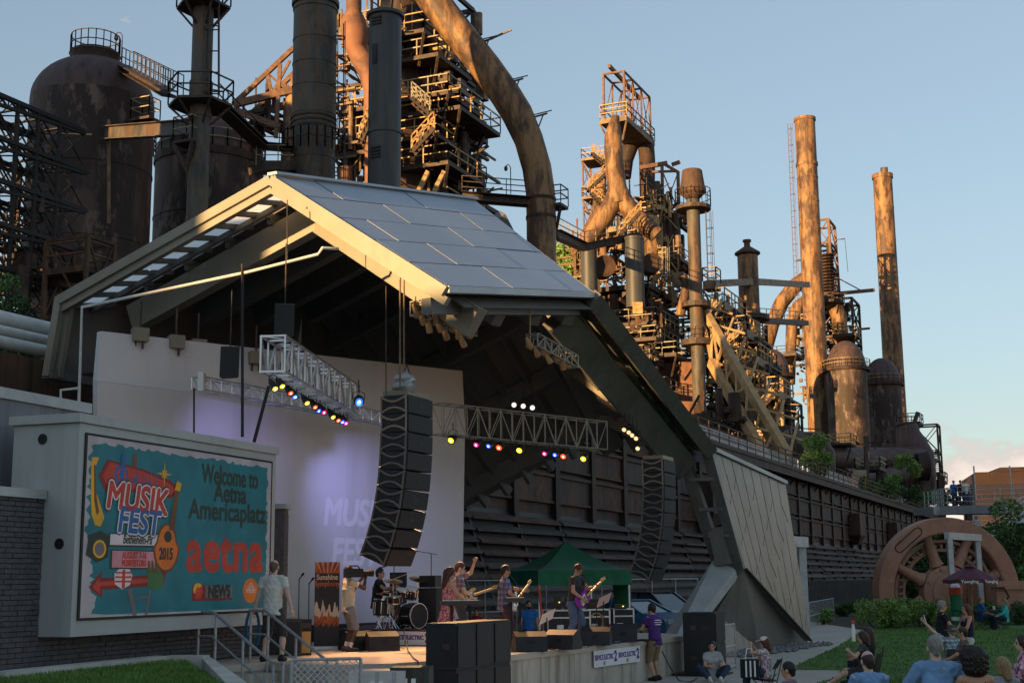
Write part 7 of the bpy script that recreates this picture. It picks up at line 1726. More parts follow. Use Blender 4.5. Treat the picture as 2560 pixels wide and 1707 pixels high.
# ================================================================== people: smooth-blended bodies on a grid
def sdf_mesh(prims, vox, k=.02, cuts=(), bumps=0.0, folds=0.0):
    lo = np.full(3, 1e9); hi = np.full(3, -1e9)
    for p in prims:
        if p[0] == 'e': c = np.array(p[1]); r = max(p[2]); lo = np.minimum(lo, c - r); hi = np.maximum(hi, c + r)
        else:
            r = max(np.max(p[3]), np.max(p[4]))
            for q in (p[1], p[2]): q = np.array(q); lo = np.minimum(lo, q - r); hi = np.maximum(hi, q + r)
    lo -= vox * 3; hi += vox * 3
    ax = [np.arange(lo[i], hi[i] + vox, vox) for i in range(3)]
    X, Y, Z = np.meshgrid(*ax, indexing='ij'); P = np.stack([X, Y, Z], -1).astype(np.float32); d = None
    for p in prims:
        if p[0] == 'e':
            q = P - np.array(p[1], np.float32)
            if len(p) > 3 and p[3] is not None: q = q @ np.array(p[3], np.float32)
            r = np.array(p[2], np.float32); k0 = np.sqrt(((q / r) ** 2).sum(-1)); k1 = np.sqrt(((q / (r * r)) ** 2).sum(-1)) + 1e-6; dd = k0 * (k0 - 1) / k1
        else:
            a = np.array(p[1], np.float32); b = np.array(p[2], np.float32); ab = b - a; L2 = float(ab @ ab) + 1e-9; q = P - a; t = (q @ ab) / L2; tc = np.clip(t, 0, 1)
            pr = q - (t if p[0] in 'ft' else tc)[..., None] * ab
            if p[0] == 'c': dd = np.sqrt((pr ** 2).sum(-1)) - (p[3] + (p[4] - p[3]) * tc)
            elif p[0] == 'f': L_ = math.sqrt(L2); dd = np.maximum(np.sqrt((pr ** 2).sum(-1)) - (p[3] + (p[4] - p[3]) * tc), np.maximum(-t, t - 1) * L_)
            else:
                sv = np.array(p[5], np.float32); pr = pr if p[0] == 't' else q - tc[..., None] * ab
                s = pr @ sv; f2 = np.maximum((pr ** 2).sum(-1) - s * s, 0); rw = p[3][0] + (p[4][0] - p[3][0]) * tc; rd = p[3][1] + (p[4][1] - p[3][1]) * tc
                dd = (np.sqrt((s / rw) ** 2 + f2 / (rd * rd)) - 1) * np.minimum(rw, rd)
                if p[0] == 't': dd = np.maximum(dd, np.maximum(-t, t - 1) * math.sqrt(L2))
        if d is None: d = dd
        else: h = np.clip(.5 + .5 * (d - dd) / k, 0, 1); d = d * (1 - h) + dd * h - k * h * (1 - h)
    if bumps: d = d + bumps * (np.sin(X * 95) * np.sin(Y * 88 + 1) * np.sin(Z * 92) + .6 * np.sin(X * 190 + 2) * np.sin(Y * 170) * np.sin(Z * 181))
    if folds: d = d + folds * (np.sin(X * 31 + 3 * np.sin(Z * 11) + Y * 17) * np.sin(Z * 23 + 4 * np.sin(X * 9 + 1) + Y * 13) + .7 * np.sin(Z * 47 + 6 * np.sin(X * 13) + Y * 21))
    for n_, o in cuts: d = np.maximum(d, (P - np.array(o, np.float32)) @ np.array(n_, np.float32))
    ins = d < 0; nx, ny, nz_ = d.shape
    cnt = np.zeros((nx - 1, ny - 1, nz_ - 1), np.float32); sm = np.zeros((nx - 1, ny - 1, nz_ - 1, 3), np.float32)
    cor = [(i, j, k2) for i in (0, 1) for j in (0, 1) for k2 in (0, 1)]
    sl = lambda c: (slice(c[0], nx - 1 + c[0]), slice(c[1], ny - 1 + c[1]), slice(c[2], nz_ - 1 + c[2]))
    for a in cor:
        for axi in range(3):
            if a[axi]: continue
            b = list(a); b[axi] = 1; da = d[sl(a)]; db = d[sl(b)]; m_ = (da < 0) != (db < 0)
            if not m_.any(): continue
            t = np.where(m_, da / np.where(m_, da - db, 1), 0); pt = np.zeros(sm.shape, np.float32); pt[..., :] = np.array(a); pt[..., axi] += t; sm += pt * m_[..., None]; cnt += m_
    act = cnt > 0; idx = -np.ones(cnt.shape, np.int64); idx[act] = np.arange(act.sum()); ijk = np.argwhere(act); vs = lo + (ijk + sm[act] / cnt[act][:, None]) * vox; fs = []
    for axi in range(3):
        s0_ = [slice(1, -1)] * 3; s0_[axi] = slice(0, -1); s1_ = [slice(1, -1)] * 3; s1_[axi] = slice(1, None); ch = np.argwhere(ins[tuple(s0_)] != ins[tuple(s1_)])
        if not len(ch): continue
        o = np.ones(3, int); o[axi] = 0; g_ = ch + o; u_, w_ = [q for q in range(3) if q != axi]; e1_ = np.zeros(3, int); e1_[u_] = 1; e2_ = np.zeros(3, int); e2_[w_] = 1
        quad = [idx[tuple((g_ - e).T)] for e in (e1_ * 0, e1_, e1_ + e2_, e2_)]; fl = ins[tuple(g_.T)]; q = np.stack(quad, 1); flip = fl if axi != 1 else ~fl; q[~flip] = q[~flip][:, ::-1]; fs.append(q)
    fs = np.concatenate(fs); fs = fs[(fs >= 0).all(1)]
    return vs, fs
def sdf_obj(name, prims, vox, mat, parent, k=.02, cuts=(), bumps=0.0, extra=None, folds=0.0):
    vs, fs = sdf_mesh(prims, vox, k, cuts, bumps, folds)
    V2 = vs.tolist(); F2_ = fs.tolist()
    if extra is not None:
        b = len(V2); V2 += [list(q) for q in extra.v]; F2_ += [[i + b for i in f] for f in extra.f]
    me = bpy.data.meshes.new(name); me.from_pydata(V2, [], F2_); me.materials.append(MT[mat]); me.shade_smooth(); return link(name, me, parent)
for nm, c in dict(skin=(.56, .33, .23), skin_pale=(.62, .40, .30), skin_warm=(.50, .27, .17), skin_dark=(.10, .052, .034)).items():
    m_ = mk(nm, c, rough=.5); m_.node_tree.nodes['Principled BSDF'].inputs['Subsurface Weight'].default_value = .08; m_.node_tree.nodes['Principled BSDF'].inputs['Subsurface Radius'].default_value = (.02, .008, .004)
for nm, c in dict(hair_black=(.012, .010, .009), hair_brown=(.05, .026, .014), hair_dark=(.025, .015, .010), hair_red=(.12, .040, .016), hair_blonde=(.34, .22, .10), hair_grey=(.28, .26, .24), hair_auburn=(.09, .030, .015), hair_crop=(.16, .10, .07)).items(): mk(nm, c, tuple(x * .6 for x in c), scale=60, stretch=(1, 1, .2), rough=.5, bump=.3, bscale=120)
for nm, c in dict(c_white=(.66, .66, .60), c_cream=(.62, .56, .42), c_black=(.015, .015, .017), c_navy=(.012, .014, .04), c_purple=(.075, .025, .17), c_blue=(.02, .14, .42), c_lightblue=(.20, .36, .60), c_grey=(.33, .33, .35), c_charcoal=(.055, .055, .06), c_khaki=(.25, .18, .095), c_jeans=(.10, .15, .24), c_plum=(.06, .04, .06), c_turq=(.04, .50, .48), c_greyshort=(.22, .22, .24), c_red=(.35, .02, .03), c_jeans_dark=(.03, .05, .09), c_greychar=(.045, .045, .045), c_olive=(.10, .09, .055), c_greytee=(.42, .42, .42)).items(): mk(nm, c, tuple(x * .8 for x in c), scale=4, rough=.85, bump=.25, bscale=16)
def pattern(name, cols, kind='plaid', sc=40):
    m = bpy.data.materials.new(name); m.use_nodes = True; t = m.node_tree; b = t.nodes['Principled BSDF']; b.inputs['Roughness'].default_value = .85; tcn = t.nodes.new('ShaderNodeTexCoord'); cur = None
    if kind == 'plaid':
        se = t.nodes.new('ShaderNodeSeparateXYZ'); t.links.new(tcn.outputs['Object'], se.inputs[0]); ad_ = t.nodes.new('ShaderNodeMath'); t.links.new(se.outputs['X'], ad_.inputs[0]); t.links.new(se.outputs['Y'], ad_.inputs[1])
        for out, ph, col in ((ad_.outputs[0], 0, cols[1]), (se.outputs['Z'], 0, cols[1]), (ad_.outputs[0], 2.1, cols[2]), (se.outputs['Z'], 2.1, cols[2])):
            mu = t.nodes.new('ShaderNodeMath'); mu.operation = 'MULTIPLY_ADD'; mu.inputs[1].default_value = sc; mu.inputs[2].default_value = ph; t.links.new(out, mu.inputs[0]); si = t.nodes.new('ShaderNodeMath'); si.operation = 'SINE'; t.links.new(mu.outputs[0], si.inputs[0]); gr = t.nodes.new('ShaderNodeMath'); gr.operation = 'GREATER_THAN'; gr.inputs[1].default_value = .45; t.links.new(si.outputs[0], gr.inputs[0]); ml = t.nodes.new('ShaderNodeMath'); ml.operation = 'MULTIPLY'; ml.inputs[1].default_value = .55; t.links.new(gr.outputs[0], ml.inputs[0]); x = t.nodes.new('ShaderNodeMix'); x.data_type = 'RGBA'; t.links.new(ml.outputs[0], x.inputs['Factor'])
            if cur is None: x.inputs['A'].default_value = (*cols[0], 1)
            else: t.links.new(cur, x.inputs['A'])
            x.inputs['B'].default_value = (*col, 1); cur = x.outputs['Result']
    else:
        vo = t.nodes.new('ShaderNodeTexVoronoi'); vo.inputs['Scale'].default_value = sc; t.links.new(tcn.outputs['Object'], vo.inputs['Vector']); cr_ = t.nodes.new('ShaderNodeValToRGB'); cr_.color_ramp.interpolation = 'CONSTANT'; se = t.nodes.new('ShaderNodeSeparateColor'); t.links.new(vo.outputs['Color'], se.inputs[0]); t.links.new(se.outputs[0], cr_.inputs['Fac']); el = cr_.color_ramp.elements; el[0].color = (*cols[0], 1); el[1].position = .45; el[1].color = (*cols[1], 1)
        for i, c in enumerate(cols[2:]): e = el.new(.62 + .2 * i); e.color = (*c, 1)
        cur = cr_.outputs['Color']
    t.links.new(cur, b.inputs['Base Color']); MT[name] = m
pattern('plaid_blue', [(.10, .14, .26), (.30, .30, .42), (.12, .05, .12)], 'plaid', 55); pattern('plaid_red', [(.40, .32, .34), (.14, .04, .07), (.08, .06, .12)], 'plaid', 60); pattern('plaid_teal', [(.55, .58, .58), (.05, .22, .32), (.02, .05, .09)], 'plaid', 70); pattern('plaid_dark', [(.10, .06, .055), (.20, .13, .12), (.04, .03, .03)], 'plaid', 60)
pattern('floral_pink', [(.60, .20, .24), (.70, .45, .45), (.35, .05, .09), (.12, .04, .08)], 'fl', 45); pattern('floral_big', [(.62, .30, .36), (.65, .55, .56), (.10, .05, .14), (.42, .10, .16)], 'fl', 22); pattern('floral_multi', [(.60, .50, .42), (.55, .16, .18), (.10, .18, .40), (.62, .55, .50)], 'fl', 26)

def ik(a, b, l1, l2, hint):
    a = V(a); b = V(b); d = b - a; L_ = d.length
    if L_ > (l1 + l2) * .999: b = a + d.normalized() * (l1 + l2) * .999; d = b - a; L_ = d.length
    x = (l1 * l1 - l2 * l2 + L_ * L_) / (2 * L_); h = math.sqrt(max(0, l1 * l1 - x * x)); dn_ = d.normalized(); hv = V(hint) - dn_ * V(hint).dot(dn_)
    hv = hv.normalized() if hv.length > 1e-4 else V((0, 1, 0)); return a + dn_ * x + hv * h, b
def hand(mb, w_, dr, nrm, side, curl):
    w_ = V(w_); dr = V(dr).normalized(); nrm = V(nrm); nrm = (nrm - dr * nrm.dot(dr)).normalized(); ac = dr.cross(nrm) * side
    t = MB(); t.path([w_ - dr * .03, w_, w_ + dr * .045, w_ + dr * .088], [.024, .027, .040, .036], 10)
    mb.add([w_ + (V(q) - w_) - nrm * (V(q) - w_).dot(nrm) * .5 for q in t.v], t.f)
    for i, (o, l) in enumerate(((-.030, .070), (-.010, .080), (.011, .075), (.030, .058))):
        p = w_ + dr * .082 + ac * o; d = dr.copy(); pts = [p]
        for j in range(3): a = R(curl) * (j + .6) * .55; d = dr * math.cos(a) + nrm * math.sin(a); p = p + d * l * (.42, .33, .25)[j]; pts.append(p)
        mb.path(pts, [.0095, .009, .008, .0055], 6)
    p = w_ + dr * .022 - ac * .030; d = (dr * .75 - ac * .6 + nrm * .15).normalized(); mb.path([p, p + d * .035, p + d * .035 + (dr * .9 + nrm * R(curl) * .5).normalized() * .032, p + d * .04 + (dr + nrm * R(curl) * .8).normalized() * .055], [.012, .011, .009, .006], 6)

def person(label, loc, face, H=1.75, fem=False, pel=None, lean=0, side=0, head=(0, 0), wl=None, wr=None, el=None, er=None, al=None, ar=None, kl=None, kr=None, skin='skin', hair='short', hmat='hair_brown', top='c_white', sleeve=.55, topkind='tee', pants='c_jeans', leg=1.9, shoes='c_black', socks=None, vox=.017, belly=0.0, hat=None, curl=35, toe=(0, 1), group='people at the concert', lower=True, beard=None):
    s = H / 1.75
    th = thing('person', label, 'person', loc, R(-face), group=group); th.scale = (s, s, s)
    MATW[th.name] = Matrix.Identity(4)
    pel = V(pel or (0, 0, .93)); up = V((math.sin(R(side)), math.sin(R(lean)), math.cos(R(lean)))).normalized(); fw = V((0, math.cos(R(lean)), -math.sin(R(lean)))); rt = fw.cross(up).normalized()
    sw = .165 if fem else .19; chest = pel + up * .34; shl = pel + up * .49; neck = pel + up * .55; hd = pel + up * .60 + fw * .02
    hp, hy = R(head[0]), R(head[1]); hz = (up * .5 + ZZ * .5).normalized(); hf0 = V((math.sin(hy), math.cos(hy), 0)); hf = (hf0 * math.cos(hp) - ZZ * math.sin(hp)).normalized(); hr = hf.cross(hz).normalized(); hu = hr.cross(hf)
    hc = neck + hz * .145 + hf * .02
    HM = np.array([list(hr), list(hf), list(hu)]).T
    hp_ = lambda x, y, z: hc + hr * x + hf * y + hu * z
    SL_ = shl - rt * sw; SR_ = shl + rt * sw
    wl = V(wl) if wl else pel + V((-.30, .06, -.10)); wr = V(wr) if wr else pel + V((.30, .06, -.10))
    EL, wl = ik(SL_, wl, .29, .26, el or (-.5, -1, -.2)); ER, wr = ik(SR_, wr, .29, .26, er or (.5, -1, -.2))
    hw_ = .10 if fem else .09; HL = pel - rt * hw_ - up * .04; HR_ = pel + rt * hw_ - up * .04
    al = V(al or (-.11, 0, .08)); ar = V(ar or (.11, 0, .08)); KL, al = ik(HL, al, .43, .42, kl or (-.1, 1, .1)); KR, ar = ik(HR_, ar, .43, .42, kr or (.1, 1, .1))
    bd = [('T', pel - up * .08, pel + up * .1, (.155, .105), (.135, .095 + belly), tuple(rt)), ('T', pel + up * .1, chest, (.135, .095 + belly), (.155, .11), tuple(rt)), ('T', chest, shl - up * .02, (.155, .11), (.15, .085), tuple(rt)), ('c', SL_ + rt * .05, SR_ - rt * .05, .055, .055), ('c', shl, hc - hu * .06, .062, .052),
          ('c', SL_, EL, .052, .040), ('c', EL, wl, .041, .027), ('c', SR_, ER, .052, .040), ('c', ER, wr, .041, .027),
          ('c', HL, KL, .085, .056), ('c', KL, KL.lerp(al, .35), .055, .056), ('c', KL.lerp(al, .35), al, .056, .036), ('c', HR_, KR, .085, .056), ('c', KR, KR.lerp(ar, .35), .055, .056), ('c', KR.lerp(ar, .35), ar, .056, .036)]
    if fem: bd += [('e', chest + fw * .085 - rt * .07 + up * .02, (.065, .06, .06)), ('e', chest + fw * .085 + rt * .07 + up * .02, (.065, .06, .06))]
    hd_ = [('e', hp_(0, -.005, .03), (.077, .098, .098), HM), ('e', hp_(0, .028, -.05), (.055, .066, .07), HM), ('c', hp_(0, .09, .015), hp_(0, .112, -.022), .010, .015), ('e', hp_(-.08, -.005, -.008), (.014, .024, .034), HM), ('e', hp_(.08, -.005, -.008), (.014, .024, .034), HM), ('e', hp_(0, .085, -.062), (.026, .014, .012), HM)]
    TD = V((0, 1, 0))
    feet = []
    for a in (al, ar): feet.append((a - TD * .05 - ZZ * .035, a + TD * .16 - ZZ * .045))
    barefoot = shoes is None
    if barefoot:
        for p, q in feet: bd.append(('c', p, q, .04, .034))
    ex = MB(); hand(ex, wl, wl - EL, (rt * .8 + fw * .3) if True else fw, 1, curl); hand(ex, wr, wr - ER, (rt * -.8 + fw * .3), -1, curl)
    if not lower: bd = [b for b in bd if not (b[0] == 'c' and (b[1] in (HL, KL, HR_, KR)))]
    tup = lambda L0: [tuple(tuple(q) if isinstance(q, Vector) else q for q in b) for b in L0]
    body = sdf_obj('body', tup(bd + hd_), vox, skin, th, .018, extra=ex)
    for sx in (-1, 1):
        MB().lathe(hp_(sx * .03, .083, .004), [(.001, -.012), (.012, -.006), (.014, 0), (.012, .006), (.001, .012)], 8, axis=tuple(hr)).build('eye', 'black', th)
        MB().bar(hp_(sx * .015, .094, .026), hp_(sx * .048, .082, .027), .008).build('eyebrow', hmat, th)
    MB().bar(hp_(-.022, .092, -.062), hp_(.022, .092, -.062), .006).build('mouth', 'c_red', th)
    face_cut = (tuple(hf * .86 - hu * .50), tuple(hp_(0, .060, .035)))
    if hair == 'short': sdf_obj('hair', tup([('e', hp_(0, -.012, .040), (.087, .106, .102), HM), ('c', hp_(0, -.07, .02), hp_(0, -.07, -.05), .05, .04)]), .011, hmat, th, .02, [face_cut])
    elif hair == 'ring': sdf_obj('hair', tup([('e', hp_(0, -.012, .025), (.083, .104, .09), HM), ('c', hp_(0, -.06, 0), hp_(0, -.06, -.05), .055, .045)]), .011, hmat, th, .02, [(tuple(hf * .8 - hu * .6), tuple(hp_(0, .01, -.02))), (tuple(hu * .9 + hf * .45), tuple(hp_(0, -.02, .070)))])
    elif hair in ('long', 'mid'):
        e_ = .30 if hair == 'long' else .13; sdf_obj('hair', tup([('e', hp_(0, -.015, .035), (.094, .112, .108), HM), ('c', hp_(0, -.075, .0), neck - fw * .10 - up * (e_ - .12), .085, .06), ('c', hp_(-.07, -.03, .0), hp_(-.075, -.04, -e_ * .7), .04, .035), ('c', hp_(.07, -.03, .0), hp_(.075, -.04, -e_ * .7), .04, .035)]), .012, hmat, th, .03, [(tuple(hf * .95 - hu * .30), tuple(hp_(0, .062, .03)))], .002)
    elif hair == 'pony': sdf_obj('hair', tup([('e', hp_(0, -.012, .035), (.085, .105, .10), HM), ('c', hp_(.05, -.09, .02), hp_(.08, -.05, -.22), .035, .02)]), .011, hmat, th, .02, [face_cut])
    elif hair == 'curly': sdf_obj('hair', tup([('e', hp_(0, -.03, .035), (.155, .155, .15), HM), ('e', hp_(0, -.05, -.06), (.15, .12, .12), HM)]), .013, hmat, th, .03, [(tuple(hf * .95 - hu * .30), tuple(hp_(0, .062, .03)))], .02)
    if beard: sdf_obj('beard', tup([('e', hp_(0, .035, -.068), (.060, .066, .062), HM)]), .010, beard, th, .02, [(tuple(hu), tuple(hp_(0, 0, -.035)))])
    if hat == 'cap':
        MB().lathe(hp_(0, -.01, .045), [(.094, -.005), (.096, .03), (.085, .07), (.05, .095), (.001, .10)], 20, axis=tuple(hu)).build('cap', 'c_white', th, 50); MB().obox(hp_(0, .125, .045), hr * .07, hf * .055 - hu * .012, hu * .006).build('cap_brim', 'c_white', th)
    if hat == 'brim': MB().lathe(hp_(0, -.01, .045), [(.001, -.01), (.16, -.02), (.165, -.012), (.10, .006), (.095, .07), (.07, .105), (.001, .11)], 22, axis=tuple(hu)).build('hat', 'c_olive', th, 50)
    if hat == 'phones':
        MB().path([hp_(.092 * math.cos(t), -.005, .03 + .105 * math.sin(t)) for t in [math.pi * i / 10 for i in range(11)]], .011, 6).build('headphone_band', 'black', th)
        for sx in (-1, 1): MB().lathe(hp_(sx * .088, -.005, -.005), [(.001, -.02), (.036, -.018), (.04, 0), (.036, .018), (.001, .02)], 12, axis=tuple(hr)).build('headphone_cup', 'black', th, 50)
        MB().path([hp_(-.09, .01, -.02), hp_(-.08, .07, -.06), hp_(-.04, .105, -.065)], .005, 5).build('headset_boom', 'black', th)
    # clothing
    tp_ = []
    if topkind == 'dress':
        tp_ = [('t', pel - up * .36, pel + up * .12, (.25, .20), (.142, .112), tuple(rt)), ('t', pel + up * .11, chest + up * .05, (.142, .112), (.172, .135), tuple(rt))]
        if fem: tp_ += [('e', chest + fw * .09 - rt * .07 + up * .01, (.075, .065, .06)), ('e', chest + fw * .09 + rt * .07 + up * .01, (.075, .065, .06))]
    else:
        hem = -.13 if topkind == 'tee' else -.10
        tp_ = [('t', pel + up * hem, pel + up * .12, (.178, .135 + belly), (.160, .122 + belly), tuple(rt)), ('t', pel + up * .11, chest, (.160, .122 + belly), (.178, .132), tuple(rt)), ('t', chest - up * .01, shl - up * .015 if topkind != 'tank' else shl - up * .08, (.178, .132), (.165, .100), tuple(rt))]
        if topkind != 'tank': tp_ += [('c', SL_ + rt * .04, SR_ - rt * .04, .072, .072), ('f', shl - up * .02, neck + up * .012, .10, .070)]
        else:
            for sx in (-1, 1): tp_.append(('c', chest + fw * .1 + rt * sx * .08 + up * .05, shl + rt * sx * .09 + up * .045, .025, .022)); tp_.append(('c', chest - fw * .09 + rt * sx * .08 + up * .05, shl + rt * sx * .09 + up * .045, .025, .022))
        if fem: tp_ += [('e', chest + fw * .09 - rt * .07 + up * .01, (.078, .066, .068)), ('e', chest + fw * .09 + rt * .07 + up * .01, (.078, .066, .068))]
        if sleeve > 0 and topkind != 'tank':
            for S_, E_, w2 in ((SL_, EL, wl), (SR_, ER, wr)):
                f1_ = min(1, sleeve); tp_.append(('f', S_.lerp(E_, -.08), S_.lerp(E_, f1_), .070, .066 if f1_ < 1 else .056))
                if sleeve > 1: tp_.append(('c', S_.lerp(E_, .9), E_, .055, .055)); tp_.append(('f', E_, E_.lerp(w2, sleeve - 1), .055, .042))
    sdf_obj('dress' if topkind == 'dress' else 'shirt', tup(tp_), vox * .9, top, th, .022, folds=.0045)
    if pants and lower:
        pt_ = [('t', pel - up * .10, pel + up * .05, (.172, .128), (.160, .120 + belly * .8), tuple(rt))]
        for H_, K_2, A_ in ((HL, KL, al), (HR_, KR, ar)):
            f1_ = min(1, leg); pt_.append(('f', H_ + up * .02, H_.lerp(K_2, f1_), .108, .078 if f1_ >= 1 else .092))
            if leg > 1:
                pt_.append(('c', H_.lerp(K_2, .95), K_2, .075, .075)); e2 = K_2.lerp(A_, leg - 1); pt_.append(('f', K_2, e2, .076, .064 if leg > 1.6 else .085))
        sdf_obj('trousers' if leg > 1.5 else 'shorts', tup(pt_), vox * .9, pants, th, .02, folds=.0045)
    if lower and not barefoot:
        for (p, q), a in zip(feet, (al, ar)): sdf_obj('shoe', tup([('c', p, q, .047, .04), ('c', p + ZZ * .01, a + ZZ * .01, .048, .046)]), .013, shoes, th, .02, [((0, 0, -1), tuple(p - ZZ * .045))])
        if socks:
            for K_2, a in ((KL, al), (KR, ar)): MB().tube(a, a.lerp(K_2, .28), .045, .05, 12).build('sock', socks, th, 50)
    return th, dict(wl=wl, wr=wr, EL=EL, ER=ER, hc=hc, hp=hp_, s=s, rot=Matrix.Rotation(R(-face), 3, 'Z'), loc=V(loc), pel=pel, up=up, fw=fw, rt=rt, chest=chest, shl=shl)
def wpt(J, p): return J['loc'] + J['rot'] @ (V(p) * J['s'])
# --- guitars
def guitar(label, c, nk, fc, mat, neck='maple', sc=1.0, bass=False, strap=None):
    c = V(c); nk = V(nk).normalized(); fc = V(fc); fc = (fc - nk * fc.dot(nk)).normalized(); ac = fc.cross(nk); th = thing('electric_guitar', label, 'guitar', c * 1)
    o = [(-.20, .02), (-.205, .10), (-.16, .155), (-.08, .15), (-.01, .115), (.06, .12), (.14, .15), (.20, .13), (.19, .09), (.13, .075), (.11, .03), (.115, -.03), (.14, -.07), (.17, -.09), (.16, -.125), (.09, -.135), (.02, -.11), (-.05, -.115), (-.12, -.155), (-.18, -.14), (-.21, -.07)]
    MB().prism([c + (nk * x + ac * y) * sc - fc * .02 for x, y in o], fc * .042).build('body', mat, th, 30)
    pg = [(-.05, .06), (.08, .09), (.10, .03), (.10, -.03), (.03, -.09), (-.10, -.12), (-.12, -.05)]; MB().prism([c + (nk * x + ac * y) * sc + fc * .023 for x, y in pg], fc * .003).build('pickguard', 'paper', th)
    nl = .78 if bass else .62; MB().bar(c + nk * .08 * sc + fc * .018, c + nk * nl * sc + fc * .018, .045, .03, up=fc).build('neck', neck, th)
    MB().prism([c + (nk * (nl - .01) + ac * -.02) * sc + fc * .005, c + (nk * (nl + .16) + ac * -.03) * sc + fc * .0, c + (nk * (nl + .17) + ac * .03) * sc, c + (nk * (nl + .03) + ac * .055) * sc + fc * .003], fc * .018).build('headstock', neck, th)
    for i in range(3): MB().obox(c + (nk * (-.03 + .06 * i)) * sc + fc * .03, nk * .012, ac * .045, fc * .006).build('pickup', 'black', th)
    MB().obox(c + nk * -.12 * sc + fc * .03, nk * .025, ac * .045, fc * .008).build('bridge', 'chrome', th)
    if strap: MB().path(strap, .018, 6).build('strap', 'c_charcoal', th, 50)
    return th
BAND = 'band and crew on stage'; AUD = 'audience on the lawn'
# crew and band ---------------------------------------------------------
t, J = person('man in white T-shirt and dark shorts standing by the steps, back turned', V((XG(684, 25.6), 25.6, SZ)), 12, 1.84, top='c_white', pants='c_charcoal', leg=1.18, hair='ring', hmat='hair_crop', shoes='c_black', wl=(-.36, .0, .82), wr=(.36, .02, .82), al=(-.16, 0, .08), ar=(.17, .02, .08), skin='skin_pale', vox=.014, belly=.02, group=BAND)
hz_ = thing('coiled_hose', 'blue coiled hose held by the man in the white T-shirt', 'hose', wpt(J, J['wl'])); q = wpt(J, J['wl']) - ZZ * .02
for k in range(3): MB().path([q + V((-.02 - .02 * k + .12 * math.sin(a / 20 * 6.283), .03 * k, -.34 + .36 * math.cos(a / 20 * 6.283))) for a in range(21)], .014, 6).build('loop', 'blue_hose', hz_, 50)
t, J = person('camera operator in cream T-shirt and grey shorts with headphones', V((XG(871, 29), 29, SZ)), 62, 1.76, top='c_cream', pants='c_greyshort', leg=1.05, hair='short', hmat='hair_black', skin='skin_dark', shoes='c_plum', socks='c_white', wr=(.16, .32, 1.50), er=(.6, 0, -1), wl=(-.12, .30, 1.42), el=(-.6, 0, -1), hat='phones', head=(0, -25), vox=.015, group=BAND)
cm = thing('video_camera', 'black shoulder video camera aimed at the band', 'camera', wpt(J, (.13, .1, 1.58))); f_ = (J['rot'] @ V((0, 1, 0))).normalized(); r_ = V((f_.y, -f_.x, 0)); q = wpt(J, (.15, .05, 1.60))
MB().obox(q, f_ * .2, r_ * .06, ZZ * .09).build('body', 'black_satin', cm); MB().lathe(q + f_ * .2, [(.05, 0), (.055, .12), (.07, .14), (.075, .24), (.06, .24), (.001, .2)], 16, axis=tuple(f_)).build('lens', 'black', cm, 40); MB().path([q + ZZ * .09 - f_ * .12, q + ZZ * .15 - f_ * .08, q + ZZ * .15 + f_ * .1, q + ZZ * .09 + f_ * .14], .015, 6).build('handle', 'black', cm); MB().obox(q + f_ * .1 - r_ * .1 + ZZ * .06, f_ * .06, r_ * .025, ZZ * .025).build('viewfinder', 'black', cm)
person('drummer in black T-shirt seated behind the drum kit', V((XG(947, 32.7), 32.7, RZ)), 95, 1.74, pel=(0, -.05, .58), lean=6, top='c_black', pants='c_greyshort', leg=1.1, wl=(-.28, .34, .92), wr=(.20, .42, .95), el=(-1, -.3, -.6), er=(1, -.3, -.6), al=(-.2, .42, .08), ar=(.2, .45, .08), hair='short', hmat='hair_black', skin='skin_warm', head=(0, 5), group=BAND)
st_ = thing('drumstick', 'drumstick in the right hand of the drummer', 'drumstick', V((XG(970, 32.4), 32.4, RZ + .9))); MB().tube(W(968, 1453, 32.2), W(1032, 1428, 32.3), .009, .007, 6).build('stick', 'maple', st_)
t, J = person('woman in pink floral dress with long brown hair at the keyboard', V((XG(1119, 27.9), 27.9, SZ)), 75, 1.70, True, topkind='dress', top='floral_pink', pants=None, shoes='c_black', hair='long', hmat='hair_auburn', skin='skin_warm', wl=(-.05, .42, 1.06), wr=(.24, .36, 1.04), el=(-1, -.4, -.4), er=(1, -.5, -.4), head=(18, 10), vox=.014, lean=4, group=BAND)
t, J = person('man in red plaid shirt raising his fist beside the woman in pink', V((XG(1148, 29.6), 29.6, SZ)), 88, 1.82, top='plaid_red', sleeve=.7, pants='c_charcoal', hair='short', hmat='hair_red', skin='skin_pale', wl=(-.20, .32, 1.76), el=(-1, .4, -.9), wr=(.12, .28, 1.02), er=(1, -.5, -.3), head=(14, 0), curl=85, group=BAND)
f_ = J['rot'] @ V((0, 1, 0)); r_ = J['rot'] @ V((1, 0, 0)); c = wpt(J, (.04, .20, 1.06)); guitar('cream electric guitar of the man with raised fist, neck pointing right', c, -r_ * .55 + f_ * .8 + ZZ * .25, r_ * .6 + f_ * .5, 'maple', strap=[c + ZZ * .1, wpt(J, (-.1, .16, 1.35)), wpt(J, (-.15, .0, 1.5)), wpt(J, (0, -.16, 1.3)), c + r_ * .2])
t, J = person('bass player in blue plaid shirt and dark trousers', V((XG(1262, 30), 30, SZ)), 78, 1.75, top='plaid_blue', sleeve=.75, pants='c_plum', hair='short', hmat='hair_dark', skin='skin_warm', wr=(.20, .24, 1.02), er=(1, -.8, -.2), wl=(-.30, .46, 1.22), el=(-1, 0, -.8), head=(8, -5), belly=.03, group=BAND)
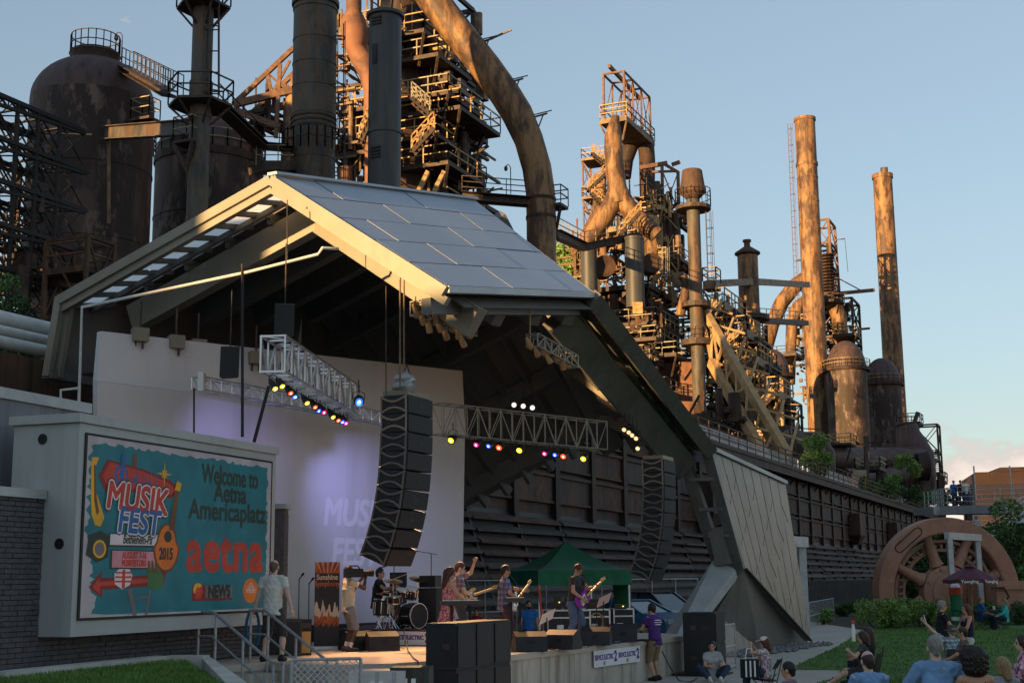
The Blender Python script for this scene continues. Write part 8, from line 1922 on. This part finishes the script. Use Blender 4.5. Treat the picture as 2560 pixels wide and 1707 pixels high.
f_ = J['rot'] @ V((0, 1, 0)); r_ = J['rot'] @ V((1, 0, 0)); c = wpt(J, (.10, .2, .98)); guitar('white bass guitar played by the man in blue plaid', c, wpt(J, (-.30, .50, 1.24)) - c, f_ * .4 + r_ * .7, 'paper', bass=True, strap=[c + ZZ * .1, wpt(J, (-.1, .17, 1.35)), wpt(J, (-.14, .0, 1.5)), wpt(J, (.05, -.17, 1.3)), c + r_ * .15])
t, J = person('barefoot guitarist in dark T-shirt and jeans looking down', V((XG(1433, 31.3), 31.3, SZ)), 118, 1.80, top='c_greychar', sleeve=.5, pants='c_jeans', leg=1.93, shoes=None, hair='short', hmat='hair_auburn', skin='skin_warm', lean=10, head=(38, 10), wr=(.18, .30, .98), er=(1, -.7, -.2), wl=(-.26, .42, 1.24), el=(-.8, .2, -1), al=(-.16, .05, .08), ar=(.18, -.08, .08), vox=.015, group=BAND)
f_ = J['rot'] @ V((0, 1, 0)); r_ = J['rot'] @ V((1, 0, 0)); c = wpt(J, (.08, .27, .98)); mk('guitar_purple', (.36, .03, .42), rough=.2, spec=.6); guitar('purple electric guitar hanging from the barefoot guitarist', c, wpt(J, (-.28, .46, 1.28)) - c, f_ * .8 + r_ * .3, 'guitar_purple', strap=[c + ZZ * .12, wpt(J, (-.12, .22, 1.3)), wpt(J, (-.16, .1, 1.5)), wpt(J, (.02, -.1, 1.35)), c + r_ * .16])
person('bearded man in bright blue T-shirt standing behind the stage', V((XG(1321, 39.6), 39.6, gz(0, 39.6))), 165, 1.72, top='c_blue', pants='c_black', hair='short', hmat='hair_black', skin='skin_warm', beard='hair_black', group=BAND)
person('person in red top waiting behind the keyboards', V((XG(1192, 40.6), 40.6, gz(0, 40))), 200, 1.50, True, top='c_red', pants='c_charcoal', hair='short', hmat='hair_dark', skin='skin_warm', group=BAND)
t, J = person('stagehand in purple T-shirt and khaki shorts leaning at the stage edge', V((XG(1634, 33.3), 33.3, gz(3, 33.3))), 318, 1.80, top='c_purple', pants='c_khaki', leg=1.12, shoes='c_black', hair='short', hmat='hair_dark', skin='skin_warm', beard='hair_grey', hat='phones', lean=6, wl=(-.18, .42, 1.12), wr=(.14, .40, 1.14), al=(-.12, -.06, .08), ar=(.14, .06, .08), vox=.015, group=BAND)
f_ = J['rot'] @ V((0, 1, 0)); r_ = J['rot'] @ V((1, 0, 0))
for k, (zz_, sx) in enumerate(((1.37, .20), (1.32, .24), (1.27, .18))): MB().box((0, -.098, zz_), (sx, .034, .018)).build('back_print', 'paper', t)
mic_ = thing('cable', 'thin black cable trailing from the stagehand to the right loudspeakers', 'cable', V((3.6, 33, 0))); MB().path([V((XG(1650, 33.5), 33.5, .7)), V((XG(1668, 33.3), 33.3, .35)), V((XG(1690, 33.0), 33.0, .04)), V((XG(1720, 32.6), 32.6, .035)), V((XG(1735, 33.8), 33.8, .035))], .014, 6).build('cable', 'black', mic_, 50)
# audience -------------------------------------------------------------
def camp_chair(label, loc, face, mat, s=1.0, folding=False):
    th = thing('folding_chair' if folding else 'camp_chair', label, 'chair', loc, R(-face), group='chairs on the lawn'); th.scale = (s, s, s); MATW[th.name] = Matrix.Identity(4)
    sh_ = .44 if folding else .36; w_ = .24 if folding else .28; bt = .86 if folding else .84
    MB().add([(-w_, .24, sh_ + .02), (w_, .24, sh_ + .02), (w_, -.2, sh_ - .03), (-w_, -.2, sh_ - .03), (-w_, .24, sh_), (w_, .24, sh_), (w_, -.2, sh_ - .05), (-w_, -.2, sh_ - .05)], [(0, 1, 2, 3), (7, 6, 5, 4), (0, 4, 5, 1), (1, 5, 6, 2), (2, 6, 7, 3), (3, 7, 4, 0)]).build('seat', mat, th)
    z0_ = sh_ + (.22 if folding else 0); MB().add([(-w_, -.21, z0_), (w_, -.21, z0_), (w_, -.33, bt), (-w_, -.33, bt), (-w_, -.235, z0_), (w_, -.235, z0_), (w_, -.355, bt), (-w_, -.355, bt)], [(0, 1, 2, 3), (7, 6, 5, 4), (0, 4, 5, 1), (1, 5, 6, 2), (2, 6, 7, 3), (3, 7, 4, 0)]).build('backrest', mat, th)
    for sx in (-1, 1):
        x = sx * (w_ + .02); MB().tube((x, .26, 0), (x, -.2, sh_ + .1 if folding else .55), .012, n=6).build('leg', 'steel', th); MB().tube((x, -.28, 0), (x, .2, sh_ if folding else .45), .012, n=6).build('leg', 'steel', th); MB().tube((x, -.2, sh_ - .1), (x, -.345, bt + .02), .012, n=6).build('back_post', 'steel', th)
        if not folding: MB().box((x, .0, .57), (.05, .5, .025)).build('armrest', mat, th)
    return th
SEAT = dict(pel=(0, 0, .50), al=(-.14, .48, .08), ar=(.14, .48, .08), wl=(-.2, .35, .60), wr=(.2, .35, .60))
def seated(label, px, Y, face, ztop, H=1.72, chair=None, chl=None, folding=False, **kw):
    # seat height so that the head top lands at ztop
    s = H / 1.75; g0 = gz(XG(px, Y), Y); d = dict(SEAT); d.update(kw); hp0 = d['pel']; need = (ztop - g0) / s; pz0 = need - .835
    pz0 = min(.62, max(.12, pz0)); d['pel'] = (hp0[0], hp0[1], pz0)
    dz = pz0 - .50
    if 'wl' not in kw: d['wl'] = (-.2, .35, .62 + dz)
    if 'wr' not in kw: d['wr'] = (.2, .35, .62 + dz)
    t, J = person(label, V((XG(px, Y), Y, g0)), face, H, group=AUD, **d)
    if chair:
        o = V((math.sin(R(face)), math.cos(R(face)), 0)); camp_chair(chl, V((XG(px, Y), Y, g0 + (pz0 * s - .50 if not folding else pz0 * s - .57))) + o * .02, face, chair, 1.0, folding)
    return t, J
def zt_at(px, py, Y): return W(px, py, Y).z
seated('young woman in grey T-shirt sitting on the ground by the right loudspeaker', 1772, 33.2, 175, zt_at(1775, 1598, 33.2), 1.66, fem=True, top='c_greytee', pants='c_jeans_dark', hair='pony', hmat='hair_dark', shoes='c_white', al=(-.10, .52, .08), ar=(.16, .46, .08), kl=(-.9, .3, .8), kr=(.9, .3, .8), wl=(-.18, .36, .40), wr=(.10, .40, .36), lean=12, head=(10, 20))
t, J = seated('woman in white cap and floral top sitting on a folding chair', 1905, 30.4, 292, zt_at(1905, 1590, 30.4), 1.62, 'c_black', 'dark folding chair under the woman in the white cap', True, fem=True, top='floral_multi', pants='c_jeans_dark', hair='mid', hmat='hair_auburn', hat='cap', skin='skin_warm', wl=(-.12, .30, .98), wr=(.12, .32, .95), el=(-1, -.2, -.9), er=(1, -.2, -.9))
bg_ = thing('tote_bag', 'black and white tote bag beside the woman in the cap', 'bag', wpt(J, (-.3, .3, .3))); q = wpt(J, (-.34, .30, .45)); MB().obox(q, V((.17, .06, 0)), V((-.03, .09, 0)), ZZ * .2).build('bag', 'c_black', bg_); 
for k in (-.1, 0, .1): MB().obox(q + V((k, k * .35 - .10, 0)), V((.018, .006, 0)), V((0, .008, 0)), ZZ * .17).build('stripe', 'paper', bg_)
MB().path([q + V((-.1, -.05, .2)), q + V((-.05, -.03, .42)), q + V((.05, .02, .42)), q + V((.1, .05, .2))], .012, 6).build('handle', 'paper', bg_)
seated('dark-haired man with glasses in plaid shirt at the bottom edge', 1964, 21.0, 300, zt_at(1966, 1661, 21.0), 1.74, top='plaid_red', pants='c_jeans_dark', hair='short', hmat='hair_black', skin='skin_warm', vox=.014, kl=(-.9, .3, .8), kr=(.9, .3, .8), al=(-.1, .5, .08), ar=(.15, .45, .08), wl=(-.2, .4, .35), wr=(.2, .4, .35))
seated('woman in dark top lounging in a black camp chair, legs stretched left', 2150, 29.6, 292, zt_at(2150, 1576, 29.6), 1.68, 'c_black', 'black camp chair with pale stripes on the lawn', fem=True, top='c_charcoal', pants='c_charcoal', leg=.8, hair='mid', hmat='hair_brown', shoes='c_white', al=(-.12, .78, .10), ar=(.14, .74, .10), wl=(-.16, .30, .82), wr=(.2, .3, .7))
seated('woman with brown hair seated just behind the lounging woman', 2163, 31.2, 285, zt_at(2155, 1566, 31.2), 1.68, 'c_black', 'black camp chair hidden behind the striped chair', fem=True, top='c_black', pants='c_black', hair='long', hmat='hair_brown', skin='skin_warm')
bt_ = thing('tall_bottle', 'white bottle with red cap held up by the women in camp chairs', 'bottle', V((XG(2134, 29.8), 29.8, .2))); q = W(2134, 1590, 29.6); MB().lathe(q, [(.04, -.1), (.045, .12), (.03, .22), (.03, .26)], 12).build('bottle', 'paper', bt_, 40); MB().lathe(q, [(.045, .26), (.045, .32), (.001, .33)], 12).build('cap', 'red_pole', bt_, 40)
seated('bald man in light blue shirt in a green camp chair, back turned', 2160, 17.6, 350, zt_at(2160, 1624, 17.6), 1.76, 'tent_green', 'green camp chair of the bald man at the bottom edge', top='c_lightblue', pants='c_khaki', hair='ring', hmat='hair_brown', skin='skin_pale', vox=.012, belly=.03, sleeve=.8)
seated('grey-haired man in light blue shirt sitting with his back to us', 2328, 15.8, 2, zt_at(2328, 1586, 15.8), 1.82, 'c_navy', 'dark blue camp chair of the grey-haired man', top='c_lightblue', pants='c_khaki', hair='short', hmat='hair_grey', skin='skin_pale', vox=.012, belly=.04, sleeve=.8, wl=(-.30, .30, .62), wr=(.30, .30, .62))
seated('woman with big dark curly hair in black tank top, back turned', 2422, 15.6, 356, zt_at(2422, 1606, 15.6) - .07, 1.68, 'c_black', 'black camp chair of the curly-haired woman', fem=True, top='c_black', topkind='tank', pants='c_jeans_dark', hair='curly', hmat='hair_dark', skin='skin_warm', vox=.012)
seated('blonde child in a blue camp chair right of the curly-haired woman', 2492, 16.6, 340, zt_at(2490, 1640, 16.6), 1.45, 'c_navy', 'blue camp chair with the blonde child', top='c_grey', pants='c_jeans_dark', hair='mid', hmat='hair_blonde', skin='skin_pale', vox=.012)
seated('person in pink floral clothes reclining at the right edge', 2548, 20.5, 285, zt_at(2560, 1584, 20.5), 1.72, 'c_charcoal', 'dark lounger chair at the right picture edge', fem=True, top='floral_big', sleeve=1.6, pants='floral_big', leg=1.85, hair='mid', hmat='hair_brown', skin='skin_pale', al=(-.1, .80, .42), ar=(.14, .82, .36), shoes='c_olive', vox=.013)
t, J = seated('man in wide-brimmed hat and teal plaid shirt raising a selfie stick', 2372, 31.0, 350, zt_at(2372, 1562, 31.0), 1.76, 'c_charcoal', 'low dark camp chair of the man in the hat', top='plaid_teal', sleeve=.7, pants='c_greyshort', hair='short', hmat='hair_grey', skin='skin_pale', hat='brim', wl=(-.56, .18, 1.34), el=(-.3, 0, -1))
sst = thing('selfie_stick', 'thin silver selfie stick with phone held up by the man in the hat', 'selfie stick', wpt(J, J['wl'])); q = wpt(J, J['wl']); MB().tube(q - V((-.18, 0, .5)), q + V((-.03, 0, .18)), .011, n=6).build('stick', 'alu', sst, 40); MB().obox(q + V((-.05, 0, .22)), V((.08, 0, 0)), V((0, .01, 0)), ZZ * .04).build('phone', 'black_satin', sst)
seated('woman with short brown hair in dark plaid beside the man in the hat', 2400, 29.5, 300, zt_at(2398, 1566, 29.5), 1.66, 'c_charcoal', 'camp chair of the woman in dark plaid', fem=True, top='plaid_dark', sleeve=.8, pants='c_grey', hair='short', hmat='hair_brown', skin='skin_warm')
t, J = person('grey-haired man in black T-shirt standing with a beer cup', V((XG(2349, 33.4), 33.4, gz(9, 33.4))), 95, 1.80, top='c_black', pants='c_greyshort', leg=1.1, hair='short', hmat='hair_grey', skin='skin_warm', wr=(.14, .34, 1.02), wl=(-.12, .36, 1.04), er=(1, -.6, -.4), el=(-1, -.6, -.4), belly=.04, vox=.015, group=AUD)
for k, wq in enumerate((J['wl'], J['wr'])): b_ = thing('beer_cup', 'amber beer cup in the %s hand of the man in black' % ('left', 'right')[k], 'cup', wpt(J, wq)); q = wpt(J, V(wq) + V((0, .07, -.02))); MB().lathe(q, [(.03, -.06), (.04, .07), (.001, .07)], 12).build('cup', 'amp_tan', b_, 40)
person('woman in navy tank top and white trousers facing the man in black', V((XG(2412, 34.2), 34.2, gz(10, 34.2))), 262, 1.68, True, top='c_navy', topkind='tank', pants='c_white', leg=1.9, hair='long', hmat='hair_auburn', skin='skin_warm', wl=(-.14, .34, 1.05), wr=(.12, .32, 1.05), el=(-1, -.5, -.5), er=(1, -.5, -.5), vox=.015, group=AUD)
seated('woman in turquoise cardigan sitting at the picnic table', 2508, 55.2, 278, zt_at(2508, 1495, 55.2), 1.68, 'c_charcoal', 'dark chair at the right end of the picnic table', True, fem=True, top='c_turq', sleeve=1.8, pants='c_navy', hair='mid', hmat='hair_blonde', skin='skin_pale')
seated('person in blue shirt sitting behind the picnic table', 2446, 56.6, 90, zt_at(2440, 1490, 56.6), 1.75, 'c_charcoal', 'dark chair behind the picnic table', True, top='c_blue', sleeve=.9, pants='c_jeans_dark', hair='short', hmat='hair_blonde', skin='skin_warm')
a = W(2325, 1278, 100); b = W(2380, 1276, 92)
for i, (px, Y, mat_) in enumerate(((2388, 91.6, 'c_blue'), (2418, 90.8, 'c_white'), (2405, 91.2, 'c_black'))):
    d_ = W(2620, 1270, 86); p = b.lerp(d_, (Y - 92) / (86 - 92)); p = V((W(px, 1275, p.y).x, p.y, p.z + .28))
    person('tiny distant visitor in %s on the footbridge' % ('blue', 'white', 'black')[i], p, 180, 1.72, top=mat_, pants='c_jeans_dark', vox=.03, group='visitors on the footbridge')
# stage lamps' own light: warm wash on the players, blue on the white wall
def lamp(name, loc, tgt, col, pw, ang, blend=.6):
    l = bpy.data.lights.new(name, 'SPOT'); l.energy = pw; l.color = col; l.spot_size = R(ang); l.spot_blend = blend; l.shadow_soft_size = .12; o = bpy.data.objects.new(name, l); COL.objects.link(o); o.location = loc; o.rotation_euler = (V(tgt) - V(loc)).to_track_quat('-Z', 'Y').to_euler()
lamp('stage_lamp_warm', W(1127, 1105, 33.2) + V((0, -.3, -.2)), (-1.2, 28.2, 1.0), (1, .55, .22), 500, 60)
lamp('stage_lamp_warm', W(1298, 1130, 35) + V((0, -.3, -.2)), (.3, 30.2, 1.2), (1, .5, .22), 520, 50)
lamp('stage_lamp_warm', W(768, 1012, 29.5) + V((.2, -.2, -.2)), (-1.6, 27.3, 1.2), (1, .50, .22), 560, 60)
lamp('stage_lamp_blue', W(898, 1010, 31.3), wp(8.2, 4.0), (.34, .36, 1.0), 170, 62, 1.0)
lamp('stage_lamp_blue', W(738, 1000, 28.4), wp(3.6, 5.2), (.34, .34, 1.0), 80, 58, 1.0)
em('projected', (.62, .60, .72), .02, base=(.64, .62, .66))  # projector light put into faintly glowing letters on the wall
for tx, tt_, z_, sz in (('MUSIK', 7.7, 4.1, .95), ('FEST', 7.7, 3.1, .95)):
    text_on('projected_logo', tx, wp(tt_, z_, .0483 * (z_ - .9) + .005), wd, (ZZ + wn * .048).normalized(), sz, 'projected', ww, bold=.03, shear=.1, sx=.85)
